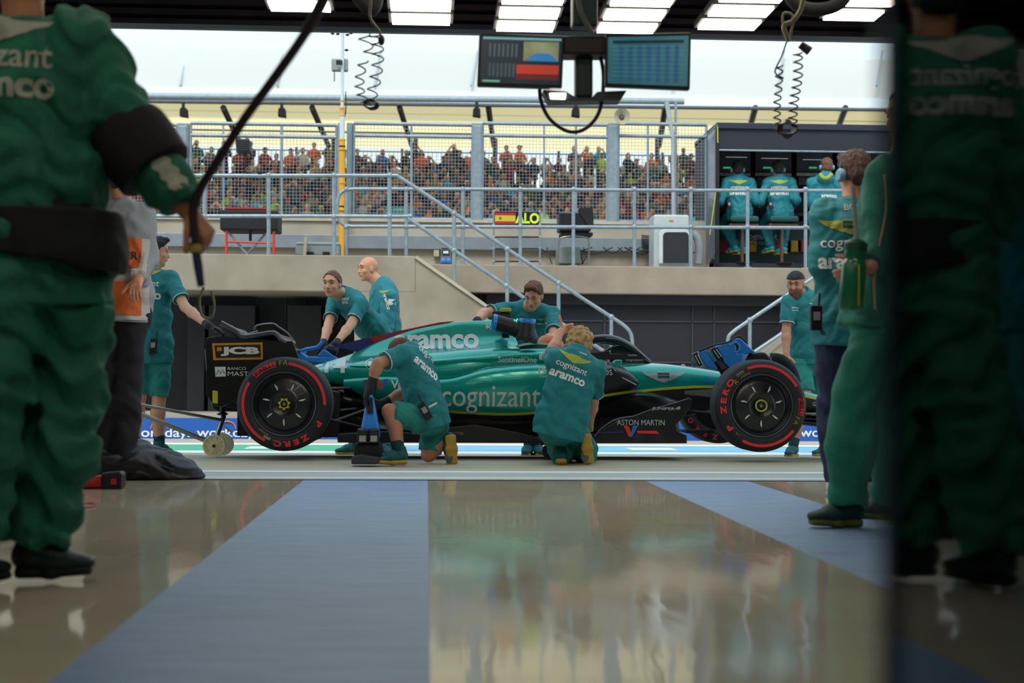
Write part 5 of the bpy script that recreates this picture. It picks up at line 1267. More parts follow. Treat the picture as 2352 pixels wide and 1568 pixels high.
# ---- yellow telescopic mast
ym = thing('telescopic_mast', 'tall yellow and white telescopic mast with a grey antenna box near its top', 'mast', Vector((at(790, 500, 22.1).x, 22.1, DECK)))
pm = lambda a, b: at(a, b, 22.1)
M_my = mat('mast_yellow', 'e0a020', .45, var=.06); M_mw = mat('mast_white', 'c9d3d6', .45, var=.05)
MB().tube([Vector((pm(786, 500).x, 22.1, DECK)), pm(786, 322)], .045, 14).build('lower_tube', M_my, ym, smooth=True)
MB().tube([pm(786, 322), pm(786, 255)], .038, 14).build('middle_tube', M_mw, ym, smooth=True)
MB().tube([pm(786, 255), pm(787, 60)], .024, 12).build('upper_tube', M_mw, ym, smooth=True)
for py, r_ in ((233, .034), (250, .04), (256, .042), (261, .042), (267, .044), (323, .05), (345, .06), (422, .055), (484, .07), (400, .052)): MB().lathe([(.02, 0), (r_, 0), (r_, .022), (.02, .022)], pm(786, py), (0, 0, 1), 16).build('collar', M_my, ym)
for py in (338, 476): MB().lathe([(.02, 0), (.05, 0), (.05, .02), (.02, .02)], pm(786, py), (0, 0, 1), 16).build('strap', M_black, ym)
ax_ = MB(); ax_.pbx(761, 134, 799, 162, 22.15, .12); axo = ax_.build('antenna_box', mat('box_pale_grey', '8f9a98', .5), ym, bevel=.02)
ay_ = MB(); ay_.pbx(772, 138, 786, 147, 22.02, .06); ay_.build('bracket', M_black, axo); MB().tube([pm(768, 165), pm(768, 187)], .007, 6).build('whip_antenna', M_black, axo)
for px, py in ((764, 77), (776, 78), (798, 80), (806, 76), (796, 115)): MB().ball(pm(px, py), (.03, .03, .018), 8, 6).build('small_antenna', M_black, ym)
MB().tube(smooth_line([pm(794, 210), pm(794, 260), pm(784, 285), pm(782, 340), pm(784, 480), pm(790, 570)], 4), .008, 6).build('mast_cable', M_black, ym, smooth=True)

# ---- items on the platform, left to right
def on_deck(px, Y): p = at(px, 560, Y); return Vector((p.x, Y, DECK))
bt = thing('covered_trolley', 'black padded crate on a folding stand with red legs by the left railing', 'stand', on_deck(570, 20.6))
c_ = MB(); c_.pbx(505, 482, 638, 528, 20.4, .6); c_.build('padded_crate', mat('crate_black', '14151c', .7, bump=.4), bt, bevel=.02)
c_ = MB(); c_.pbx(520, 476, 612, 480, 20.5, .3); c_.build('crate_lid', mat('lid_red', 'b03028', .5), bt)
M_rd = mat('stand_red', 'd8402c', .5)
for x in (520, 629): MB().tube([at(x, 530, 20.45), flz(at(x, 585, 20.45), DECK)], .018, 8).build('leg', M_rd, bt)
MB().tube([at(520, 555, 20.45), at(629, 558, 20.45)], .014, 8).build('crossbar', M_rd, bt)
MB().tube([at(524, 532, 20.5), flz(at(578, 588, 20.5), DECK)], .017, 8).build('brace', M_galv, bt); MB().tube([at(612, 534, 20.55), flz(at(556, 588, 20.55), DECK)], .017, 8).build('brace', M_galv, bt)
MB().tube([at(575, 530, 20.6), at(575, 553, 20.6)], .02, 8).build('column', M_black, bt)
ca = thing('grey_case', 'low grey plastic case on the platform behind the left railing', 'case', on_deck(730, 20.9))
c_ = MB(); c_.pbx(678, 562, 780, 586, 20.8, .4); c_.build('case_body', mat('case_grey', '7b8588', .6), ca, bevel=.015)
c_ = MB(); c_.pbx(680, 556, 780, 562, 20.79, .42); c_.build('case_lid', mat('case_lid_grey', '8c9698', .6), ca, bevel=.01)
for x in (704, 741): MB().pbx(x, 578, x+16, 585, 20.77, .03).build('foot_slot', M_black, ca)
st = thing('pale_stick', 'short pale wooden paddle standing upright against the grey case', 'paddle', on_deck(700, 20.7))
MB().tube([on_deck(699, 20.7), at(702, 553, 20.7), at(703, 545, 20.7)], [.024, .026, .02], 10).build('paddle', mat('pale_wood', 'a9a088', .7), st, smooth=True)
sk_ = thing('socket_box', 'grey power outlet box with two round blue sockets beside the stair top', 'socket box', at(1023, 590, 22.28))
MB().pbx(1012, 568, 1036, 606, 22.2, .1).build('box', mat('socket_grey', '6d7478', .5), sk_, bevel=.01)
MB().pbx(1015, 573, 1033, 586, 22.19, .02).build('meter_window', mat('meter_dark', '2a3040', .3), sk_); MB().pbx(1018, 576, 1030, 582, 22.18, .02).build('meter_label', M_pr, sk_)
for x in (1018, 1031): MB().lathe([(0, 0), (.035, 0), (.035, .04), (0, .05)], at(x, 599, 22.2), (0, -1, 0), 14).build('socket', M_blu, sk_)
sw_ = thing('switch_box', 'small cream switch box left of the blue sockets', 'switch box', at(1002, 580, 22.28)); MB().pbx(996, 574, 1009, 589, 22.2, .1).build('box', mat('switch_cream', 'a89f76', .5), sw_, bevel=.006)
pbd = thing('pit_board', 'black pit board with the Spanish flag and ALO in lime letters on the platform', 'pit board', on_deck(1187, 21.3))
Yp = 21.3
MB().pbx(1134, 486, 1240, 516, Yp, .03).build('board', M_black, pbd)
for x in (1134, 1240): MB().tube([at(x, 486, Yp), flz(at(x, 604, Yp), DECK)], .014, 8).build('side_rail', M_galv, pbd)
for y in (544, 571, 600): MB().tube([at(1134, y, Yp), at(1240, y, Yp)], .012, 8).build('crossbar', M_black, pbd)
for x in (1134, 1240):
    for y in (486, 516, 544, 571, 600): MB().ball(at(x, y, Yp), .022, 8, 6).build('corner_joint', M_solew, pbd)
fl_ = MB().pbx(1137, 488, 1184, 514, Yp-.006, .004); flo = fl_.build('flag', mat('flag_red', 'c8202c', .5, var=.02), pbd)
MB().pbx(1137, 494.5, 1184, 508, Yp-.009, .003).build('flag_band', mat('flag_yellow', 'd8c83a', .5, var=.02), flo)
MB().lathe([(0, 0), (.02, 0), (.02, .002), (0, .002)], at(1149, 501, Yp-.009), (0, -1, 0), 12).build('flag_crest', mat('crest_brown', '8a5a3a', .5), flo)
write('ALO', at(1211, 501, Yp-.006), .335, RT, UP, mat('board_lime', 'c8dc3a', .5, emit=.3), pbd, None, .04, height=.15)
ch_ = thing('crate_on_stool', 'black plastic crate with raised lid on a chrome framed stool by the pit board', 'crate', on_deck(1322, 21.4))
MB().pbx(1284, 487, 1358, 530, 21.3, .4).build('crate', mat('crate_dark', '191b22', .4, bump=.3), ch_, bevel=.02)
c_ = MB(); c_.ppoly([(1328, 484), (1330, 477), (1362, 477), (1364, 524), (1352, 520)], 21.28, .03); c_.build('raised_lid', mat('lid_brownblack', '1d1614', .5), ch_)
MB().pbx(1288, 533, 1362, 541, 21.35, .35).build('seat', M_black, ch_, bevel=.01)
for x0, x1 in ((1292, 1284), (1345, 1353)): 
    for yy in (21.35, 21.7): MB().tube(smooth_line([at(1318, 542, yy), at(x0, 545, yy), at(x1, 558, yy), flz(at(x1-2, 604, yy), DECK)], 4), .012, 8).build('leg', mat('chrome', '9a948e', .2, metal=.9), ch_, smooth=True)
acu = thing('air_conditioner', 'white air conditioning unit with a dark arched grille on the platform', 'air conditioner', on_deck(1543, 21.5))
_a = at(1502, 492, 21.5); _b = at(1583, 492, 21.5); MB().bx(_a.x, _b.x, 21.5, 22.0, DECK, _a.z).build('casing', mat('ac_white', 'b9c1c2', .45, var=.04), acu, bevel=.025)
def arch(x0, y0, x1, y1, r): return [(x0, y1), (x0, y0+r), (x0+r*.3, y0+r*.3), (x0+r, y0), (x1-r, y0), (x1-r*.3, y0+r*.3), (x1, y0+r), (x1, y1)]
MB().ppoly(arch(1514, 526, 1585, 605, 12), 21.45, .05).build('grille_surround', mat('ac_bright', 'd3dadb', .4, var=.03), acu, bevel=.008)
MB().ppoly(arch(1523, 533, 1582, 604, 8), 21.44, .02).build('grille', mat('grille_dark', '22242c', .5, bump=.8, bscale=200), acu)
MB().pbx(1537, 505, 1547, 508, 21.49, .01).build('amber_light', mat('amber', 'b8842a', .5), acu)
MB().tube(smooth_line([at(1590, 535, 21.7), at(1602, 548, 21.7), at(1606, 575, 21.7), at(1603, 606, 21.7)], 4), .06, 12).build('flexible_duct', mat('duct_silver', '8d949b', .5, bump=.8, bscale=80), acu, smooth=True)
wb = thing('white_box', 'small white cabinet under the stool beside hanging cables', 'cabinet', on_deck(1308, 21.9)); MB().pbx(1280, 566, 1333, 605, 21.9, .3).build('cabinet', mat('cabinet_white', '9aa09a', .5), wb, bevel=.01)
pw = thing('hanging_cables', 'bundle of black cables drooping along the concrete wall of the platform', 'cables', at(1400, 580, 22.1))
rc_ = random.Random(5)
for i in range(10):
    x0 = rc_.uniform(1230, 1560); x1 = x0+rc_.uniform(30, 90); sg_ = rc_.uniform(4, 14)
    MB().tube(smooth_line([at(x0, 568, 22.15), at((x0+x1)/2, 572+sg_, 22.12), at(x1, 568, 22.15)], 5), .008, 6).build('cable', M_black, pw, smooth=True)
for x in (1256, 1330, 1340, 1495): MB().tube(smooth_line([at(x, 568, 22.15), at(x+6, 590, 22.1), at(x+rc_.uniform(-10, 12), 605, 22.0)], 4), .009, 6).build('cable', M_black, pw, smooth=True)
for i in range(8): MB().tube(smooth_line([at(1474, 540+i*4, 22.15), at(1488, 542+i*4, 22.1), at(1502, 538+i*4, 22.15)], 4), .009, 6).build('cable', M_black, pw, smooth=True)

# ---- loudspeakers, horn, camera head
ls = thing('loudspeaker', 'black boxy loudspeaker mounted high on the debris fence left of the mast', 'loudspeaker', pf(558, 333))
c_ = MB(); c_.ppoly([(540, 317), (573, 320), (574, 348), (543, 350)], YF_-.4, .25); c_.build('cabinet', mat('speaker_black', '15161d', .5), ls, bevel=.01)
for i in range(5): MB().pbx(545, 323+i*5, 570, 324+i*5, YF_-.41, .01).build('grille_line', mat('grille_grey', '3c3e48', .5), ls)
MB().tube([at(563, 352, YF_-.2), at(563, 395, YF_-.2)], .012, 8).tube([at(558, 330, YF_-.2), at(558, 330, YF_+.01)], .02, 8).build('bracket', M_black, ls)
hn = thing('horn_speaker', 'cream horn loudspeaker on top of the fence post right of centre', 'horn loudspeaker', pf(1424, 274))
MB().lathe([(.02, .16), (.03, .1), (.045, .05), (.075, .02), (.115, 0), (.12, -.004), (.108, .004), (.065, .03), (.03, .06), (0, .06)], pf(1424, 274)+Vector((0, -.25, 0)), (0, 1, 0), 28).build('horn_bell', mat('horn_cream', 'a89f88', .5), hn, smooth=True)
MB().lathe([(0, -.0), (.03, 0), (.04, .03), (0, .03)], pf(1424, 274)+Vector((0, -.23, 0)), (0, 1, 0), 16).build('horn_core', mat('horn_brown', '5c4a3e', .6), hn, smooth=True)
MB().tube([pf(1424, 276)+Vector((0, -.1, 0)), pf(1412, 290)], .015, 8).build('bracket', M_galv, hn)
cmh = thing('robot_camera', 'small black remote camera head on the railing above the padded crate', 'camera', at(575, 403, 19.75))
MB().tube([at(558, 392, 19.75), at(580, 397, 19.75), at(598, 400, 19.75)], .012, 8).build('arm', M_black, cmh); MB().ball(at(597, 396, 19.75), (.04, .04, .035), 10, 8).build('camera_ball', M_black, cmh, smooth=True); MB().tube([at(562, 388, 19.75), at(568, 405, 19.75)], .014, 8).build('clamp', M_black, cmh)

# ---- pit wall stand with its crew
Ys = 21.75; ps = lambda a, b: at(a, b, Ys)
pw_ = thing('pit_wall_stand', 'dark pit wall command stand with a row of screens under a black canopy', 'stand', on_deck(1840, 22.1))
M_std = mat('stand_dark', '1b1c2a', .55, var=.12, scale=5); M_std2 = mat('stand_green', '0e2c30', .5)
zc0 = ps(1800, 346).z; zc1 = ps(1800, 283).z; xl = ps(1646, 400).x; xr = ps(2110, 400).x
MB().bx(xl, xr, Ys, 23.6, zc1-.09, zc1).build('canopy_roof', mat('canopy_frame', '23283a', .45), pw_, bevel=.01)
MB().bx(xl+.03, xr, Ys+.04, Ys+.10, zc0, zc1-.09).build('canopy_blind', M_std, pw_)
MB().tube([(xl, Ys+.03, zc0), (xr, Ys+.03, zc0)], .014, 8).build('blind_bar', M_galv, pw_)
MB().bx(xl, xl+.05, Ys+.05, 23.5, DECK, zc1-.05).build('side_panel', M_std, pw_)
MB().bx(xl-.01, xl+.03, Ys-.02, Ys+.04, DECK+.1, zc1-.3).build('corner_post', M_black, pw_)
si = MB(); si.ppoly([(1624, 313), (1644, 290), (1648, 290), (1648, 575), (1628, 605), (1624, 605)], Ys+.1, .05); si.build('side_screen', mat('side_grey', '8d949b', .5), pw_)
MB().tube([ps(1624, 605), ps(1624, 312), ps(1648, 286)], .014, 8).build('side_frame', mat('slate_tube', '4a5568', .4), pw_)
MB().tube(smooth_line([ps(1648, 290), ps(1649, 400), ps(1643, 450), ps(1630, 540)], 5), .01, 6).build('lime_tube', M_lime, pw_, smooth=True)
rb_ = MB()
for i in range(30): rb_.tube([ps(1628, 455+i*4.6), ps(1642, 462+i*4.6)], .008, 5)
rb_.build('side_louvres', mat('louvre_grey', '5a5f66', .5), pw_)
MB().bx(xl, xr, 23.2, 23.3, DECK, zc1-.1).build('back_panel', M_matt, pw_)
zd = ps(1800, 470).z
MB().bx(xl+.05, xr, 22.75, 23.2, zd-.05, zd).build('desk', M_black, pw_, bevel=.01)
MB().bx(xl+.05, xr, 23.0, 23.05, DECK+.1, zd-.1).build('desk_front', M_std2, pw_)
MB().bx(xl, xr, 22.0, 23.3, DECK, DECK+.15).build('step', mat('step_slate', '23222e', .7), pw_)
for k, (a, b) in enumerate(((1653, 1724), (1735, 1818), (1830, 1912), (1925, 2000))):
    s_ = MB(); s_.pbx(a, 349, b, 392, 22.95, .05); so_ = s_.build('screen', mat('screen_grey', '3f4048', .3, var=.3, scale=3), pw_)
    MB().pbx(a-1, 347, b+1, 349, 22.94, .06).pbx(a-1, 392, b+1, 395, 22.94, .06).build('screen_bezel', M_black, so_)
    MB().pbx(a+14, 360+k*3, b-8, 361.5+k*3, 22.945, .004).build('screen_line', mat('screen_text', '9fb0a8', .4, emit=.4), so_)
    MB().pbx(a+8+10*k, 383, a+26+10*k, 387, 22.945, .004).build('screen_patch', mat('screen_green', '38b070', .4, emit=.5), so_)
    ks = MB()
    rk = random.Random(k)
    s2 = MB(); s2.pbx(a, 397, b, 404, 22.8, .05); s2.build('button_strip', mat('button_strip', '8f8583', .5, var=.6, scale=40), pw_)
    s3 = MB(); s3.pbx(a+4, 408, b-4, 425, 22.82, .05); s3.build('instrument_panel', mat('instrument', '20232e', .4, var=.4, scale=15), pw_)
write('cognizant', ps(1790, 527)+Vector((0, 1.2, 0)), .5, RT, UP, mat('dim_print', '8c9490', .6), pw_, None, .01)
write('FORMULA ONE TEAM', ps(1785, 541)+Vector((0, 1.2, 0)), .62, RT, UP, mat('dim_print', '8c9490', .6), pw_, None, .0)
for i, x in enumerate((1672, 1715, 1795, 1818, 1855)):
    cpan = MB(); cpan.pbx(x-22, 552, x+22, 578, 22.95, .03); cpan.build('kick_panel', mat('kick_red', '8e1622', .6) if i % 2 == 0 else mat('kick_yellow', 'b98a1e', .6, var=.5, scale=20, stretch=(1, 1, 10)), pw_)
def stool(px, label):
    t = thing('stool', label, 'stool', on_deck(px, 22.2)+Vector((0, 0, .15)))
    a, b = at(px-33, 497, 22.1), at(px+33, 512, 22.1)
    MB().bx(a.x, b.x, 21.95, 22.35, b.z, a.z).build('seat_pad', mat('stool_green', '0f4a46', .6), t, bevel=.03)
    MB().bx(a.x, b.x, 22.0, 22.3, b.z-.05, b.z-.02).build('seat_board', mat('stool_wood', '6b4236', .6), t)
    MB().tube([Vector(((a.x+b.x)/2, 22.15, b.z)), Vector(((a.x+b.x)/2, 22.15, DECK+.15))], .025, 10).build('column', mat('column_metal', '7a5a50', .3, metal=.7), t)
    MB().lathe([(0, 0), (.2, 0), (.2, .015), (0, .03)], Vector(((a.x+b.x)/2, 22.15, DECK+.15)), (0, 0, 1), 20).build('base', M_black, t)
stool(1706, 'green padded bar stool under the left seated engineer at the pit wall stand')
stool(1797, 'green padded bar stool under the second seated engineer at the pit wall stand')
def seated(px, label, ds, tx=1., sw=0):
    Y = 22.1
    r = person(label, Y, dict(pel=(px+2, 486), chest=(px, 425), head=(px-3, 389), elL=(px-42, 462, 22.0), wrL=(px-40, 470, 22.4), elR=(px+40, 460, 22.0), wrR=(px+36, 470, 22.4),
            knL=(px-35, 510, 22.4), anL=(px-10 if sw == 0 else px-20, 564, 22.35), knR=(px+10, 512, 22.5), anR=(px+8, 568, 22.3)), front=(0, 1), look=(.05, 1, 0), hair='dark', haircut='full', top='jacket', bottom='trousers', topm=M_tealj, botm=M_tealj,
            vox=.011, bulk=.008, feet={'L': ((-.5, .8, -.1), UP), 'R': ((-.7, .6, -.1), UP)}, shoem=mat('aqua_shoe', '1c9aa8', .6), group=None)
    jersey(r, at(px+2, 430, 21.95), RT, UP, .27, dy=.085)
    headset(r, '2a7c80'); radio(at(px-22+ds, 470, 21.93), (1, 0, .2), (-.2, 0, 1), (0, -1, 0), r['root'])
seated(1697, 'engineer in teal jacket and headset seated on the left stool at the pit wall', 0)
seated(1790, 'engineer in teal jacket and headset seated on the second stool, radio on hip', 2, sw=1)
r = person('hooded person in teal jacket with lime collar and headset standing at the pit wall', 21.65,
           dict(pel=(1897, 492), chest=(1893, 425), head=(1899, 383), elL=(1864, 462), wrL=(1875, 495), elR=(1925, 462), wrR=(1920, 492), knL=(1885, 545), anL=(1882, 590), knR=(1910, 545), anR=(1912, 590)),
           front=(0, 1), look=(.1, 1, 0), hair='sandy', haircut='full', top='jacket', bottom='trousers', topm=M_tealj, botm=M_tealj, vox=.011, bulk=.012)
hd_ = MB(); hd_.ball(at(1897, 408, 21.52), (.13, .07, .10), 14, 8); hd_.build('hood', M_tealj, r['root'], smooth=True)
MB().tube(smooth_line([at(1884, 400, 21.48), at(1890, 408, 21.45), at(1900, 409, 21.45), at(1910, 400, 21.48)], 4), .03, 10).build('hood_lining', mat('lime_lining', '8fa03a', .7), r['root'], smooth=True)
write('aramco', at(1908, 449, 21.45), .24, RT, UP, M_pr, r['shirt'], [r['shirt']], .035)
headset(r, '2a7c80')

# ================================================================== GRANDSTAND
gs = thing('grandstand_roof', 'grandstand canopy of cream fabric on dark rafters with a white upper membrane', 'roof', Vector((2, 50, -.3)))
Yg = 47.; pg = lambda a, b, Y=Yg: at(a, b, Y)
def fabric(nm, c, tr):
    m = bpy.data.materials.new(nm); m.use_nodes = True; n = m.node_tree; n.nodes.clear(); o = n.nodes.new('ShaderNodeOutputMaterial'); a = n.nodes.new('ShaderNodeBsdfDiffuse'); b = n.nodes.new('ShaderNodeBsdfTranslucent'); x = n.nodes.new('ShaderNodeMixShader')
    no = n.nodes.new('ShaderNodeTexNoise'); no.inputs['Scale'].default_value = .4; r = n.nodes.new('ShaderNodeValToRGB'); n.links.new(no.outputs[0], r.inputs[0]); cc = lin(c); r.color_ramp.elements[0].color = dark(cc, .93); r.color_ramp.elements[1].color = cc
    for q in (a, b): n.links.new(r.outputs[0], q.inputs[0])
    x.inputs[0].default_value = tr; n.links.new(a.outputs[0], x.inputs[1]); n.links.new(b.outputs[0], x.inputs[2]); n.links.new(x.outputs[0], o.inputs[0]); return m
M_cream2 = fabric('canopy_cream', 'fae4b0', .8); M_mem = fabric('membrane_white', 'fbfdfd', .5)
x0, x1 = -26., 30.
zf0 = pg(1176, 238).z; zbk = at(1176, 344, 66).z
def sheet(nm, p, m):   # a single membrane of fabric
    mb = MB(); mb.add(p, [(0, 1, 2, 3)]); return mb.build(nm, m, gs, fix=False)
zmid = at(1176, 300, 57).z
sheet('canopy_underside', [Vector((x0, Yg, zf0)), Vector((x1, Yg, zf0)), Vector((x1, 57, zmid)), Vector((x0, 57, zmid))], M_cream2)
sheet('canopy_underside', [Vector((x0, 57, zmid)), Vector((x1, 57, zmid)), Vector((x1, 66, zbk)), Vector((x0, 66, zbk))], M_cream2)
ztop = at(1176, 122, 52).z
sheet('upper_membrane', [Vector((x0, Yg, zf0+.35)), Vector((x1, Yg, zf0+.35)), Vector((x1, 52, ztop)), Vector((x0, 52, ztop))], M_mem)
MB().tube([(x0, Yg-.1, pg(200, 228).z), (pg(1570, 235).x, Yg-.1, pg(1560, 234).z)], .10, 12).build('front_beam', mat('beam_grey', '95a2aa', .5, metal=.1), gs, smooth=True)
MB().tube([(x0, Yg-.1, pg(200, 238).z), (x1, Yg-.1, pg(1900, 246).z)], .06, 10).build('front_lower_beam', mat('beam_dark', '545a60', .5), gs, smooth=True)
M_raf = mat('rafter_dark', '332c2a', .6)
for px, dx in ((330, -1), (513, -1), (717, -1), (918, -1), (1122, -.3), (1528, .5), (1735, 1), (1942, 1)):
    a = at(px, 240, Yg); X = a.x
    k = {330: 50, 513: 42, 717: 38, 918: 28, 1122: 12, 1528: -14, 1735: -24, 1942: -32}[px]
    b = at(px+k, 320, 57.); MB().tube([a-Vector((0, 0, .1)), b-Vector((0, 0, .25))], .10, 6).build('rafter', M_raf, gs)
    c2 = at(px+k*1.3, 318, 58); MB().tube([Vector((c2.x, 58, c2.z)), Vector((c2.x, 58, at(px, 385, 58).z))], .09, 6).build('rear_column', M_raf, gs)
for y, Y_ in ((262, 51), (308, 58)): MB().tube([(x0, Y_, at(1176, y, Y_).z), (x1, Y_, at(1176, y+3, Y_).z)], .035, 6).build('purlin', mat('purlin', '4b4a4a', .6), gs)
for px in (425, 647, 870, 1092, 1552, 1795, 2022): 
    a, b = pg(px-10, 221), at(px+5, 124, 52)
    MB().tube([a+Vector((0, -.1, .3)), b+Vector((0, -.05, .1))], .035, 6).build('membrane_strut', mat('strut_pale', '9fadb2', .5), gs)
for i, px in enumerate((421, 647, 1095, 1323)):
    t = thing('hanging_floodlight', ['black floodlight under the grandstand edge, leftmost of four', 'black floodlight under the grandstand edge left of the yellow mast', 'black floodlight under the grandstand edge above the middle fence post', 'black floodlight under the grandstand edge inside the cable loop'][i], 'floodlight', pg(px, 255, 46.6), 'floodlights under the grandstand roof')
    m_ = MB(); m_.ppoly([(px-9, 265), (px-8, 250), (px, 243), (px+8, 250), (px+9, 268)], 46.5, .3); m_.build('lamp_housing', M_matt, t)
    MB().tube([pg(px, 236, 46.9), pg(px, 250, 46.75)], .05, 8).build('bracket', M_black, t)
# rows of terrace steps
NR = 9; RY0 = 49.5; RDY = .95
def row_z(i): return at(1176, 490-14.6*i, RY0+i*RDY).z - 1.0   # tread level of row i
tr = MB()
for i in range(NR):
    z = row_z(i); tr.bx(x0, x1, RY0+i*RDY-.35, RY0+(i+1)*RDY-.35, z-1.2, z)
tr.bx(x0, x1, RY0-.6, RY0-.35, -.5, row_z(0)+.25)
struct('grandstand_terrace', tr, mat('terrace_grey', '5d5f64', .9, var=.2))
gf = thing('rear_balustrade', 'row of thin vertical bars behind the top row of the crowd', 'balustrade', Vector((0, 61, row_z(NR-1)-0.1)))
bb = MB(); Yb_ = RY0+NR*RDY; zb0 = row_z(NR-1); zb1 = at(1176, 352, Yb_).z
for i in range(230): x = -17+i*.165; bb.bx(x-.012, x+.012, Yb_-.012, Yb_+.012, zb0, zb1)
bb.build('bars', mat('bar_grey', '7d878c', .6), gf, fix=False); MB().bx(-17, 21, Yb_-.02, Yb_+.02, zb1-.03, zb1+.02).build('top_bar', mat('bar_grey', '7d878c', .6), gf)
for i in range(20): x = -17+i*2.0; MB().bx(x-.05, x+.05, Yb_-.03, Yb_+.03, zb0, zb1+.12).build('bar_post', mat('post_dark', '3c4044', .6), gf)
sg = thing('green_sign', 'green rectangular sign at the foot of the crowd left of the stair rail', 'sign', at(918, 482, 48.9))
MB().pbx(884, 474, 950, 497, 48.9, .08).build('sign_board', mat('sign_green', '1f6a5e', .6), sg)
write('COPSE A', at(918, 481, 48.88), .34, RT, UP, mat('sign_print', '9fc0b8', .6), sg, None, .01)

# ================================================================== GARAGE KIT
def gp(px, py, Y): return at(px, py, Y)
# adverts on the low blue wall
adv = thing('advert_board', 'long blue advertising band with white lettering on the low far wall', 'advertising board', Vector((0, 18.8, -.1)))
MB().bx(-14, 16, 18.79, 18.84, at(500, 1013, 18.8).z, at(500, 960, 18.8).z).build('blue_panel', mat('advert_blue', '1a56b0', .5, var=.05), adv)
M_ori = mat('advert_orange', 'e07a2a', .5)
for px in (60, 214, 366, 522, 680, 1480, 1905, 2060):
    write('workday.', at(px, 996, 18.78), .74, RT, UP, mat('advert_white', 'dde3ea', .5), adv, None, .012, height=.15)
    MB().tube(smooth_line([at(px-20, 984, 18.775), at(px-14, 972, 18.775), at(px, 967, 18.775), at(px+14, 972, 18.775), at(px+20, 984, 18.775)], 4), .008, 6).build('orange_arc', M_ori, adv, smooth=True)
# monitors on the gantry
YMn = 6.6; gm = lambda a, b, Y=YMn: at(a, b, Y)
M_arm = mat('gantry_green', '15302c', .45, var=.1); M_bez = mat('bezel_black', '0d0d12', .4)
ga = thing('monitor_gantry', 'dark green ceiling arm carrying two monitors above the pit lane opening', 'gantry', gm(1342, 0))
MB().obx((gm(1342, 40)+gm(1342, -120))/2, (.055, 0, 0), (0, .05, 0), Vector((0, 0, (gm(1342, -120).z-gm(1342, 90).z)/2))).build('drop_column', M_arm, ga, bevel=.01)
pc_ = MB(); pc_.ppoly([(1322, 120), (1362, 120), (1362, 222), (1322, 222)], YMn-.02, .08); pc_.build('lower_column', M_arm, ga, bevel=.01)
pk = MB(); pk.ppoly([(1292, 82), (1398, 82), (1398, 124), (1292, 124)], YMn-.08, .14); pk.build('mount_block', mat('block_brown', '1c1112', .5), ga, bevel=.01)
tr_ = MB(); tr_.ppoly([(1247, 205), (1300, 209), (1318, 220), (1330, 224), (1358, 224), (1372, 210), (1440, 207), (1426, 230), (1262, 232)], YMn-.04, .12); tr_.build('utility_tray', mat('tray_grey', '3a4247', .4), ga, bevel=.005)
lb = MB(); lb.ppoly([(1263, 214), (1300, 214), (1298, 227), (1265, 226)], YMn-.05, .01); lb.build('glowing_tray_label', M_led, ga)  # glow put into the label through the ceiling lamps' emissive material
MB().tube(smooth_line([gm(1240, 190), gm(1242, 230), gm(1262, 272), (gm(1300, 300)), gm(1335, 300), gm(1366, 275), gm(1382, 235), gm(1386, 170), gm(1378, 125)], 5), .0085, 8).build('cable_loop', mat('cable_black', '0c090b', .5), ga, smooth=True)
MB().tube(smooth_line([gm(1325, -40, 6.5), gm(1332, 20, 6.5), gm(1350, 60, 6.5), gm(1362, 78, 6.5)], 5), .012, 8).build('cable', mat('cable_grey', '5b5c52', .5), ga, smooth=True)
def monitor(label, pts, kind):
    t = thing('monitor', label, 'monitor', gm(*pts[0]))
    MB().ppoly(pts, YMn-.1, .04).build('casing', M_bez, t, bevel=.006)
    cx = sum(p[0] for p in pts)/4; cy = sum(p[1] for p in pts)/4
    inn = [(cx+(a-cx)*.94, cy+(b-cy)*.88) for a, b in pts]
    base = MB().ppoly(inn, YMn-.104, .004).build('screen', mat('screen_'+kind, '16262c' if kind == 'video' else '2a5f6a', .25, emit=.6, var=.25, scale=4), t)
    A_, B_, C_, D__ = [Vector((p[0], p[1])) for p in inn]
    def uv(u, v): q = (A_*(1-u)+B_*u)*(1-v)+(D__*(1-u)+C_*u)*v; return (q.x, q.y)
    def pan(u0, v0, u1, v1, m, nm='screen_panel', dz=.107): return MB().ppoly([uv(u0, v0), uv(u1, v0), uv(u1, v1), uv(u0, v1)], YMn-dz, .002).build(nm, m, base)
    if kind == 'video':
        pan(.53, .08, .97, .5, mat('scr_track', '6d7358', .3, emit=.8, var=.4, scale=9))
        q = MB(); q.ppoly([uv(*p) for p in ((.58, .5), (.62, .4), (.7, .33), (.85, .33), (.93, .42), (.97, .5))], YMn-.109, .002); q.build('screen_car', mat('scr_blue', '2a78b0', .3, emit=.6), base)
        pan(.45, .58, .98, .78, mat('scr_red', 'b0382a', .3, emit=.6)); pan(.45, .79, .98, .9, mat('scr_dred', '58201e', .3, emit=.8))
        rr = random.Random(2)
        for i in range(7):
            pan(.1+.055*i, .14, .125+.055*i, .42, mat('scr_grey', '46545a', .3, emit=.7)); pan(.1+.05*i, .56, .13+.05*i, .85, mat('scr_grey2', '3c4a52', .3, emit=.7))
        pan(.02, .0, 1, .05, mat('scr_bar', '5f9298', .3, emit=.8)); pan(.03, .93, .25, .97, mat('scr_green', '5f9a80', .3, emit=.8))
    else:
        pan(.06, .08, .94, .14, mat('scr_navy', '0d2030', .3, emit=.6))
        for i in range(7): pan(.14+.115*i, .17, .19+.115*i, .93, mat('scr_column', '234c70', .3, emit=.6))
        for i in range(8): pan(.05, .2+.09*i, .95, .207+.09*i, mat('scr_row', '458890', .3, emit=.6), dz=.109)
monitor('left hanging monitor showing timing tables, a red panel and a blue car', [(1101, 76), (1296, 82), (1291, 203), (1096, 197)], 'video')
monitor('right hanging monitor showing a pale blue data table', [(1391, 78), (1588, 74), (1585, 206), (1390, 198)], 'data')
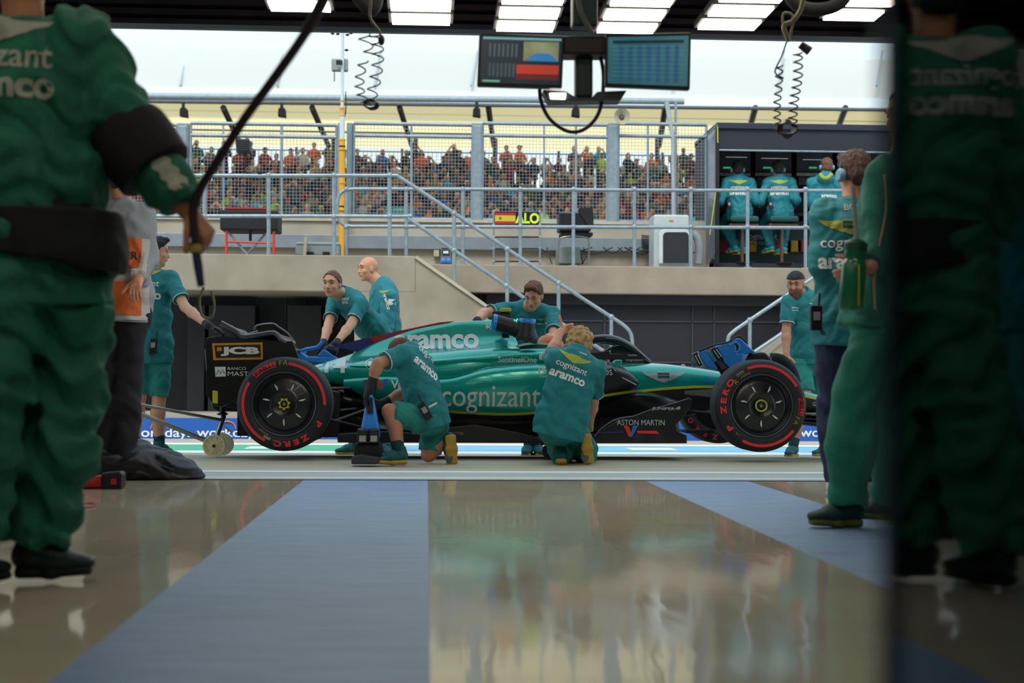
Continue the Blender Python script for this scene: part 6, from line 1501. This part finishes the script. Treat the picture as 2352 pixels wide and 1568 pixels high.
# coiled air lines
def coil(label, pts, r, turns, wire, hook):
    t = thing('coiled_cable', label, 'coiled cable', pts[0])
    cl = smooth_line(pts, 8); n = len(cl); out = []; N = turns*14
    for i in range(N+1):
        f = i/N*(n-1); k = min(int(f), n-2); p = cl[k]*(1-(f-k))+cl[k+1]*(f-k); a = 2*math.pi*turns*i/N; rr = r*(1 if not hook else min(1, .35+1.4*i/N))
        out.append(p+Vector((math.cos(a)*rr, math.sin(a)*rr, 0)))
    MB().tube(out, wire, 6).build('coil', mat('coil_dark', '1d1a1f', .4), t, smooth=True); return t
Yc_ = 7.2; gc = lambda a, b, Y=Yc_: at(a, b, Y)
c1 = coil('tangled black coiled cable hanging beside the mast on the left', [gc(860, 78), gc(868, 120), gc(862, 180), gc(848, 240)], .028, 7, .0035, False)
def coil_child(t, pts, r, turns, wire):
    q = coil('x', pts, r, turns, wire, False); ch = q.children[0]; og = ORG[q]-ORG[t]
    for v in ch.data.vertices: v.co += og
    ch.parent = t; bpy.data.objects.remove(q)
coil_child(c1, [gc(835, 140), gc(826, 180), gc(828, 215), gc(842, 240)], .022, 5, .0035)
coil_child(c1, [gc(835, 78), gc(842, 105), gc(856, 130)], .03, 2, .0035)
MB().ball(gc(876, 92), (.016, .016, .026), 12, 8).build('plug', mat('plug_brown', '2a201e', .5), c1, smooth=True)
MB().tube(smooth_line([gc(845, -60), gc(852, 0), gc(850, 40), gc(870, 70), gc(876, 88)], 5), .006, 8).build('hanging_cord', mat('cord_olive', '6f6c58', .6), c1, smooth=True)
kn = MB(); 
for i in range(5): kn.tube([gc(850+14*math.cos(a)+i*1.5, 238+10*math.sin(a)+i, Yc_+.005*i) for a in [j*.5 for j in range(13)]], .004, 6)
kn.build('knot', mat('coil_dark', '1d1a1f', .4), c1)
c2_ = coil('pair of black coiled cables hanging near the right side with a brown plug', [gc(1832, 120), gc(1832, 180), gc(1822, 240), gc(1820, 290)], .022, 10, .004, False)
coil_child(c2_, [gc(1790, 150), gc(1788, 200), gc(1784, 250), gc(1786, 290)], .017, 8, .004)
MB().tube(smooth_line([gc(1808, 92), gc(1795, 130), gc(1780, 165), gc(1800, 180)], 4), .004, 6).build('lead', mat('coil_dark', '1d1a1f', .4), c2_, smooth=True)
MB().tube([gc(1838, 102), gc(1860, 118)], [.018, .022], 12).build('plug', mat('plug_bronze', '3a2c20', .5), c2_, smooth=True)
MB().tube(smooth_line([gc(1850, -40), gc(1840, 20), gc(1818, 50), gc(1800, 60), gc(1812, 95)], 5), .012, 8).build('hanging_cord', mat('cord_cream', '8a8468', .6), c2_, smooth=True)
MB().tube(smooth_line([gc(1815, 95), gc(1798, 50), gc(1802, 30), gc(1822, 40), gc(1812, 95)], 5), .006, 8).build('tie_loop', mat('cord_cream', '8a8468', .6), c2_, smooth=True)
kn = MB()
for i in range(7): kn.tube([gc(1808+24*math.cos(a)*(1-.08*i), 296+22*math.sin(a)*(.6+.06*i), Yc_+.006*i) for a in [j*.5 for j in range(13)]], .005, 6)
kn.build('knot', mat('coil_dark', '1d1a1f', .4), c2_)
# black trunk hose under the ceiling
hs = thing('ceiling_hose', 'fat black hose sagging under the ceiling lights at the right', 'hose', gc(1900, 0)); MB().tube(smooth_line([at(1800, -40, 7.6), at(1830, 10, 7.6), at(1880, 22, 7.6), at(1930, 5, 7.6), at(1960, -50, 7.6)], 6), .035, 10).build('hose', M_matt, hs, smooth=True)
hs2 = thing('ceiling_hose', 'fat black hose above the left coiled cable under the ceiling', 'hose', gc(800, 0)); MB().tube(smooth_line([at(790, -60, 7.6), at(820, -10, 7.6), at(855, 22, 7.6), at(870, -30, 7.6)], 6), .035, 10).build('hose', M_matt, hs2, smooth=True)
# foreground cable held in the hand, ending in a brush
wh = Jm['P']['wrR']
cbl = thing('hanging_cable', 'brown rope-like cable running from the ceiling to the hand of the green-suited figure', 'cable', wh)
MB().tube(smooth_line([at(775, -80, 3.9), at(742, 0, 4.0), at(700, 78, 4.1), at(640, 165, 4.25), at(560, 275, 4.4), at(500, 370, 4.5), at(462, 430, 4.6), at(445, 480, 4.62), at(447, 530, 4.62), at(450, 580, 4.62)], 5), [.016]*10+[.0135]*36, 12).build('cable', mat('cable_brown', '2b1c1e', .6), cbl, smooth=True)
MB().tube([at(447, 555, 4.62), at(455, 610, 4.62), at(462, 658, 4.62)], [.013, .014, .011], 12).build('tip', mat('tip_blue', '22325a', .6), cbl, smooth=True)
MB().lathe([(.014, 0), (.016, .004), (.016, .02), (.014, .024)], at(450, 580, 4.62), (0, 0, 1), 14).build('yellow_tape', mat('tape_yellow', 'b0a040', .6), cbl)
MB().tube(smooth_line([at(468, 660, 8), at(458, 690, 8), at(465, 725, 8), at(486, 728, 8), at(492, 700, 8), at(486, 668, 8)], 5), .007, 8).build('cord_loop', mat('cord_olive', '6f6c58', .6), cbl, smooth=True)
# bag, drill, cord on the floor
bg_ = thing('black_bag', 'crumpled black padded bag lying at the garage threshold on the left', 'bag', gnd(330, 1112))
B0 = gnd(330, 1100); Yg_ = B0.y
bf = Field()
pts_ = [(182, 1075, .075), (225, 1060, .115), (270, 1057, .135), (320, 1062, .125), (370, 1075, .11), (410, 1085, .085), (448, 1096, .055)]
for (a, b, r0), (c, d, r1) in zip(pts_, pts_[1:]):
    p, q = at(a, b, Yg_+.08), at(c, d, Yg_+.03); bf.ecap(p, q, r0*1.6, r0, r1*1.6, r1, (0, 1, 0), .05)
bf.cut((0, 0, .004), (0, 0, -1))
np_obj('bag_body', bf.mesh(.009, noise=.012, nscale=.55, stretch=(1, 1, 2.2)), mat('bag_fabric', '141722', .55, var=.2, bump=.5, bscale=30), bg_)
MB().tube(smooth_line([at(205, 1068, Yg_-.12), at(270, 1052, Yg_-.14), at(340, 1060, Yg_-.12), at(400, 1080, Yg_-.1)], 6), .006, 6).build('zip', M_black, bg_, smooth=True)
dr = thing('impact_wrench', 'red cylindrical cordless tool with a black battery end lying before the black bag', 'power tool', gnd(230, 1126))
Yw = gnd(230, 1122).y
MB().tube([at(150, 1108, Yw), at(235, 1106, Yw)], [.036, .038], 18).build('red_body', mat('tool_red', 'b5242a', .4), dr, smooth=True)
c_ = MB(); c_.ppoly([(232, 1086), (276, 1082), (281, 1090), (280, 1124), (236, 1126)], Yw-.05, .11); co = c_.build('battery_end', M_bat, dr, bevel=.012)
MB().pbx(255, 1099, 267, 1112, Yw-.053, .01).build('red_badge', mat('tool_red', 'b5242a', .4), co)
rr_ = thing('red_cord_loop', 'small loop of thin red cord on the glossy floor by the green boot', 'cord', gnd(185, 1163))
MB().tube(smooth_line([gnd(152, 1164)+UP*.004, gnd(172, 1165)+UP*.005, gnd(190, 1168)+UP*.005, gnd(215, 1165)+UP*.005, gnd(220, 1160)+UP*.005, gnd(200, 1157)+UP*.005, gnd(175, 1162)+UP*.005], 4), .003, 6).build('cord', mat('cord_red', '9a2230', .5), rr_, smooth=True)
MB().ball(gnd(158, 1163)+UP*.008, .009, 8, 6).build('clip', M_black, rr_)
# drinks bottle
bo = thing('drinks_bottle', 'green squeeze bottle with a tall pale straw held by the padded-suit team member', 'bottle', at(1955, 715, 6.1))
Yo = 6.08; a = at(1953, 712, Yo); b = at(1965, 575, Yo); d = (b-a)
M_bot = mat('bottle_green', '12704a', .3, coat=.4)
L_ = d.length
MB().lathe([(0, 0), (.044, .0), (.050, .01), (.050, L_*.72), (.046, L_*.80), (.040, L_*.84), (.044, L_*.88), (.044, L_), (0, L_)], a, d, 32).build('bottle_body', M_bot, bo, smooth=35)
MB().lathe([(0, 0), (.046, 0), (.047, .03), (.03, .045), (0, .045)], a+d*.99, d, 28).build('lid', mat('lid_green', '0b4a34', .5), bo, smooth=35)
MB().tube(smooth_line([at(1970, 572, Yo), at(1968, 540, Yo), at(1962, 480, Yo), at(1959, 425, Yo)], 4), .0095, 10).build('straw', mat('straw_grey', '8d9394', .4), bo, smooth=True)
lay('yellow_stripe', [(-.004, -.10), (.004, -.10), (.004, .08), (-.004, .08)], [(0, 1, 2, 3)], a+d*.42+Vector((.012, -.06, 0)), RT, d, M_lime, bo, [o for o in bo.children if o.name.startswith('bottle_body')], .002)
# dark glass partition on the right, seen almost edge-on; it mirrors the garage
m = bpy.data.materials.new('dark_mirror_glass'); m.use_nodes = True; b_ = m.node_tree.nodes['Principled BSDF']
b_.inputs['Base Color'].default_value = (.12, .14, .17, 1); b_.inputs['Metallic'].default_value = 1; b_.inputs['Roughness'].default_value = .03
pA = Vector((at(2040, 800, .75).x, .75, 0)); dv = Vector((.013, -1, 0)).normalized()
nrm = Vector((-dv.y, dv.x, 0))
gl = thing('glass_partition', 'dark reflective glass partition close to the viewer at the right', 'partition', pA)
g1 = MB(); Lg = 2.6; g1.obx(pA+dv*Lg/2+nrm*.01+Vector((0, 0, 1.5)), dv*Lg/2, nrm*.008, (0, 0, 1.5)); g1.build('glass_pane', m, gl)
g2 = MB(); g2.obx(pA-dv*.004+nrm*.01+Vector((0, 0, 1.5)), dv*.005, nrm*.012, (0, 0, 1.5)); g2.build('edge_strip', mat('glass_edge', '3a4a6a', .2, var=.1), gl)
g3 = MB(); g3.obx(pA+dv*Lg/2+nrm*.04+Vector((0, 0, 1.5)), dv*(Lg/2-.02), nrm*.01, (0, 0, 1.48)); g3.build('backing', M_matt, gl)
# what the glass mirrors: things standing along the left of the garage
person('team member in teal jacket standing off to the left, seen only in the dark glass', 7.2, dict(pel=Vector((-2.45, 7.2, 1.0)), chest=Vector((-2.45, 7.2, 1.38)), head=Vector((-2.42, 7.15, 1.72)), elL=Vector((-2.2, 6.95, 1.15)), wrL=Vector((-2.1, 6.75, 1.15)), elR=Vector((-2.7, 6.95, 1.15)), wrR=Vector((-2.6, 6.75, 1.15)),
    knL=Vector((-2.34, 7.15, .53)), anL=Vector((-2.33, 7.2, .1)), knR=Vector((-2.56, 7.15, .53)), anR=Vector((-2.57, 7.2, .1))), front=(.2, -1), hair='brown', top='jacket', bottom='trousers', topm=M_tealj, botm=M_tealj, vox=.012, bulk=.01)
cy = thing('gas_cylinder', 'short grey gas cylinder with brass valve at the right edge, seen in the dark glass', 'gas cylinder', (-1.62, 5.3, 0))
MB().lathe([(0, 0), (.055, 0), (.06, .02), (.06, .38), (.05, .44), (.02, .48), (.018, .5), (0, .5)], Vector((-1.62, 5.3, 0)), (0, 0, 1), 28).build('cylinder', mat('cylinder_grey', '5b5f66', .4), cy, smooth=35)
MB().lathe([(0, 0), (.03, 0), (.03, .07), (0, .07)], Vector((-1.62, 5.3, .5)), (0, 0, 1), 14).build('valve', mat('brass', 'a07a3a', .3, metal=.8), cy)
# ================================================================== THE CROWD
rc = random.Random(11)
CT = {'black': '15151c', 'navy': '1a2444', 'orange': 'b8562a', 'white': 'a8a8a4', 'grey': '4a4d54', 'blue': '2a4f8c', 'red': '7c2024', 'beige': '857759', 'green': '1b473a', 'maroon': '4a1a24', 'lime': '9ab83a', 'sky blue': '3f9ac0'}
CH = {'dark hair': '1c1616', 'brown hair': '4a3226', 'fair hair': '94784c', 'black cap': '101015', 'orange cap': 'd0642a', 'white cap': 'c0c0bc', 'lime cap': '98c440', 'navy cap': '1a2444', 'red cap': 'a82a2c'}
CTM = {k: mat('crowd_top_'+k.replace(' ', '_'), v, .85, var=.1) for k, v in CT.items()}; CHM = {k: mat('crowd_head_'+k.replace(' ', '_'), v, .85) for k, v in CH.items()}
M_cs = [mat('crowd_skin_light', 'b98468', .7), mat('crowd_skin_mid', '9a6a50', .7)]
M_cl = [mat('crowd_jeans', '25304a', .9), mat('crowd_dark_legs', '14141a', .9), mat('crowd_tan_legs', '7a6a54', .9)]
def fan_mesh(kind, seed, capb):
    r = random.Random(seed); m = MB(); seat = .42 if kind == 'sit' else .86
    lean = r.uniform(-.04, .04); hz = seat+.66
    m.cur = 0
    m.tube([(0, .02, seat), (lean*.4, .0, seat+.18), (lean*.7, 0, seat+.38), (lean, .01, seat+.50), (lean, .01, seat+.56)], [.15, .155, .18, .165, .06], 10)
    for s in (-1, 1):
        sh = Vector((lean+s*.18, 0, seat+.46)); up_ = r.random() < .18
        el = sh+Vector((s*.06, -.12, -.24)); ha = Vector((lean+s*r.uniform(.0, .12), -.32, seat+r.uniform(.08, .3)))
        if up_: el = sh+Vector((s*.12, -.15, -.12)); ha = Vector((lean+s*.06, -.16, hz+.02))
        m.cur = 0; m.tube([sh, el], [.06, .05], 7); m.tube([el, el+(ha-el)*.6], [.05, .042], 7)
        m.cur = 1; m.tube([el+(ha-el)*.55, ha], [.035, .035], 6); m.ball(ha, .045, 7, 5)
        m.cur = 3
        if kind == 'sit':
            kn = Vector((s*.12, -.44, seat+.02)); m.tube([(s*.09, .0, seat), kn], [.085, .07], 7); m.tube([kn, (s*.13, -.46, .06)], [.06, .045], 7)
        else: m.tube([(s*.09, 0, seat), (s*.10, -.01, .06)], [.09, .055], 7)
        m.cur = 2 if capb else 3; m.ball((s*.12, -.50 if kind == 'sit' else -.05, .05), (.05, .11, .05), 7, 5)
    m.cur = 1; m.tube([(lean, .01, seat+.5), (lean, 0, hz-.06)], [.055, .055], 7); m.ball((lean, -.01, hz+.02), (.078, .09, .108), 10, 8)
    m.ball((lean, -.10, hz+.01), (.014, .02, .02), 6, 4)
    m.cur = 2; m.ball((lean, .02, hz+.06), (.088, .095, .09), 10, 7)
    if capb: m.obx((lean, -.13, hz+.075), (.06, 0, 0), (0, .055, -.01), (0, 0, .008))
    else: m.ball((lean, .045, hz+.0), (.08, .06, .10), 8, 6)
    o = m.build('spectator_proto', None, None, smooth=True); me = o.data
    for k in range(4): me.materials.append(M_matt)
    bpy.data.objects.remove(o); return me
PR = {(k, c): [fan_mesh(k, s*7+(c*3), c) for s in range(5)] for k in ('sit', 'stand') for c in (0, 1)}
used = set(); fans = []; n_ind = 0
def bay(px):
    for lim, nm in ((421, 'leftmost fence bay'), (600, 'above the padded crate'), (786, 'left of the yellow mast'), (945, 'right of the yellow mast'), (1096, 'left of the middle post'), (1250, 'above the pit board'), (1408, 'above the stool crate'), (1548, 'above the air conditioner')):
        if px < lim: return nm
    return 'beside the pit wall stand'
rows = ['front row', 'second row', 'third row', 'fourth row', 'fifth row', 'sixth row', 'seventh row']
plan = []
for i in range(NR):
    Yr_ = RY0+i*RDY; x = at(262, 430, Yr_).x+rc.uniform(0, .3); xe = at(1632, 430, Yr_).x
    while x < xe:
        px = 1176+((Vector((x, Yr_, 7))-CP) @ CM)[0]/-((Vector((x, Yr_, 7))-CP) @ CM)[2]*F
        if not (i < 8 and 1225 < px < 1252 and i > 0) and not (i < 4 and 885 < px < 950 and i < 2):
            plan.append((i, x+rc.uniform(-.05, .05), Yr_+rc.uniform(-.08, .08), px))
        x += rc.uniform(.42, .53)
plan.sort(key=lambda t: (t[2]))
wt = ['black']*13+['navy']*5+['orange']*3+['white']*2+['grey']*4+['blue']*2+['red']*2+['beige']*4+['green']*2+['maroon']*4+['lime']+['sky blue']
wh_ = ['dark hair']*7+['brown hair']*6+['fair hair']*4+['black cap']*5+['orange cap']*2+['white cap']*4+['lime cap']*2+['navy cap']*2+['red cap']
sk_mb = None; stuff = []
for i, x, y, px in plan:
    kind = 'stand' if (i >= NR-2 and rc.random() < .35) or (rc.random() < .04 and i > 1) else 'sit'
    tp, hd = rc.choice(wt), rc.choice(wh_)
    z = row_z(i); rot = rc.uniform(-.5, .5)
    if n_ind < 300 and i < 7:
        for _ in range(60):
            key = (i, bay(px), tp, hd)
            if key not in used: break
            tp, hd = rc.choice(list(CT)), rc.choice(list(CH))
        if key in used: stuff.append((i, x, y, z, rot, kind, tp, hd)); continue
        used.add(key)
        me = PR[(kind, int('cap' in hd))][rc.randrange(5)]
        o = bpy.data.objects.new('spectator', me); COL.objects.link(o); o.location = (x, y, z); o.rotation_euler = (0, 0, rot); o.scale = [rc.uniform(.94, 1.06)]*3
        for k, mm in enumerate((CTM[tp], rc.choice(M_cs), CHM[hd], rc.choice(M_cl))): o.material_slots[k].link = 'OBJECT'; o.material_slots[k].material = mm
        o['label'] = f"{'seated' if kind=='sit' else 'standing'} spectator, {tp} top, {hd}, {rows[i]}, {bay(px)}"
        o['category'] = 'person'; o['group'] = 'spectators in the grandstand'; n_ind += 1
    else: stuff.append((i, x, y, z, rot, kind, tp, hd))
# the rest of the crowd, too many and too far back to single out
allm = list(CTM.values())+M_cs+list(CHM.values())+M_cl; ix = {m_.name: k for k, m_ in enumerate(allm)}
Vs, Fs_, Mi = [], [], []; nv = 0
for i, x, y, z, rot, kind, tp, hd in stuff:
    me = PR[(kind, int('cap' in hd))][rc.randrange(5)]
    M4 = Matrix.Translation((x, y, z)) @ Matrix.Rotation(rot, 4, 'Z'); mm = [ix[CTM[tp].name], ix[rc.choice(M_cs).name], ix[CHM[hd].name], ix[rc.choice(M_cl).name]]
    Vs += [M4 @ v.co for v in me.vertices]; Fs_ += [tuple(q+nv for q in p.vertices) for p in me.polygons]; Mi += [mm[p.material_index] for p in me.polygons]; nv += len(me.vertices)
me = bpy.data.meshes.new('crowd'); me.from_pydata(Vs, [], Fs_); me.polygons.foreach_set('material_index', Mi); me.polygons.foreach_set('use_smooth', [True]*len(me.polygons))
o = link_mesh('distant_crowd', me, allm); tag(o, 'packed spectators in the upper rows of the grandstand below the cream canopy', 'crowd', kind='stuff')
print('individual spectators', n_ind, 'rest', len(stuff))
